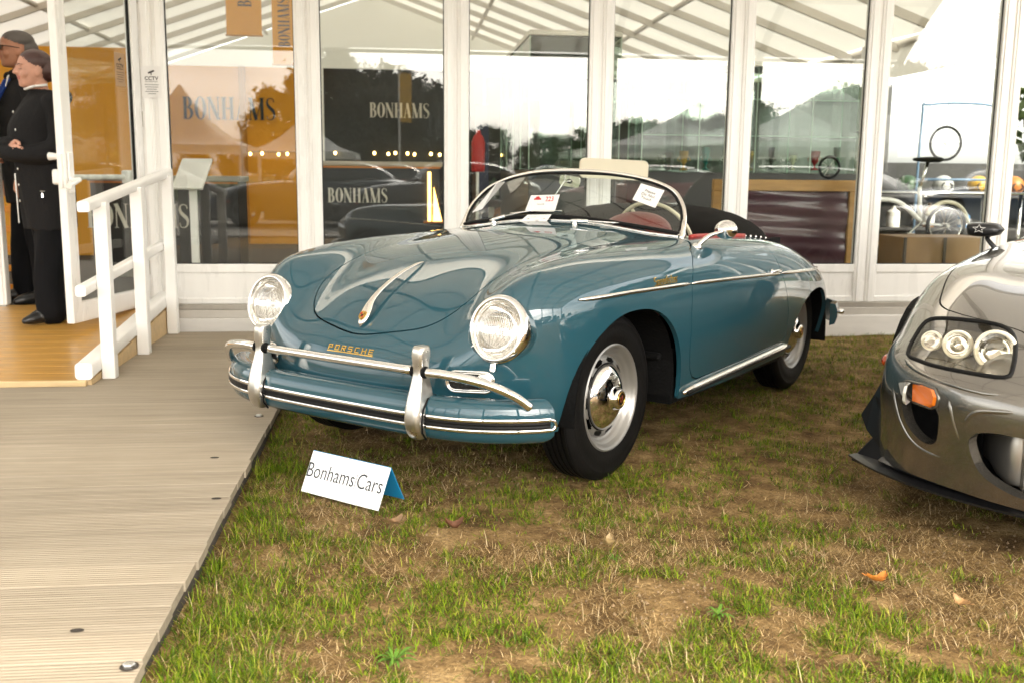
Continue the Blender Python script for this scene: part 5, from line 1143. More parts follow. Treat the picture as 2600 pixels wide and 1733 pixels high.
def goods(c0, t, hw, zs, tag_, n):
    for k in range(n):
        nm, c = cols[(k * 3 + len(tag_)) % 8]; kind = ('carton', 'oil_can', 'helmet')[k % 3]; x = c0 - hw + .12 + (2 * hw - .24) * (k + .5) / n; z = zs[k % len(zs)]; m_ = mat('goods_' + nm.replace(' ', '_'), c, .4)
        o = fthing(kind, nm + ' ' + kind.replace('_', ' ') + ' on the ' + tag_, kind.replace('_', ' '), x, t - .15, z)
        mb = MB(); w_ = rr_.uniform(.06, .1); h = rr_.uniform(.12, .22)
        if kind == 'carton': mb.bbox((-w_, -.06, 0), (w_, .06, h), .004); mb.build('shell', m_, o); mb = MB(); mb.box((-w_ * .7, -.0625, h * .3), (w_ * .7, -.0605, h * .7)); mb.build('label', paper, o)
        elif kind == 'oil_can': mb.lathe([(.0005, 0), (w_ * .7, 0), (w_ * .72, .01), (w_ * .7, h), (w_ * .25, h + .03), (w_ * .2, h + .06), (.0005, h + .06)], 20); mb.build('can', m_, o, angle=40); mb = MB(); mb.lathe([(w_ * .725, h * .25), (w_ * .725, h * .7)], 20); mb.build('band', paper, o, smooth=True)
        else: V, Fc = ell_((0, 0, .1), (.11, .12, .11)); mb.add(V, Fc); mb.build('shell', m_, o, smooth=True); mb = MB(); mb.tube([(.06 * math.cos(a) - .02, -.09 - .035 * abs(math.cos(a)), .09 + .04 * math.sin(a)) for a in [2 * math.pi * i / 16 for i in range(16)]], .008, 6, closed=True); mb.build('visor', dark, o)
def ell_(c, r_, n=18, m_=10):
    V = [(c[0] + r_[0] * math.sin(math.pi * i / m_) * math.cos(2 * math.pi * j / n), c[1] + r_[1] * math.sin(math.pi * i / m_) * math.sin(2 * math.pi * j / n), c[2] + r_[2] * math.cos(math.pi * i / m_)) for i in range(m_ + 1) for j in range(n)]
    return V, [(i * n + j, (i + 1) * n + j, (i + 1) * n + (j + 1) % n, i * n + (j + 1) % n) for i in range(m_) for j in range(n)]
st_, c0, hw, H = shelf_unit(2010, 2420, 372, -3.2, 'long charcoal stand of goods behind the bicycle', 1); goods(c0, -3.2, hw, (.229 + H * .02 + .031, .229 + H * .34 + .031, .229 + H * .66 + .031), 'stand behind the bicycle', 14)
st_, c0, hw, H = shelf_unit(1090, 1215, 400, -4.4, 'short charcoal stand beside the navy board', 2); goods(c0, -4.4, hw, (.229 + H * .34 + .031, .229 + H * .66 + .031), 'stand beside the navy board', 5)
# wheels and a blue frame hung up for sale
for px, py, t, rad, nm in ((2172, 330, -3.0, .17, 'small spoked wheel hung above the long stand'), (1905, 385, -2.3, .10, 'little spoked wheel leaning in the long cabinet')):
    s_, z_ = fac(px, py, t); o = fthing('spare_wheel', nm, 'wheel', s_, t, z_ - rad)
    mb = MB(); mb.tube([(rad * math.cos(a), 0, rad + rad * math.sin(a)) for a in [2 * math.pi * i / 32 for i in range(32)]], .014, 8, closed=True); mb.build('tyre', rubber, o, smooth=True)
    for k in range(12): a = 2 * math.pi * k / 12; mb = MB(); mb.tube([(0, 0, rad), (rad * math.cos(a) * .96, 0, rad + rad * math.sin(a) * .96)], .0018, 4); mb.build('spoke', chrome, o)
    mb = MB(); mb.tube([(0, 0, 2 * rad), (0, .0, 2 * rad + .7)], .003, 4) if py < 350 else mb.tube([(0, -.03, rad), (0, .03, rad)], .012, 8); mb.build('cord' if py < 350 else 'hub', ink, o)
s_, z_ = fac(2205, 300, -2.8); o = fthing('display_gantry', 'pale blue tubular display gantry over the long stand', 'gantry', s_, -2.8, .229); hh = fac(2205, 242, -2.8)[1] - .229; hw2 = .42
mb = MB(); mb.tube(spline([(-hw2, 0, 0), (-hw2, 0, hh * .9), (-hw2 + .08, 0, hh), (hw2 - .08, 0, hh), (hw2, 0, hh * .9), (hw2, 0, 0)], 5), .013, 8); mb.build('hoop', mat('pale_blue_tube', (.10, .17, .26), .4), o, smooth=True); mb = MB(); mb.tube([(-hw2, 0, hh * .55), (hw2, 0, hh * .55)], .012, 8); mb.build('cross_bar', mat('pale_blue_tube', (.10, .17, .26), .4), o, smooth=True)
# red lantern on a post and an orange cabinet
s_, z_ = fac(1093, 335, -1.5); o = fthing('extinguisher', 'red extinguisher on a grey stand beside the mullion', 'extinguisher', s_ + .02, -1.5, .229); mb = MB(); mb.lathe([(.0005, z_ - .45), (.055, z_ - .45), (.058, z_ - .43), (.058, z_ - .2), (.04, z_ - .15), (.02, z_ - .13), (.02, z_ - .1), (.0005, z_ - .1)], 18); mb.build('bottle', mat('goods_red', (.4, .015, .012), .3), o, smooth=True); mb = MB(); mb.tube([(0, .075, 0), (0, .075, z_ - .1)], .014, 8); mb.bbox((-.12, -.05, 0), (.12, .16, .015), .004); mb.build('stand', satin, o)

# string of small warm bulbs along the black and orange partitions
fest = fthing('festoon_lights', 'string of small warm bulbs along the partitions', 'string lights', 0, -5.95, 0); bm_ = mat('warm_bulb', (1, .75, .35), .3, emit=(1, .62, .18), es=7.)
pts = []
for px, py in ((575, 354), (602, 353), (640, 355), (660, 354), (770, 352), (860, 352), (892, 354), (908, 352), (936, 353), (952, 355), (990, 354), (1010, 356), (1100, 356)):
    s_, z_ = fac(px, py, -5.95); pts.append((s_, 0, z_ + .025)); mb = MB(); V, Fc = ell_((s_, 0, z_), (.016, .016, .02), 10, 6); mb.add(V, Fc); mb.build('bulb', bm_, fest, smooth=True)
mb = MB(); mb.tube(pts, .004, 5); mb.build('cable', ink, fest)
# ------------------------------------------------------------------ grey sports coupe
OX, OY, OH = 2.30, 3.36, -2.215
coupe = thing('sports_coupe', 'bronze grey modern sports coupe with black front splitter beside the roadster', 'car', (OX, OY, 0), OH)
_c2 = (Matrix.Translation((OX, OY, 0)) @ Matrix.Rotation(OH, 4, 'Z')).inverted(); CAM2 = _c2 @ CAM
def cray2(px, py): return (_c2.to_3x3() @ pray(px * S2, py * S2)).normalized()
def at2(px, py, ax, val): d = cray2(px, py); return CAM2 + d * ((val - CAM2[ax]) / d[ax])
grey = mat('bronze_grey_metallic', (.215, .20, .175), .26, .85, 1.0, .015, var=.03, scale=900); carbon = mat('carbon_fibre', (.008, .008, .009), .45, coat=.35, coat_rough=.1, spec=.3)
h2 = [
 [(.86, 0, .17), (.85, .2, .17), (.79, .42, .17), (.70, .60, .17), (.62, .73, .17), (.53, .815, .165), (.46, .86, .16), (.40, .885, .16), (.34, .90, .16), (.28, .905, .16)],
 [(.90, 0, .29), (.89, .2, .29), (.83, .42, .29), (.74, .60, .295), (.65, .735, .30), (.55, .825, .30), (.46, .872, .29), (.38, .895, .27), (.30, .905, .24), (.20, .908, .16)],
 [(.925, 0, .42), (.912, .2, .42), (.86, .42, .425), (.77, .60, .43), (.665, .74, .435), (.55, .835, .435), (.44, .88, .42), (.35, .90, .38), (.25, .91, .31), (.12, .912, .16)],
 [(.915, 0, .51), (.90, .2, .512), (.845, .42, .52), (.75, .60, .525), (.635, .74, .53), (.50, .84, .53), (.38, .886, .505), (.28, .906, .45), (.17, .914, .35), (.04, .914, .16)],
 [(.80, 0, .595), (.785, .2, .598), (.725, .42, .605), (.63, .60, .612), (.505, .735, .613), (.37, .84, .60), (.275, .888, .56), (.18, .908, .48), (.08, .917, .37), (-.04, .916, .16)],
 [(.62, 0, .66), (.61, .2, .662), (.555, .42, .668), (.46, .60, .675), (.35, .735, .682), (.23, .842, .668), (.15, .892, .615), (.07, .912, .52), (-.02, .919, .39), (-.12, .917, .16)],
 [(.35, 0, .735), (.345, .2, .735), (.31, .42, .738), (.25, .60, .744), (.16, .735, .752), (.08, .85, .722), (.02, .896, .655), (-.05, .915, .55), (-.12, .92, .4), (-.22, .917, .16)],
 [(0, 0, .805), (0, .2, .804), (0, .42, .803), (-.02, .60, .806), (-.05, .745, .808), (-.08, .855, .765), (-.12, .898, .685), (-.16, .916, .57), (-.22, .92, .41), (-.32, .915, .16)],
 [(-.4, 0, .858), (-.4, .2, .857), (-.4, .42, .853), (-.4, .60, .852), (-.4, .76, .842), (-.4, .857, .792), (-.4, .898, .70), (-.4, .913, .58), (-.42, .915, .41), (-.45, .905, .16)],
 [(-.8, 0, .895), (-.8, .2, .893), (-.8, .42, .888), (-.8, .6, .882), (-.8, .76, .868), (-.8, .855, .81), (-.8, .892, .72), (-.8, .906, .6), (-.8, .905, .42), (-.8, .89, .17)],
 [(-1.4, 0, .91), (-1.4, .2, .91), (-1.4, .42, .908), (-1.4, .6, .90), (-1.4, .76, .88), (-1.4, .85, .83), (-1.4, .888, .74), (-1.4, .90, .62), (-1.4, .90, .44), (-1.4, .885, .18)],
 [(-2, 0, .93), (-2, .2, .93), (-2, .42, .928), (-2, .6, .92), (-2, .76, .90), (-2, .86, .845), (-2, .905, .74), (-2, .92, .62), (-2, .92, .44), (-2, .90, .19)],
 [(-2.6, 0, .94), (-2.6, .2, .94), (-2.6, .42, .937), (-2.6, .6, .93), (-2.6, .76, .91), (-2.6, .86, .85), (-2.6, .91, .74), (-2.6, .925, .60), (-2.6, .92, .42), (-2.6, .90, .20)],
 [(-3.2, 0, .92), (-3.2, .2, .92), (-3.2, .4, .915), (-3.2, .57, .905), (-3.2, .72, .88), (-3.2, .82, .83), (-3.2, .87, .73), (-3.2, .885, .60), (-3.2, .88, .45), (-3.18, .86, .25)],
 [(-3.5, 0, .80), (-3.5, .2, .80), (-3.48, .4, .79), (-3.46, .54, .78), (-3.44, .66, .75), (-3.42, .73, .70), (-3.4, .77, .64), (-3.39, .78, .55), (-3.38, .78, .45), (-3.36, .77, .28)],
 [(-3.55, 0, .45), (-3.55, .2, .45), (-3.53, .4, .45), (-3.51, .53, .44), (-3.49, .62, .43), (-3.47, .68, .42), (-3.45, .71, .40), (-3.44, .72, .38), (-3.43, .72, .34), (-3.42, .71, .28)],
]
net = [[(x, -y, z) for x, y, z in reversed(r[1:])] + list(r) for r in h2]
Q, N = net_surface(net, 200, 170)
if N[100, 85][2] < 0: N = -N; Q = Q[:, ::-1]; N = N[:, ::-1]
sh = Shell.from_grid(Q, N); bv2 = BVHTree.FromPolygons([Vector(v) for v in sh.V], sh.F)
def hit2(px, py, off=0.):
    p, n, _, _ = bv2.ray_cast(CAM2, cray2(px, py))
    if p is None: p, n, _, _ = bv2.find_nearest(at2(px, py, 0, .4))
    if n.dot(CAM2 - p) < 0: n = -n
    return p + n * off, n
def pxpoly(P):   # outline given as pixels, as |y|, z pairs on the body
    return [(-hit2(*q)[0].y, hit2(*q)[0].z) for q in P]
lampP = round_poly(pxpoly([(2086, 812), (2103, 770), (2128, 738), (2165, 731), (2240, 737), (2300, 748), (2326, 768), (2333, 800), (2326, 845), (2308, 866), (2230, 856), (2150, 840), (2108, 826)]), 3)
ductP = round_poly(pxpoly([(2072, 905), (2110, 928), (2152, 940), (2155, 985), (2146, 1018), (2116, 1012), (2080, 968)]), 3)
mouthP = round_poly([(.02, .40), (.30, .405), (.43, .40), (.49, .37), (.485, .31), (.44, .245), (.36, .21), (.02, .20), (-.3, .205), (-.44, .245), (-.485, .31), (-.49, .37), (-.43, .40), (-.3, .405)], 3)
lampS, ductS, mouthS = sd_poly(lampP), sd_poly(ductP), sd_poly(mouthP)
sh = sh.cut(arch(0, .29, .385, .40, 2.2))[1]; sh = sh.cut(arch(-2.55, .29, .385, .38, 2.2))[1]
front = lambda V, d: np.where(V[:, 0] > .12, d, 1.)
lens2, sh = sh.cut(lambda V: front(V, lampS(np.abs(V[:, 1]), V[:, 2])))
sh = sh.cut(lambda V: np.where(V[:, 0] > .4, ductS(np.abs(V[:, 1]), V[:, 2]), 1.))[1]; sh = sh.cut(lambda V: np.where(V[:, 0] > .5, mouthS(V[:, 1], V[:, 2]), 1.))[1]
bonP = sd_poly(round_poly([(.665, 0), (.66, .2), (.645, .375), (.54, .42), (.34, .70), (.15, .765), (-.15, .792), (-.6, .785), (-.80, .70), (-.86, .4), (-.88, 0)] + [(x, -y) for x, y in ((-.86, .4), (-.80, .70), (-.6, .785), (-.15, .792), (.15, .765), (.34, .70), (.54, .42), (.645, .375), (.66, .2))], 4))
bon, sh = sh.gap(lambda V: np.where(V[:, 2] > .55, bonP(V[:, 0], V[:, 1]), 1.), .0028)
cab2 = sd_poly(round_poly([(-.86, 0), (-.92, .45), (-1.05, .69), (-1.6, .73), (-2.3, .70), (-2.9, .55), (-3.1, .3), (-3.12, 0), (-3.1, -.3), (-2.9, -.55), (-2.3, -.70), (-1.6, -.73), (-1.05, -.69), (-.92, -.45)], 4))
sh = sh.cut(lambda V: np.where(V[:, 2] > .6, cab2(V[:, 0], V[:, 1]), 1.))[1]
sh.build('body', grey, coupe, .035); bon.build('hood', grey, coupe, .015)
# cabin above the belt line
ring = [np.array(p) for p in spline([(-.86, 0), (-.92, .45), (-1.05, .69), (-1.6, .73), (-2.3, .70), (-2.9, .55), (-3.1, .3), (-3.12, 0), (-3.1, -.3), (-2.9, -.55), (-2.3, -.70), (-1.6, -.73), (-1.05, -.69), (-.92, -.45)], 5, True)]
def belt(p): q = bv2.ray_cast(Vector((p[0], p[1], 2)), Vector((0, 0, -1)))[0]; return q.z
c0 = np.array((-1.85, 0)); G = []
for k in range(15):
    f = k / 14; row = []
    for p in ring + ring[:1]:
        q = c0 + (p - c0) * np.array([1 - .48 * f ** 1.05 if p[0] > -1.85 else 1 - .62 * f ** 1.2, 1 - .28 * f ** 1.6]); row.append((q[0], q[1], belt(p) + (1.255 - belt(p)) * math.sin(f * math.pi / 2) ** .9))
    G.append(row)
mb = MB(); mb.grid(G); mb.build('side_glass', glass_mat('tinted_glass', (.10, .12, .12), .06), coupe, smooth=True)
mb = MB(); mb.grid([[(c0[0] + (x - c0[0]) * k / 6, y * k / 6, z + .02 * (1 - (k / 6) ** 2)) for x, y, z in G[-1]] for k in range(7)]); mb.build('roof', grey, coupe, smooth=True)
for sg in (1, -1):
    i0 = min(range(len(ring)), key=lambda i: abs(ring[i][0] + 1.0) + (0 if ring[i][1] * sg > .3 else 9)); mb = MB(); mb.tube([tuple(np.array(G[k][i0]) * [1, 1.01, 1] + [0, 0, .004]) for k in range(15)], .028, 8); mb.build('pillar', grey, coupe, smooth=True)
mb = MB(); mb.tube([tuple(np.array(p) + [0, 0, .002]) for p in G[0][:-1]], .013, 6, closed=True); mb.build('belt_seal', rubber, coupe, smooth=True)
mb = MB(); mb.box((-3.0, -.66, .25), (-.9, .66, .78)); mb.build('cabin_tub', carpet, coupe)
# headlamps
bowl = mat('lamp_housing', (.16, .15, .13), .25, .7); lensm = glass_mat('headlamp_cover', (.93, .90, .82), .11)
halo = mat('frosted_ring', (.80, .76, .62), .3); nl = [f for f in lens2.F]
for sg in (-1, 1):
    root = thing('headlamp', None, None, parent=coupe); L = side_of(lens2, sg); L.build('lens', lensm, root, 0)
    pts = []
    for a, b in lampP:
        p = bv2.ray_cast(Vector((2, a * sg, b)), Vector((-1, 0, 0)))[0]
        if p is not None: pts.append(p)
    mb = MB(); mb.tube(pts, .0075, 8, closed=True); mb.build('seal', rubber, root, smooth=True)
    mb = MB(); c_ = sum(pts, Vector()) / len(pts); n = len(pts); V = [p - Vector((.012, 0, 0)) for p in pts] + [c_ + (p - c_) * .92 - Vector((.085, 0, 0)) for p in pts]; V += [c_ - Vector((.11, 0, .01))]
    mb.add(V, [(i, (i + 1) % n, n + (i + 1) % n, n + i) for i in range(n)] + [(n + i, n + (i + 1) % n, 2 * n) for i in range(n)]); mb.build('housing', bowl, root, smooth=True)
    for px, py, r_ in ((2132, 786, .034), (2192, 795, .048), (2280, 809, .066)):
        p, _ = hit2(px, py); p = Vector((p.x - .045, p.y * (-sg), p.z)); M = frame(p, (0, 1, 0), None, (1, -.12 * -sg, .05))
        mb = MB(); mb.lathe([(r_ * .80, .0), (r_ * .84, .012), (r_ * .95, .014), (r_, .004), (r_ * .98, -.01)], 36, M); mb.build('halo_ring', halo, root, smooth=True)
        mb = MB(); mb.lathe([(r_ * .8, .0), (r_ * .7, -.02), (r_ * .4, -.035), (.0005, -.04)], 30, M); mb.build('reflector', chrome, root, smooth=True)
        mb = MB(); mb.lathe([(r_ * .52, -.012), (r_ * .48, .0), (r_ * .3, .010), (.0005, .014)], 24, M); mb.build('projector_lens', lens_g, root, smooth=True)
# openings in the bumper
for sg in (-1, 1):
    mb = MB(); pts = [bv2.ray_cast(Vector((2, a * sg, b)), Vector((-1, 0, 0)))[0] for a, b in ductP]; pts = [p for p in pts if p]; n = len(pts); c_ = sum(pts, Vector()) / n
    V = [p - Vector((.004, 0, 0)) for p in pts] + [c_ + (p - c_) * .8 - Vector((.14, .05 * -sg * -1, 0)) for p in pts]; mb.add(V, [(i, (i + 1) % n, n + (i + 1) % n, n + i) for i in range(n)] + [tuple(range(n, 2 * n))]); mb.build('brake_duct', under, coupe, smooth=True)
    pl = [bv2.ray_cast(Vector((2, -hit2(*q)[0].y * sg, hit2(*q)[0].z)), Vector((-1, 0, 0))) for q in [(2070, 876), (2088, 875), (2120, 882), (2150, 893), (2157, 912), (2153, 932), (2140, 937), (2100, 922), (2076, 905)]]
    pl = [(p[0], p[1] if p[1].x > 0 else -p[1]) for p in pl]; ind = thing('indicator', None, None, parent=coupe)
    nn = sum((q[1] for q in pl), Vector()).normalized(); c_ = sum((q[0] for q in pl), Vector()) / len(pl); n = len(pl)
    def slab(name, f0, f1, m_, hgt, yk=None):
        mb = MB(); P_ = [q[0] + nn * .002 for q in pl]
        if yk is not None:
            ys = sorted(abs(p.y) for p in P_); cutv = ys[0] + (ys[-1] - ys[0]) * yk
            P_ = [Vector((p.x, (min(abs(p.y), cutv) if f1 else max(abs(p.y), cutv)) * sg, p.z)) for p in P_]
        c2 = sum(P_, Vector()) / n; V = P_ + [c2 + (p - c2) * .86 + nn * hgt for p in P_]; mb.add(V, [(i, (i + 1) % n, n + (i + 1) % n, n + i) for i in range(n)] + [tuple(range(n, 2 * n))]); mb.build(name, m_, ind)
    slab('clear_lens', 0, 0, mat('clear_ribbed', (.6, .6, .57), .12, .5), .012, .66); slab('amber_lens', 0, 1, mat('amber_lens', (.62, .14, .008), .15, coat=1.), .013, .66)
    mb = MB(); mb.tube([q[0] + nn * .002 for q in pl], .006, 6, closed=True); mb.build('surround', bowl, ind, smooth=True)
    p = bv2.ray_cast(Vector((.31, 2 * sg, .49)), Vector((0, -sg, 0)))[0]; mb = MB(); mb.lathe([(.03, -.01), (.03, .006), (.02, .016), (.0005, .019)], 20, frame(p, (1, 0, 0), None, (0.1, sg, 0)) @ Matrix.Diagonal((1.3, .8, 1, 1))); mb.build('side_marker', mat('amber_marker', (.4, .05, .006), .2, coat=1.), coupe, smooth=True)
mb = MB(); mb.bbox((.66, -.36, .19), (.70, .36, .41), .01); core = mb.build('intercooler', mat('cooler_alloy', (.42, .40, .36), .35, .8), coupe)
for k in range(12): mb = MB(); z = .205 + .0165 * k; mb.bbox((.70, -.34, z), (.712, .34, z + .008), .002); mb.build('cooler_fin', mat('cooler_alloy', (.42, .40, .36), .35, .8), core)
for sg in (-1, 1): mb = MB(); secs = [[(x + .03 * math.cos(a) * k, y * sg + .0, .30 + .1 * k * math.sin(a)) for a in [2 * math.pi * i / 16 for i in range(16)]] for x, y, k in ((.68, .36, 1.), (.67, .40, 1.), (.64, .44, .8), (.60, .47, .55), (.55, .5, .5))]; loft(mb, secs); mb.build('cooler_tank', mat('cooler_alloy', (.42, .40, .36), .35, .8), core, smooth=True)
mb = MB(); mb.box((.30, -.75, .18), (.56, .75, .55)); mb.box((-2.1, -.7, .15), (-.45, .7, .3)); mb.build('underbody', under, coupe)
# splitter: upper carbon strip with bolts, lower lip, end plates
plan2 = spline([(.43, -.975), (.54, -.87), (.63, -.75), (.705, -.605), (.765, -.42), (.80, -.2), (.81, 0), (.80, .2), (.765, .42), (.705, .605), (.63, .75), (.54, .87), (.43, .975)], 5)
def along2(prof, mb, name, m_, pl=plan2):
    n = len(pl); secs = []
    for i, p in enumerate(pl):
        t = pl[min(i + 1, n - 1)] - pl[max(i - 1, 0)]; t = t / np.linalg.norm(t); o = np.array([t[1], -t[0]]); o = o if o[0] > 0 else -o
        secs.append([(p[0] + o[0] * (a - .068), p[1] + o[1] * (a - .068), b + .012) for a, b in prof])
    loft(mb, secs); return mb.build(name, m_, coupe, angle=35)
spl = along2([(-.25, .135), (.06, .120), (.075, .124), (.076, .131), (.06, .134), (-.02, .149), (-.25, .15)], MB(), 'splitter', carbon)
along2([(-.05, .150), (.035, .146), (.037, .152), (-.005, .178), (-.05, .182)], MB(), 'carbon_strip', carbon, plan2[5:-5])
for px, py in ((2107, 1086), (2218, 1117), (2008, 1017), (2055, 1037)):
    p = at2(px, py, 2, .17)
    mb = MB(); mb.lathe([(.009, -.004), (.009, .002), (.006, .004), (.0005, .0045)], 12, frame(p, (0, 1, 0), None, (.8, -.2, .6))); mb.build('splitter_bolt', bolt_m, coupe, smooth=True)
for sg in (-1, 1):
    P_ = [at2(*q, 0, x) for q, x in (((2032, 862), .36), ((2008, 905), .36), ((1978, 950), .36), ((1990, 985), .40), ((2020, 1025), .47), ((2055, 1050), .54), ((2070, 1030), .56), ((2052, 985), .52), ((2040, 930), .47))]
    P_ = [Vector((p.x, p.y * (-sg), p.z)) for p in P_]; n = len(P_); V = P_ + [p + Vector((-.012, .012 * -sg, 0)) for p in P_]; mb = MB(); mb.add(V, [tuple(range(n)), tuple(range(2 * n - 1, n - 1, -1))] + [(i, n + i, n + (i + 1) % n, (i + 1) % n) for i in range(n)]); mb.build('canard', carbon, coupe)
    P_ = [at2(*q, 0, x) for q, x in (((1955, 1055), .42), ((2010, 1000), .42), ((2030, 1015), .45), ((2060, 1085), .55), ((2010, 1080), .5))]; P_ = [Vector((p.x, p.y * (-sg), p.z)) for p in P_]; n = len(P_); V = P_ + [p + Vector((-.01, 0, .006)) for p in P_]; mb = MB(); mb.add(V, [tuple(range(n)), tuple(range(2 * n - 1, n - 1, -1))] + [(i, n + i, n + (i + 1) % n, (i + 1) % n) for i in range(n)]); mb.build('end_plate', carbon, coupe)
    # door mirror
    mr_ = thing('door_mirror', None, None, parent=coupe); ax0 = -.86
    P_ = [at2(*q, 0, ax0) for q in ((2221, 521), (2224, 513), (2240, 511), (2280, 512), (2295, 516), (2306, 528), (2296, 540), (2270, 545), (2240, 543), (2224, 540))]; P_ = [Vector((p.x, p.y * -sg, p.z)) for p in P_]; c_ = sum(P_, Vector()) / len(P_)
    mb = MB(); secs = [[tuple(c_ + (p - c_) * k + Vector((dx, 0, 0))) for p in P_] for k, dx in ((.55, .065), (.8, .055), (.95, .03), (1., 0), (.98, -.03), (.9, -.05))]; loft(mb, secs); mb.build('housing', carbon, mr_, angle=50)
    star = []
    for k in range(10): a = R(90 + 36 * k); r_ = .019 if k % 2 == 0 else .008; star.append((r_ * math.cos(a) * 1.5, r_ * math.sin(a)))
    Mst = frame(c_ + Vector((.0665, .006 * sg, .004)), (0, 1, 0), None, (1, 0, .02)); mb = MB(); mb.tube([Mst @ Vector((a, b, 0)) for a, b in star], .0016, 5, closed=True); mb.build('star_mark', paper, mr_)
    foot = at2(2285, 570, 0, -.80); foot.y *= -sg; mb = MB(); mb.tube([c_ + Vector((.0, .02 * sg * -1, -.03)), (c_ + foot) / 2 + Vector((0, .01 * sg, -.0)), foot], [.012, .009, .011], 10); mb.build('stalk', carbon, mr_, smooth=True)
# wheels
def spoke_wheel():
    root = thing('wheel', None, None); Mx = Matrix.Rotation(R(-90), 4, 'X'); al = mat('gunmetal_wheel', (.12, .12, .12), .3, .8)
    mb = MB(); mb.lathe([(.235, -.11), (.26, -.118), (.30, -.115), (.318, -.10), (.322, 0), (.318, .10), (.30, .115), (.26, .118), (.235, .11)], 64, Mx); mb.build('tyre', tyre_m, root, angle=40)
    mb = MB(); mb.lathe([(.21, -.11), (.236, -.112), (.24, -.10), (.222, -.06), (.215, .05), (.232, .10), (.24, .108), (.236, .114), (.226, .11)], 56, Mx); mb.build('rim', al, root, angle=40)
    for k in range(5):
        a = R(72 * k); Mk = Mx @ Matrix.Rotation(a, 4, 'Z'); mb = MB(); secs = [[(x, y * w_, z + dz * .02) for y, dz in ((-1, -1), (1, -1), (.75, 1), (-.75, 1))] for x, w_, z in ((.03, .03, .075), (.1, .026, .085), (.17, .03, .085), (.225, .045, .075))]
        loft(mb, [[Mk @ Vector(p) for p in s] for s in secs]); mb.build('spoke', al, root, angle=40)
    mb = MB(); mb.lathe([(.05, .05), (.052, .09), (.03, .10), (.0005, .10)], 24, Mx); mb.lathe([(.16, .02), (.16, .03), (.06, .032)], 32, Mx); mb.build('hub', al, root, angle=40); return root
w1 = spoke_wheel(); first = True
for x, y in ((0, .79), (-2.55, .79), (0, -.79), (-2.55, -.79)):
    o = w1 if first else copy_tree(w1); first = False; o.parent = coupe; o.location = (x, y, .315); o.rotation_euler = (0, R(20 + 30 * y), 0 if y > 0 else math.pi)
for sg in (1, -1):
    for cx in (0, -2.55): mb = MB(); prof = [(cx + .40 * math.cos(t), .29 + .41 * math.sin(t)) for t in [math.pi * k / 16 for k in range(17)]]; mb.grid([[(x, sg * y, z) for x, z in prof] for y in (.89, .45)]); mb.add([(x, sg * .45, z) for x, z in prof], [tuple(range(17))]); mb.build('wheel_housing', under, coupe)
def ridge(P, r0, name='bumper_crease'):
    for sg in (-1, 1):
        pts = []
        for p in spline(P, 4):
            q, n = hit2(p[0], p[1]); q = q - n * r0 * .72; pts.append((q.x, q.y * -sg, q.z))
        k = len(pts); mb = MB(); mb.tube(pts, [r0 * min(1, .25 + 4 * min(i, k - 1 - i) / k) for i in range(k)], 10); mb.build(name, grey, coupe, smooth=True)
ridge([(2046, 850), (2052, 905), (2066, 965), (2095, 1015), (2140, 1045), (2200, 1058)], .016); ridge([(2178, 905), (2182, 945), (2192, 985), (2208, 1025)], .014); ridge([(2062, 800), (2100, 845), (2180, 880), (2260, 900), (2345, 905)], .013); ridge([(2215, 1000), (2220, 965), (2245, 945), (2300, 945), (2350, 950)], .012)

# ------------------------------------------------------------------ folded table sign on the grass
A = on_ground(691 * S2, 1126 * S2, .005); B = on_ground(868 * S2, 1172 * S2, .005); Cb = on_ground(946 * S2, 1150 * S2, .01); e = (B - A); dep = Cb - B; dep = dep - e.normalized() * dep.dot(e.normalized())
def zof(P, py):
    lo, hi = 0., 1.
    for _ in range(40):
        m_ = (lo + hi) / 2; d = Vector((P.x, P.y, m_)) - CAM; y = IH / 2 + _sr * d.dot(_x) / d.dot(_f) * FPX - _cr * d.dot(_u) / d.dot(_f) * FPX
        lo, hi = (m_, hi) if y > py * S2 else (lo, m_)
    return lo
rid = B + dep * .5; hz = zof(rid, 1078); Au, Bu = A + dep * .5 + Vector((0, 0, hz)), B + dep * .5 + Vector((0, 0, hz))
sign = thing('folded_sign', 'white folded table sign reading Bonhams Cars on the grass', 'sign', tuple((A + B + dep) / 2), 0); so = sign.location.copy()
wp = mat('white_plastic_sheet', (.80, .80, .80), .35); bp = mat('blue_plastic_sheet', (.01, .24, .48), .4)
nf = e.cross(Bu - B).normalized(); nf = nf if nf.dot(CAM - A) > 0 else -nf
def sheet(name, q, nrm, m_, th=.003):
    V = [p - so for p in q] + [p - so - nrm * th for p in q]; return mesh_obj(name, V, [(3, 2, 1, 0), (4, 5, 6, 7), (0, 1, 5, 4), (1, 2, 6, 5), (2, 3, 7, 6), (3, 0, 4, 7)], m_, sign)
fp = sheet('front_face', [A, B, Bu, Au], nf, wp); nb2 = (e.cross(Bu - Cb)).normalized(); nb2 = nb2 if nb2.dot(B - Cb) > 0 else -nb2
Ab = A + dep; Bb = B + dep; sheet('back_face', [Ab, Bb, Bu, Au], nb2, bp); sheet('front_lining', [A - nf * .0032, B - nf * .0032, Bu - nf * .0032, Au - nf * .0032], nf, bp, .0006)
up = ((Au - A) - e.normalized() * (Au - A).dot(e.normalized())); Ms = frame(tuple((A + B + Bu + Au) / 4 - so + nf * .0006), tuple(e.normalized()), None, tuple(nf)); LW = e.length; LH = up.length
dk = mat('charcoal_print', (.02, .025, .03), .5)
text_obj('lettering', 'Bonhams', LW * .185, Ms @ Matrix.Translation((-LW * .19, LH * .03, 0)) @ Matrix.Diagonal((.93, 1.12, 1, 1)), dk, fp, .0003, bold=-.0002); text_obj('lettering', 'Cars', LW * .185, Ms @ Matrix.Translation((LW * .315, LH * .03, 0)) @ Matrix.Diagonal((.93, 1.12, 1, 1)), dk, fp, .0003, bold=-.0002)
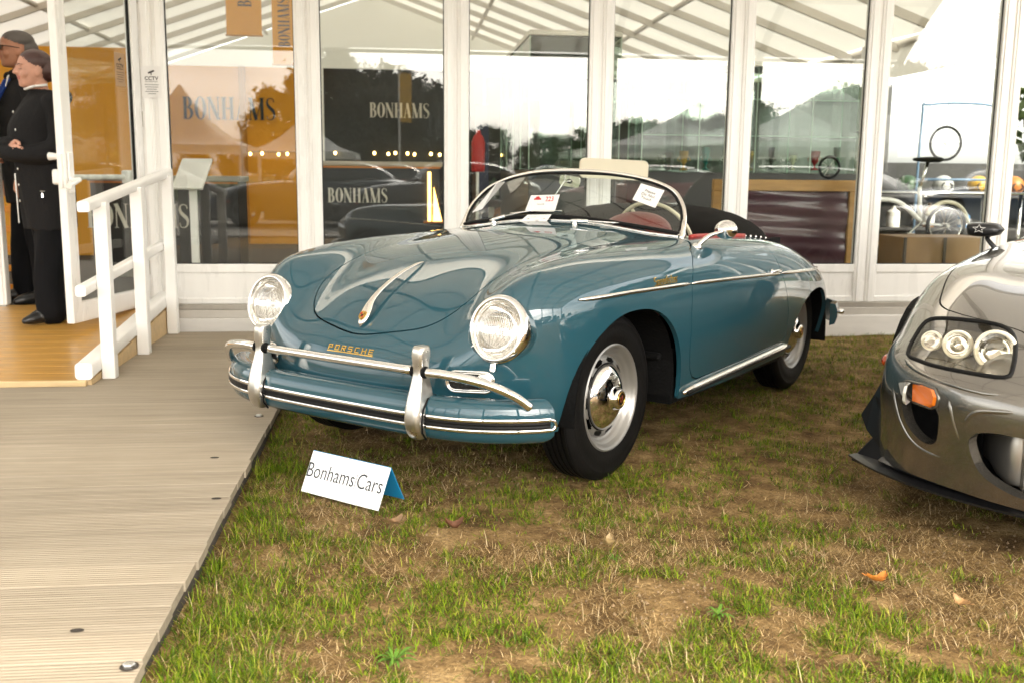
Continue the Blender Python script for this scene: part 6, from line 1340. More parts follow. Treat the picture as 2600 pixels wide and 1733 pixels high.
mb = MB(); mb.box((LW * .139, -LH * .16, 0), (LW * .144, LH * .22, .0004), Ms); mb.build('divider', dk, fp)
# cream board standing behind the roadster
p = fac(1500, 380, .55); q = fac(1640, 380, .55)
bd = fthing('cream_board', 'cream rounded board on a post standing behind the roadster', 'board', fac(1410, 380, .55)[0], .55, 0); hb_ = facz(366, fac(1390, 380, .55)[0], .55)
mb = MB(); hw = (fac(1487, 380, .55)[0] - fac(1330, 380, .55)[0]) / 2; mb.prism(rrect(hw * 2, .13, .035, 5), -.015, .015, Matrix.Translation((0, 0, hb_ - .065)) @ Matrix.Rotation(R(2.2), 4, 'Y') @ Matrix.Rotation(R(90), 4, 'X')); mb.build('panel', mat('cream_vinyl', (.72, .66, .50), .5), bd)
mb = MB(); mb.tube([(.01, .022, -.02), (.01, .022, hb_ - .05)], .012, 8); mb.build('post', mat('dark_post', (.05, .05, .05), .5), bd, smooth=True)
# ------------------------------------------------------------------ the show ground opposite, which the glass mirrors
def opp(px, D):
    """ground point at distance D in front of the glass, in the direction a window pixel mirrors"""
    d = pray(px * S2, 380 * S2); k = -(CAM - fb_).dot(fn_) / d.dot(fn_); P = CAM + d * k; dr = d - fn_ * (2 * d.dot(fn_)); k = D / dr.dot(fn_); q = P + dr * k; return Vector((q.x, q.y, 0))
bark = mat('grey_bark', (.06, .045, .035), .9, var=.3, scale=6, bump=.4)
def leaf_mat(name, c):
    m = bpy.data.materials.new(name); m.use_nodes = True; n = m.node_tree.nodes; l = m.node_tree.links; b = n['Principled BSDF']; b.inputs['Roughness'].default_value = .6; b.inputs['Specular IOR Level'].default_value = .3
    g = n.new('ShaderNodeNewGeometry'); r = n.new('ShaderNodeValToRGB'); e = r.color_ramp.elements; e[0].color = (*[x * .55 for x in c], 1); e[1].color = (*[x * 1.5 for x in c], 1); l.new(g.outputs['Random Per Island'], r.inputs[0]); l.new(r.outputs[0], b.inputs['Base Color']); return m
dark_leaf = leaf_mat('dark_conifer_foliage', (.022, .036, .014)); mid_leaf = leaf_mat('broadleaf_foliage', (.06, .085, .02)); pale_leaf = leaf_mat('pale_foliage', (.11, .12, .035))
def make_tree(label, h, shape, lm, seed):
    r = np.random.default_rng(seed); root = thing('tree', label, 'tree'); mb = MB()
    mb.tube([(0, 0, -.1), (.05, 0, h * .3), (0, .06, h * .62), (.03, 0, h * .92)], [h * .03, h * .022, h * .013, h * .004], 8)
    br = []
    for k in range(16):
        z = h * r.uniform(.22, .85); a = r.uniform(0, 6.28); L = h * (.30 if shape == 'round' else .26) * (1.15 - z / h); e_ = (L * math.cos(a), L * math.sin(a), z + L * (.35 if shape == 'round' else -.05)); mb.tube([(0, 0, z), (e_[0] * .5, e_[1] * .5, z + (e_[2] - z) * .6), e_], [h * .010, h * .006, h * .002], 5); br.append(e_)
    mb.build('trunk', bark, root, smooth=True)
    cl = []
    for k in range(70):
        z = r.uniform(.18, .98); w_ = (math.sin(math.pi * min(1, (z - .1) / .95)) ** .7 * .30) if shape == 'round' else (1.03 - z) * .36 + .02
        a = r.uniform(0, 6.28); q = w_ * math.sqrt(r.uniform(.15, 1)) * h; cl.append((q * math.cos(a), q * math.sin(a), z * h, h * r.uniform(.045, .10)))
    cl += [(x, y, z, h * .07) for x, y, z in br]
    n = 7000; idx = r.integers(0, len(cl), n); C_ = np.array(cl)[idx]; P = C_[:, :3] + r.normal(size=(n, 3)) * C_[:, 3:4] * np.array([.62, .62, .42]); s_ = h * r.uniform(.012, .026, (n, 1))
    u = r.normal(size=(n, 3)); u /= np.linalg.norm(u, axis=1, keepdims=True); v = r.normal(size=(n, 3)); v -= u * (u * v).sum(1, keepdims=True); v /= np.linalg.norm(v, axis=1, keepdims=True)
    V = np.stack([P - u * s_, P - v * s_ * .6, P + u * s_, P + v * s_ * .6], 1).reshape(-1, 3); Fc = np.arange(4 * n).reshape(-1, 4)
    mesh_obj('crown', V.tolist(), Fc.tolist(), lm, root); return root
protos = {'c': make_tree('dark spreading conifer opposite the glass front', 9., 'cone', dark_leaf, 1), 'r': make_tree('round green broadleaf tree opposite the glass front', 7., 'round', mid_leaf, 2), 'p': make_tree('pale leafy tree opposite the glass front', 6., 'round', pale_leaf, 3)}
used = set()
for kind, px, D, sc in [('c', 700, 70, 1.0), ('c', 775, 66, 1.12), ('c', 850, 72, 1.0), ('c', 930, 68, .95), ('c', 1005, 74, .9), ('r', 640, 62, .95), ('r', 1130, 75, .72), ('p', 1210, 78, .6), ('r', 1290, 72, .62), ('r', 1420, 75, .8), ('p', 1520, 70, .85), ('r', 1620, 74, .9), ('r', 1730, 66, .95), ('p', 1850, 64, 1.0), ('r', 1960, 60, 1.05), ('r', 2090, 52, 1.15), ('p', 2200, 50, 1.2), ('r', 2310, 54, 1.2), ('r', 450, 80, .6), ('r', 530, 78, .5), ('c', 330, 76, .7), ('r', 2450, 50, 1.2), ('r', 2650, 55, 1.3), ('p', 150, 75, .8), ('c', 812, 76, 1.05), ('c', 890, 78, 1.1), ('c', 965, 80, 1.0), ('r', 1090, 82, .7), ('r', 1250, 85, .7), ('r', 1350, 80, .75), ('r', 1470, 84, .9), ('c', 1575, 86, .7), ('r', 1680, 80, .95), ('p', 1790, 76, 1.0), ('r', 1900, 74, 1.05), ('r', 2030, 62, 1.1), ('r', 2150, 60, 1.2), ('r', 2260, 62, 1.2), ('r', 600, 72, .8), ('r', 3000, 45, 1.1), ('p', 3300, 48, 1.0), ('r', 3700, 44, 1.1), ('r', 4300, 42, 1.0), ('p', 5000, 40, 1.0)]:
    o = protos[kind] if kind not in used else copy_tree(protos[kind]); used.add(kind); o.location = opp(px, D); o.scale = (sc * random.uniform(.95, 1.25), sc * random.uniform(.95, 1.25), sc); o.rotation_euler = (0, 0, random.uniform(0, 6)); o['group'] = 'trees opposite the glass front'
for s_, t, sc in ((13, -9, 1.0), (16, -5, 1.15), (15, -13, 1.2), (19, -9, 1.3), (18, -2, 1.1)):
    o = copy_tree(protos['r']); o.location = F(s_, t, 0); o.scale = (sc, sc, sc * .8); o.rotation_euler = (0, 0, s_); tag(o, 'round green broadleaf tree beyond the open side of the marquee', 'tree', 'trees beyond the marquee')
wf = fabric_mat('white_pagoda_fabric', (.85, .84, .82), .3)
def pagoda(px, D, w_, eav, pk, label):
    r = thing('pagoda_tent', label, 'tent', opp(px, D), FYAW, group='white pagoda tents opposite'); G = []
    for k in range(13):
        f = k / 12; q = w_ / 2 * (1 - f) ** 1.0 + .04; z = eav + (pk - eav) * (f ** 2.2 * .75 + f * .25); row = []
        for a in range(33):
            t = a / 32 * 4; i = int(t) % 4; u = t - int(t); cx, cy = ((-1, -1), (1, -1), (1, 1), (-1, 1))[i]; dx, dy = ((1, -1), (1, 1), (-1, 1), (-1, -1))[i]; row.append(((cx + (dx - cx) * u) * q, (cy + (dy - cy) * u) * q, z))
        G.append(row)
    mb = MB(); mb.grid(G); mb.build('roof', wf, r, smooth=True)
    for i, (cx, cy) in enumerate(((-1, -1), (1, -1), (1, 1), (-1, 1))): mb = MB(); mb.bbox((cx * w_ / 2 - .05, cy * w_ / 2 - .05, -.02), (cx * w_ / 2 + .05, cy * w_ / 2 + .05, eav), .01); mb.build('leg', alu, r)
    for cx0, cy0, cx1, cy1 in ((-1, -1, 1, -1), (-1, 1, 1, 1), (1, -1, 1, 1)): mb = MB(); mb.add([(cx0 * w_ / 2, cy0 * w_ / 2, eav), (cx1 * w_ / 2, cy1 * w_ / 2, eav), (cx1 * w_ / 2, cy1 * w_ / 2, eav - .3), (cx0 * w_ / 2, cy0 * w_ / 2, eav - .3)], [(0, 1, 2, 3)]); mb.build('valance', wf, r)
pagoda(420, 40, 6, 2.3, 5.0, 'small white pagoda tent with a swept peak'); pagoda(700, 52, 6, 2.3, 4.4, 'white pagoda tent standing before the dark conifers')
pagoda(1600, 34, 9, 2.3, 4.2, 'wide white pagoda tent beside the hedge trees'); pagoda(1900, 28, 9, 2.3, 4.4, 'wide white pagoda tent nearest the glass front')
fp_ = thing('flagpole', 'white flagpole with a long yellow flag', 'flagpole', opp(918, 38)); mb = MB(); mb.tube([(0, 0, -.1), (0, 0, 5.6)], [.05, .035], 8); mb.build('pole', alu, fp_); mb = MB(); mb.grid([[(x * .55, .06 * math.sin(x * 5 + z), 3.4 + 2.1 * z) for z in np.linspace(0, 1, 8)] for x in np.linspace(0.06, 1, 6)]); mb.build('flag', mat('yellow_flag', (.75, .42, .02), .7), fp_)
mb = MB(); G = [[F(s_, t, .012) for t in (11.5, 34)] for s_ in (-60, 60)]; mb.grid(G); tag(mb.build('gravel_road', mat('pale_gravel', (.26, .235, .20), .95, var=.2, scale=20), None), 'pale gravel road opposite', None, kind='structure')
# parked cars along that road
for px, D, c, nm, rot in ((560, 15.5, (.012, .014, .018), 'black', 1.45), (690, 19, (.35, .06, .01), 'orange red', 1.6), (850, 14.8, (.02, .012, .012), 'dark maroon', 1.5), (1130, 20, (.02, .06, .16), 'blue', 1.6), (1330, 17, (.30, .012, .01), 'red', 1.7), (1800, 19, (.5, .5, .48), 'silver', 1.5), (2150, 17, (.06, .12, .22), 'slate blue', 1.6)):
    o = copy_tree(coupe); o.name = 'parked_coupe'; o.location = opp(px, D); o.rotation_euler = (0, 0, FYAW + rot + math.pi / 2); o.scale = (1.05, 1, 1.12); tag(o, nm + ' coupe parked on the gravel road opposite', 'car', 'cars parked on the road opposite')
    pm = mat('coat_' + nm.replace(' ', '_'), c, .35, .2, 1., .03)
    for ch in o.children:
        if ch.type == 'MESH' and ch.name.split('.')[0] in ('body', 'hood', 'roof', 'pillar'): ch.material_slots[0].link = 'OBJECT'; ch.material_slots[0].material = pm

# ------------------------------------------------------------------ grass, straw and litter
def vnoise(x, y, s, seed):
    r = np.random.default_rng(seed); T = r.random((64, 64)); X = x * s; Y = y * s; i = np.floor(X).astype(int); j = np.floor(Y).astype(int); u = X - i; v = Y - j; u = u * u * (3 - 2 * u); v = v * v * (3 - 2 * v); g = lambda a, b: T[a % 64, b % 64]
    return g(i, j) * (1 - u) * (1 - v) + g(i + 1, j) * u * (1 - v) + g(i, j + 1) * (1 - u) * v + g(i + 1, j + 1) * u * v
def fst(x, y): return (x - fb_.x) * fd_.x + (y - fb_.y) * fd_.y, (x - fb_.x) * fn_.x + (y - fb_.y) * fn_.y
def scatter(n, dens, seed):
    r = np.random.default_rng(seed); out = []
    tot = 0
    while tot < n:
        m_ = 200000; yy = 1.45 * (8.2 / 1.45) ** r.random(m_); xx = yy * r.uniform(-.58, .62, m_) + r.uniform(-.2, .2, m_)   # even on the picture
        s_, t = fst(xx, yy); ok = (s_ > -1.368) & (t > .09) & (s_ < 7); p = dens(xx, yy, s_, t); ok &= r.random(m_) < p; q = np.stack([xx[ok], yy[ok]], 1); out.append(q); tot += len(q)
    return np.concatenate(out)[:n]
def green_d(x, y, s_, t):
    a = .36 * vnoise(x, y, 2.3, 1) + .34 * vnoise(x, y, 6.5, 2) + .30 * vnoise(x, y, 15, 9)
    edge = np.clip(1 - (s_ + 1.37) / .75, 0, 1); far = np.clip((y - 5.2) / 1.2, 0, 1); under = np.exp(-(((x + .25) / .75) ** 2 + ((y - 3.7) / .45) ** 2)) * .5  # under: lush grass below the car, thickened to stand in for contact shadow
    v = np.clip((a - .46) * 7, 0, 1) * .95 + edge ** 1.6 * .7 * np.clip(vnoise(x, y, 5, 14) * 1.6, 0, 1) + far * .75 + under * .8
    return np.clip(v, .035, 1) ** 1.2
def straw_d(x, y, s_, t): return np.clip(.25 + .9 * vnoise(x, y, 3.1, 5) - .35 * vnoise(x, y, 2.3, 1), .05, 1) * np.clip((vnoise(x, y, 1.9, 11) - .20) * 6, .05, 1)
def blades(P, L, Wd, tilt, seed, curl=.5):
    r = np.random.default_rng(seed); n = len(P); az = r.uniform(0, 2 * np.pi, n); z0 = relief(P[:, 0], P[:, 1]) - .004
    d = np.stack([np.cos(az), np.sin(az)], 1); w_ = np.stack([-d[:, 1], d[:, 0]], 1); V = np.zeros((n, 5, 3)); ang = tilt.copy(); pos = np.zeros((n, 2)); hz_ = np.zeros(n); seg = L / 2
    for k in range(3):
        wk = Wd * (1, .8, 0)[k]; base = np.stack([P[:, 0] + d[:, 0] * pos[:, 0], P[:, 1] + d[:, 1] * pos[:, 0], z0 + hz_], 1)
        if k < 2: V[:, 2 * k] = base + np.c_[w_ * wk[:, None] / 2, np.zeros(n)]; V[:, 2 * k + 1] = base - np.c_[w_ * wk[:, None] / 2, np.zeros(n)]
        else: V[:, 4] = base
        pos[:, 0] += np.cos(ang) * seg; hz_ += np.sin(ang) * seg; ang = ang - curl * r.uniform(.2, 1.2, n)
        hz_ = np.maximum(hz_, .003)
    b = np.arange(n) * 5; return V.reshape(-1, 3), np.stack([b, b + 1, b + 3, b + 2], 1), np.stack([b + 2, b + 3, b + 4], 1)
def blade_obj(name, P, L, Wd, tilt, seed, m_, label, curl=.5):
    V, q, t = blades(P, L, Wd, tilt, seed, curl); me = bpy.data.meshes.new(name); nv, nq, nt = len(V), len(q), len(t); me.vertices.add(nv); me.vertices.foreach_set('co', V.ravel())
    me.loops.add(nq * 4 + nt * 3); me.loops.foreach_set('vertex_index', np.concatenate([q.ravel(), t.ravel()])); me.polygons.add(nq + nt); me.polygons.foreach_set('loop_start', np.concatenate([np.arange(nq) * 4, nq * 4 + np.arange(nt) * 3])); me.update(calc_edges=True); me.materials.append(m_)
    o = bpy.data.objects.new(name, me); link(o); return tag(o, label, None, kind='stuff')
def blade_mat(name, stops, sc):
    m = bpy.data.materials.new(name); m.use_nodes = True; n = m.node_tree.nodes; l = m.node_tree.links; b = n['Principled BSDF']; b.inputs['Roughness'].default_value = .55; b.inputs['Specular IOR Level'].default_value = .25
    g = n.new('ShaderNodeNewGeometry'); r = n.new('ShaderNodeValToRGB'); e = r.color_ramp.elements; e[0].position, e[0].color = stops[0][0], (*stops[0][1], 1); e[1].position, e[1].color = stops[-1][0], (*stops[-1][1], 1)
    for p, c in stops[1:-1]: q = e.new(p); q.color = (*c, 1)
    l.new(g.outputs['Random Per Island'], r.inputs[0]); l.new(r.outputs[0], b.inputs['Base Color'])
    o = [x for x in n if x.type == 'OUTPUT_MATERIAL'][0]; tr = n.new('ShaderNodeBsdfTranslucent'); l.new(r.outputs[0], tr.inputs[0]); ms = n.new('ShaderNodeMixShader'); ms.inputs[0].default_value = .3; l.new(b.outputs[0], ms.inputs[1]); l.new(tr.outputs[0], ms.inputs[2]); l.new(ms.outputs[0], o.inputs[0]); return m
gm = blade_mat('green_blades', [(0, (.026, .055, .001)), (.45, (.105, .185, .004)), (.82, (.235, .31, .010)), (1, (.40, .33, .07))], 1); sm = blade_mat('dry_blades', [(0, (.05, .028, .011)), (.4, (.20, .125, .048)), (.75, (.46, .32, .14)), (1, (.80, .62, .34))], 1)
NT, NS = 15000, 300000
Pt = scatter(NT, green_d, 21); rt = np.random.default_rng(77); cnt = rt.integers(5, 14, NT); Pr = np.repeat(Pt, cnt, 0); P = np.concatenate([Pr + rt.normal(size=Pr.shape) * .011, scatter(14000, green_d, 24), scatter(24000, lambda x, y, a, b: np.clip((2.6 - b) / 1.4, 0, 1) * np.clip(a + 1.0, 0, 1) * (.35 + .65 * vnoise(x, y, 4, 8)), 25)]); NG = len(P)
r = np.random.default_rng(5); s_, t = fst(P[:, 0], P[:, 1]); tall = 1 + .8 * np.clip(1 - (s_ + 1.37) / .35, 0, 1); cl = vnoise(P[:, 0], P[:, 1], 9, 4)
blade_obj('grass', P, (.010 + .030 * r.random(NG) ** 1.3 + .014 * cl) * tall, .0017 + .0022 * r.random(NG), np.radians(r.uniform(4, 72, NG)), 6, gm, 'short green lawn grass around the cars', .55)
P = scatter(NS, straw_d, 22); blade_obj('straw', P, .012 + .036 * r.random(NS) ** 1.5, .0010 + .0013 * r.random(NS), np.radians(r.uniform(0, 42, NS)), 7, sm, 'dry flattened straw among the grass', .25)
P = scatter(2600, straw_d, 23); blade_obj('dry_stalks', P, .025 + .055 * r.random(2600), .0016 + .0016 * r.random(2600), np.radians(r.uniform(8, 80, 2600)), 8, blade_mat('pale_stalks', [(0, (.30, .21, .10)), (1, (.58, .46, .27))], 1), 'pale dry stalks standing in the lawn', .4)
# soil crumbs
P = scatter(9000, lambda x, y, a, b: np.clip((.55 - vnoise(x, y, 2.3, 1)) * 3, .05, 1), 31); n = len(P); sz = .002 + .006 * r.random(n) ** 3; V = []; T_ = np.array([(1, 0, -.4), (-.5, .87, -.4), (-.5, -.87, -.4), (0, 0, .8)])
V = (np.c_[P, relief(P[:, 0], P[:, 1]) + sz * .3][:, None, :] + T_[None] * sz[:, None, None] * r.uniform(.6, 1.3, (n, 4, 1))).reshape(-1, 3); b = np.arange(n) * 4; Fq = np.concatenate([np.stack([b + i, b + j, b + k], 1) for i, j, k in ((0, 1, 3), (1, 2, 3), (2, 0, 3), (0, 2, 1))])
o = mesh_obj('soil_crumbs', V.tolist(), Fq.tolist(), mat('soil_crumb', (.20, .135, .07), .95, var=.4, scale=30)); tag(o, 'loose crumbs of dry soil in bare patches', None, kind='stuff')
# broad leaved weeds and fallen leaves
wl_ = leaf_mat('weed_leaf', (.075, .16, .015))
def weed(px, py, R0, n, label):
    c = on_ground(px * S2, py * S2); root = thing('weed_plant', label, 'weed', (c.x, c.y, float(relief(c.x, c.y))), 0)
    for k in range(n):
        a = 2 * math.pi * k / n + random.uniform(-.3, .3); L = R0 * random.uniform(.6, 1.15); wd = L * random.uniform(.16, .24); V = []; m_ = 9
        for i in range(m_):
            f = i / (m_ - 1); x = L * f; z = .004 + L * .55 * math.sin(f * 2.4) * (.4 + .6 * ((k * 37) % 10) / 10); ww = wd * math.sin(math.pi * min(1, f * .92 + .06)) ** .7 * (1 if i % 2 else .62) / 2
            for q in (-1, 0, 1): V.append((x * math.cos(a) - q * ww * math.sin(a), x * math.sin(a) + q * ww * math.cos(a), z + (.12 * ww if q else -.1 * ww)))
        mesh_obj('leaf', V, [(3 * i + j, 3 * i + j + 1, 3 * i + j + 4, 3 * i + j + 3) for i in range(m_ - 1) for j in (0, 1)], wl_, root, smooth=True)
weed(905, 1500, .058, 19, 'broad leaved green weed beside bare soil'); weed(1650, 1412, .045, 14, 'low spreading weed with pale curled leaves'); weed(1410, 1285, .03, 8, 'tiny clover like weed in dry straw')
def fallen(px, py, L, c, label, rot, curl):
    p = on_ground(px * S2, py * S2, .012); G = []
    for i in range(9):
        f = i / 8; w_ = L * .34 * math.sin(math.pi * (f * .96 + .02)) ** .75 * (1.15 if i % 2 else .85); G.append([(L * (f - .5), q * w_, .006 + curl * L * ((f - .5) ** 2 + .5 * abs(q) ** 2 * .3) + .002 * math.sin(7 * f + q)) for q in (-1, -.5, 0, .5, 1)])
    mb = MB(); mb.grid(G); mb.tube([(-L * .5, 0, .006 + curl * L * .25), (-L * .72, 0, .01 + curl * L * .3)], .0015, 5); o = mb.build('fallen_leaf', mat('leaf_' + label.split()[0], c, .6, var=.3, scale=60), None, smooth=True); o.location = p; o.rotation_euler = (random.uniform(-.2, .3), random.uniform(-.2, .2), rot); tag(o, label, 'leaf')
fallen(2013, 1338, .075, (.55, .20, .03), 'orange fallen leaf on a bare patch of lawn', .4, .9); fallen(1043, 1214, .06, (.13, .05, .02), 'brown fallen leaf curled on straw beside the sign', .2, 1.6); fallen(905, 1205, .06, (.22, .13, .06), 'tan fallen leaf curled lengthwise near the sign', .6, 1.2); fallen(1400, 1255, .055, (.33, .23, .10), 'pale dry leaf torn and folded on straw', 1.2, 1.5); fallen(2205, 1390, .05, (.35, .2, .08), 'small amber leaf half hidden in grass', 2.2, 1.1)
# ------------------------------------------------------------------ people
skin = mat('skin', (.52, .27, .19), .5, var=.12, scale=18); skin2 = mat('tanned_skin', (.42, .19, .11), .5, var=.12, scale=18)
coat_m = mat('black_wool_coat', (.011, .0105, .011), .85, bump=.5, bscale=150, spec=.2); trou = mat('black_trousers', (.005, .005, .006), .85, spec=.15); shoe = mat('black_shoe', (.008, .008, .008), .35); hair1 = mat('auburn_hair', (.055, .022, .018), .45, var=.4, scale=60, stretch=(1, 1, 6)); hair2 = mat('grey_hair', (.10, .085, .075), .6); lips = mat('lips', (.42, .13, .11), .45)
def ell(c, r_, n=16, m_=10):
    V = []; Fc = []
    for i in range(m_ + 1):
        t = math.pi * i / m_
        for j in range(n): a = 2 * math.pi * j / n; V.append((c[0] + r_[0] * math.sin(t) * math.cos(a), c[1] + r_[1] * math.sin(t) * math.sin(a), c[2] + r_[2] * math.cos(t)))
    return V, [(i * n + j, (i + 1) * n + j, (i + 1) * n + (j + 1) % n, i * n + (j + 1) % n) for i in range(m_) for j in range(n)]
def lim(pts, rr, n=14, per=5):
    P = spline(pts, per); k = np.linspace(0, len(rr) - 1, len(P)); r_ = np.interp(k, range(len(rr)), rr); mb = MB(); mb.tube([tuple(p) for p in P], [float(x) for x in r_], n)
    a, b = ell(tuple(P[0]), (r_[0],) * 3, 12, 8); mb.add(a, b); a, b = ell(tuple(P[-1]), (r_[-1],) * 3, 12, 8); mb.add(a, b); return mb.v, mb.f
def sec_loft(S, n=24):
    A = nat_spline(np.arange(len(S)) * 1., np.array(S, float), np.linspace(0, len(S) - 1, len(S) * 4)); mb = MB()
    loft(mb, [[(cx + rx * math.cos(a), cy + ry * math.sin(a), z) for a in [2 * math.pi * k / n for k in range(n)]] for z, cx, cy, rx, ry in A]); return mb.v, mb.f
def remesh_person(name, prims, mats, parent, voxel=.0075, smooth=4, fold=(0, 2)):
    """fuse all body pieces into one continuous surface; each face takes the material of the piece it came from"""
    V = []; Fc = []; mi = []
    for (v, f), k in prims: b = len(V); V += [tuple(x) for x in v]; Fc += [tuple(i + b for i in q) for q in f]; mi += [k] * len(f)
    me = bpy.data.meshes.new('tmp'); me.from_pydata(V, [], Fc); o = bpy.data.objects.new('tmp', me); col.objects.link(o)
    bm = bmesh.new(); bm.from_mesh(me); bmesh.ops.recalc_face_normals(bm, faces=bm.faces[:]); bm.to_mesh(me); bm.free()
    md = o.modifiers.new('r', 'REMESH'); md.mode = 'VOXEL'; md.voxel_size = voxel; ms = o.modifiers.new('s', 'SMOOTH'); ms.iterations = smooth; ms.factor = .5
    dg = bpy.context.evaluated_depsgraph_get(); out = bpy.data.meshes.new_from_object(o.evaluated_get(dg)); bpy.data.objects.remove(o); bpy.data.meshes.remove(me)
    tree = BVHTree.FromPolygons([Vector(x) for x in V], Fc)
    for m_ in mats: out.materials.append(m_)
    for p in out.polygons: p.use_smooth = True; p.material_index = mi[tree.find_nearest(p.center)[2]]
    # cloth folds: drapes below the waist, creases round the elbows and shoulders
    nv = len(out.vertices); co = np.empty(nv * 3); no = np.empty(nv * 3); out.vertices.foreach_get('co', co); out.vertex_normals.foreach_get('vector', no); co = co.reshape(-1, 3); no = no.reshape(-1, 3)
    wgt = np.zeros(nv)
    for p in out.polygons:
        if p.material_index in fold:
            for i in p.vertices: wgt[i] = 1
    x, y, z = co.T; th = np.arctan2(y, x); f = .55 * np.sin(th * 9 + 3 * np.sin(z * 7)) * np.clip(1.25 - z, 0, 1) + .45 * np.sin(z * 46 + 2.2 * np.sin(x * 17 + y * 11)) * np.exp(-((z - 1.14) / .12) ** 2) + .35 * np.sin(z * 27 + y * 31 + x * 13) * (z > 1.1)+ .35 * np.sin((x + y) * 55 + z * 12)
    co += no * (f * wgt * .0062)[:, None]; out.vertices.foreach_set('co', co.ravel()); out.update()
    out.name = name; o = bpy.data.objects.new(name, out); return link(o, parent)
def head(c, k, m_skin, m_lip, bias=0.):
    """head pieces about the centre c; x forward, y left"""
    x, y, z = c; L = []
    S = [(z - .118 * k, x + .050 * k, y, .020 * k, .022 * k), (z - .112 * k, x + .046 * k, y, .036 * k, .036 * k), (z - .09 * k, x + .030 * k, y, .062 * k, .052 * k), (z - .06 * k, x + .014 * k, y, .080 * k, .063 * k), (z - .02 * k, x + .002 * k, y, .094 * k, .072 * k), (z + .02 * k, x - .004 * k, y, .099 * k, .076 * k), (z + .06 * k, x - .008 * k, y, .096 * k, .074 * k), (z + .09 * k, x - .012 * k, y, .080 * k, .062 * k), (z + .108 * k, x - .014 * k, y, .054 * k, .042 * k), (z + .115 * k, x - .014 * k, y, .02 * k, .016 * k)]
    L.append((sec_loft(S, 28), m_skin))
    L.append((lim([(x + .092 * k, y, z + .022 * k), (x + .103 * k, y, z - .002 * k), (x + .116 * k, y, z - .022 * k)], [.009 * k, .011 * k, .0145 * k], 10), m_skin))      # nose
    L.append((ell((x + .103 * k, y, z - .029 * k), (.013 * k, .019 * k, .010 * k)), m_skin))
    L.append((ell((x + .088 * k, y, z - .052 * k), (.014 * k, .026 * k, .0075 * k)), m_lip)); L.append((ell((x + .086 * k, y, z - .063 * k), (.0135 * k, .022 * k, .008 * k)), m_lip))
    L.append((ell((x + .074 * k, y, z - .098 * k), (.020 * k, .024 * k, .017 * k)), m_skin))
    for s_ in (1, -1):
        L.append((ell((x + .068 * k, y + s_ * .040 * k, z - .035 * k), (.026 * k, .026 * k, .026 * k)), m_skin))                                                # cheek
        L.append((ell((x + .083 * k, y + s_ * .033 * k, z + .022 * k), (.015 * k, .026 * k, .007 * k)), m_skin))                                                # brow
        L.append((ell((x + .078 * k, y + s_ * .034 * k, z + .001 * k), (.0155 * k, .0165 * k, .0095 * k)), m_skin))                                              # closed lid
        L.append((ell((x - .010 * k, y + s_ * .077 * k, z - .012 * k), (.020 * k, .009 * k, .032 * k)), m_skin)); L.append((ell((x - .004 * k, y + s_ * .076 * k, z - .036 * k), (.010 * k, .008 * k, .012 * k)), m_skin))   # ear
    L.append((lim([(x - .02 * k, y, z - .06 * k), (x - .035 * k, y, z - .13 * k), (x - .045 * k, y, z - .19 * k)], [.056 * k, .055 * k, .062 * k]), m_skin)); return L
def hand(c, d, up, m_, sgn):
    """palm at c pointing along d, five curled fingers"""
    d = Vector(d).normalized(); up = Vector(up).normalized(); sd = d.cross(up).normalized(); c = Vector(c); L = []
    L.append((lim([tuple(c), tuple(c + d * .045), tuple(c + d * .085)], [.026, .034, .030], 12), m_))
    for i, (o_, ln) in enumerate(((-.028, .070), (-.010, .080), (.009, .076), (.027, .060))):
        a = c + d * .085 + sd * o_; b = a + d * ln * .45 - up * .006; e_ = b + d * ln * .30 - up * .022; g_ = e_ + d * ln * .05 - up * .022; L.append((lim([tuple(a), tuple(b), tuple(e_), tuple(g_)], [.0098, .0092, .0085, .0075], 8), m_))
    a = c + d * .022 + sd * .03 * sgn; L.append((lim([tuple(a), tuple(a + d * .03 + sd * .022 * sgn), tuple(a + d * .062 + sd * .022 * sgn - up * .012)], [.0125, .011, .009], 8), m_)); return L
# --- woman with folded arms, her weight on both feet
ws, wt_ = gfac(104, 734, rz_(.55)); wz = rz_(wt_)
wom = fthing('person', 'person with tied back hair in a black coat with folded arms on the ramp', 'person', ws + .055, wt_, wz, R(180) + R(36))
T_, SK, CO, SH, LP, HA = 0, 1, 2, 3, 4, 5
pr = [(sec_loft([(.60, -.015, 0, .155, .205), (.64, -.015, 0, .158, .207), (.78, -.01, 0, .163, .212), (.93, -.005, 0, .165, .213), (1.05, .01, 0, .168, .205), (1.15, .02, 0, .172, .20), (1.25, .022, 0, .168, .20), (1.33, .005, 0, .145, .205), (1.40, -.012, 0, .112, .195), (1.445, -.02, 0, .085, .135), (1.475, -.02, 0, .07, .085)], 32), CO)]
for s_, fx in ((1, .05), (-1, -.07)): pr.append((lim([(-.01, s_ * .09, .72), (fx * .6, s_ * .095, .45), (fx, s_ * .10, .22), (fx - .01, s_ * .10, .07)], [.105, .092, .085, .09], 18), T_)); pr.append((lim([(fx - .07, s_ * .10, .035), (fx + .02, s_ * .105, .042), (fx + .12, s_ * .115, .03), (fx + .165, s_ * .118, .022)], [.036, .042, .036, .022], 12), SH))
pr.append((lim([(-.015, .185, 1.385), (-.03, .235, 1.25), (-.005, .245, 1.12), (.08, .20, 1.075), (.20, .09, 1.075), (.235, .0, 1.085)], [.070, .068, .066, .064, .054, .045], 16), CO))
pr.append((lim([(-.015, -.185, 1.385), (-.03, -.235, 1.25), (.005, -.245, 1.13), (.10, -.20, 1.12), (.20, -.08, 1.13), (.215, .03, 1.125)], [.070, .068, .064, .060, .052, .044], 16), CO))
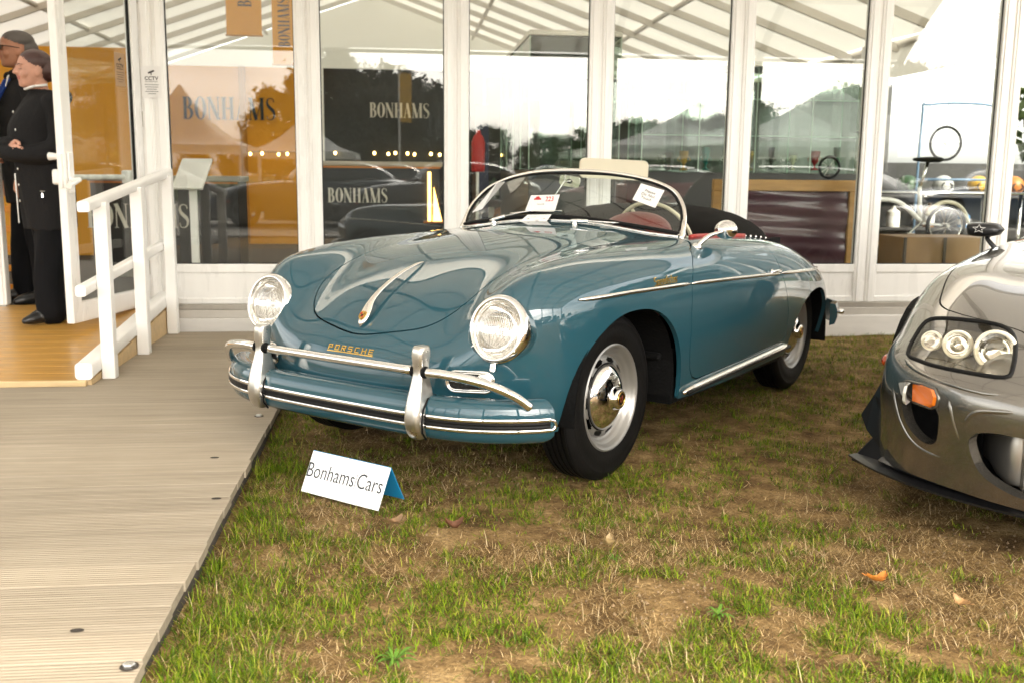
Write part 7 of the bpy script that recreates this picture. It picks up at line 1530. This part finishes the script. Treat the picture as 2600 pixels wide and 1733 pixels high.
pr.append((lim([(-.085, .12, 1.42), (-.125, .06, 1.435), (-.135, 0, 1.44), (-.125, -.06, 1.435), (-.085, -.12, 1.42)], [.045, .055, .06, .055, .045], 14), CO))     # thrown back hood
pr += hand((.235, .0, 1.085), (.15, -1, -.25), (1, .1, .1), SK, 1); pr += hand((.205, .045, 1.12), (-.1, 1, -.35), (1, 0, .1), SK, -1)
hc = (.03, 0, 1.60); pr += head(hc, .96, SK, LP)
for (c_, r_) in (((.010, 0, 1.648), (.101, .082, .081)), ((-.045, 0, 1.60), (.075, .079, .075)), ((-.125, 0, 1.625), (.035, .042, .042))): pr.append((ell(c_, r_, 22, 14), HA))
body = remesh_person('body', pr, [trou, skin, coat_m, shoe, lips, hair1], wom, .0068, 3)
mb = MB(); mb.tube([(.052, .062, 1.492), (.085, .0, 1.478), (.052, -.062, 1.492)], .009, 8); mb.tube([(.052, .062, 1.492), (-.03, .066, 1.506)], .008, 8); mb.build('shirt_collar', paper, wom, smooth=True)
for s_ in (1, -1):
    mb = MB(); mb.tube([(hc[0] + .086, s_ * .018, hc[2] - .003), (hc[0] + .093, s_ * .032, hc[2] - .006), (hc[0] + .082, s_ * .047, hc[2] - .003)], .0014, 5); mb.build('eyelash', ink, wom)
    mb = MB(); mb.tube([(hc[0] + .095, s_ * .014, hc[2] + .023), (hc[0] + .094, s_ * .032, hc[2] + .028), (hc[0] + .078, s_ * .050, hc[2] + .023)], .0026, 5); mb.build('eyebrow', hair1, wom)
for z, yy in ((1.33, .05), (1.22, .07), (.98, .06), (.88, .06), (.78, .06)): mb = MB(); mb.lathe([(.009, 0), (.008, .004), (.0005, .005)], 10, frame(Vector((.178, yy, z)), (0, 1, 0), None, (1, .3, 0))); mb.build('coat_button', bolt_m, wom, smooth=True)
mb = MB(); mb.tube([(.178, .012, .64), (.182, .01, .95)], .005, 6); mb.build('coat_zip', satin, wom); mb = MB(); mb.bbox((.07, .196, .84), (.10, .206, .845), .001); mb.lathe([(.0005, 0), (.008, .004), (.006, .03), (.0005, .034)], 8, Matrix.Translation((.085, .20, .80))); mb.build('toggle', chrome, wom)
wom.scale = (.965, .965, .965)
# --- man behind her
mp_ = fac(46, 690, -.2); man = fthing('person', 'tall person in sunglasses with a blue and yellow lanyard behind the other', 'person', fac(66, 400, -.25)[0], -.25, .229, R(180) + R(30))
pr = [(sec_loft([(.70, -.01, 0, .16, .215), (.80, -.01, 0, .165, .22), (1.0, 0, 0, .17, .22), (1.15, .01, 0, .172, .215), (1.30, .015, 0, .17, .225), (1.42, .0, 0, .15, .235), (1.50, -.01, 0, .115, .215), (1.55, -.02, 0, .09, .14), (1.58, -.02, 0, .075, .09)], 32), CO)]
for s_, fx in ((1, -.03), (-1, .06)): pr.append((lim([(-.01, s_ * .10, .82), (fx * .6, s_ * .105, .5), (fx, s_ * .11, .25), (fx - .01, s_ * .11, .08)], [.105, .088, .072, .075], 16), T_)); pr.append((lim([(fx - .07, s_ * .11, .04), (fx + .03, s_ * .115, .05), (fx + .14, s_ * .12, .035), (fx + .185, s_ * .122, .025)], [.04, .046, .04, .026], 12), SH))
for s_ in (1, -1): pr.append((lim([(-.01, s_ * .20, 1.48), (-.03, s_ * .265, 1.30), (-.02, s_ * .27, 1.15), (.06, s_ * .265, .98), (.10, s_ * .255, .88)], [.075, .072, .066, .056, .046], 16), CO)); pr += hand((.10, s_ * .255, .88), (.25, 0, -1), (.95, 0, .2), SK, -s_)
hm = (.03, 0, 1.735); pr += head(hm, 1.02, SK, LP)
pr.append((lim([(.07, .08, 1.56), (.0, .115, 1.58), (-.09, .08, 1.60), (-.12, 0, 1.61), (-.09, -.08, 1.60), (.0, -.115, 1.58), (.07, -.08, 1.56)], [.034, .04, .045, .048, .045, .04, .034], 12), CO))
for (c_, r_) in (((.010, 0, 1.795), (.106, .085, .070)), ((-.04, 0, 1.745), (.078, .0775, .07))): pr.append((ell(c_, r_, 22, 14), HA))
remesh_person('body', pr, [trou, skin2, coat_m, shoe, mat('pale_lips', (.36, .13, .09), .5), hair2], man, .0075, 3)
mb = MB(); x, y, z = hm
for s_ in (1, -1): mb.prism([(-.030, -.018), (.030, -.016), (.033, .012), (-.032, .016)], 0, .004, frame(Vector((x + .103, s_ * .036, z + .006)), (0, 1, 0), None, (1, .25 * s_, 0))); mb.tube([(x + .098, s_ * .066, z + .014), (x + .05, s_ * .080, z + .012), (x - .01, s_ * .084, z + .004)], .003, 6)
mb.tube([(x + .108, -.01, z + .01), (x + .108, .01, z + .01)], .003, 6); mb.build('sunglasses', black, man)
mb = MB(); bl = mat('blue_lanyard', (.01, .05, .28), .6); yl = mat('yellow_badge', (.8, .6, .02), .6)
mb.tube([(-.02, .08, 1.60), (.10, .075, 1.53), (.165, .05, 1.40), (.185, .02, 1.28)], .012, 6); mb.tube([(-.02, -.08, 1.60), (.10, -.075, 1.53), (.165, -.05, 1.40), (.185, .0, 1.28)], .012, 6); mb.build('lanyard', bl, man); mb = MB(); mb.bbox((.183, .01, 1.36), (.194, .085, 1.46), .004); mb.build('badge', yl, man)
mb = MB(); mb.prism([(.0, 0), (.05, .01), (.035, -.07)], 0, .006, frame(Vector((.10, .05, 1.545)), (0, 1, 0), None, (1, .2, .3))); mb.build('shirt_collar', paper, man)
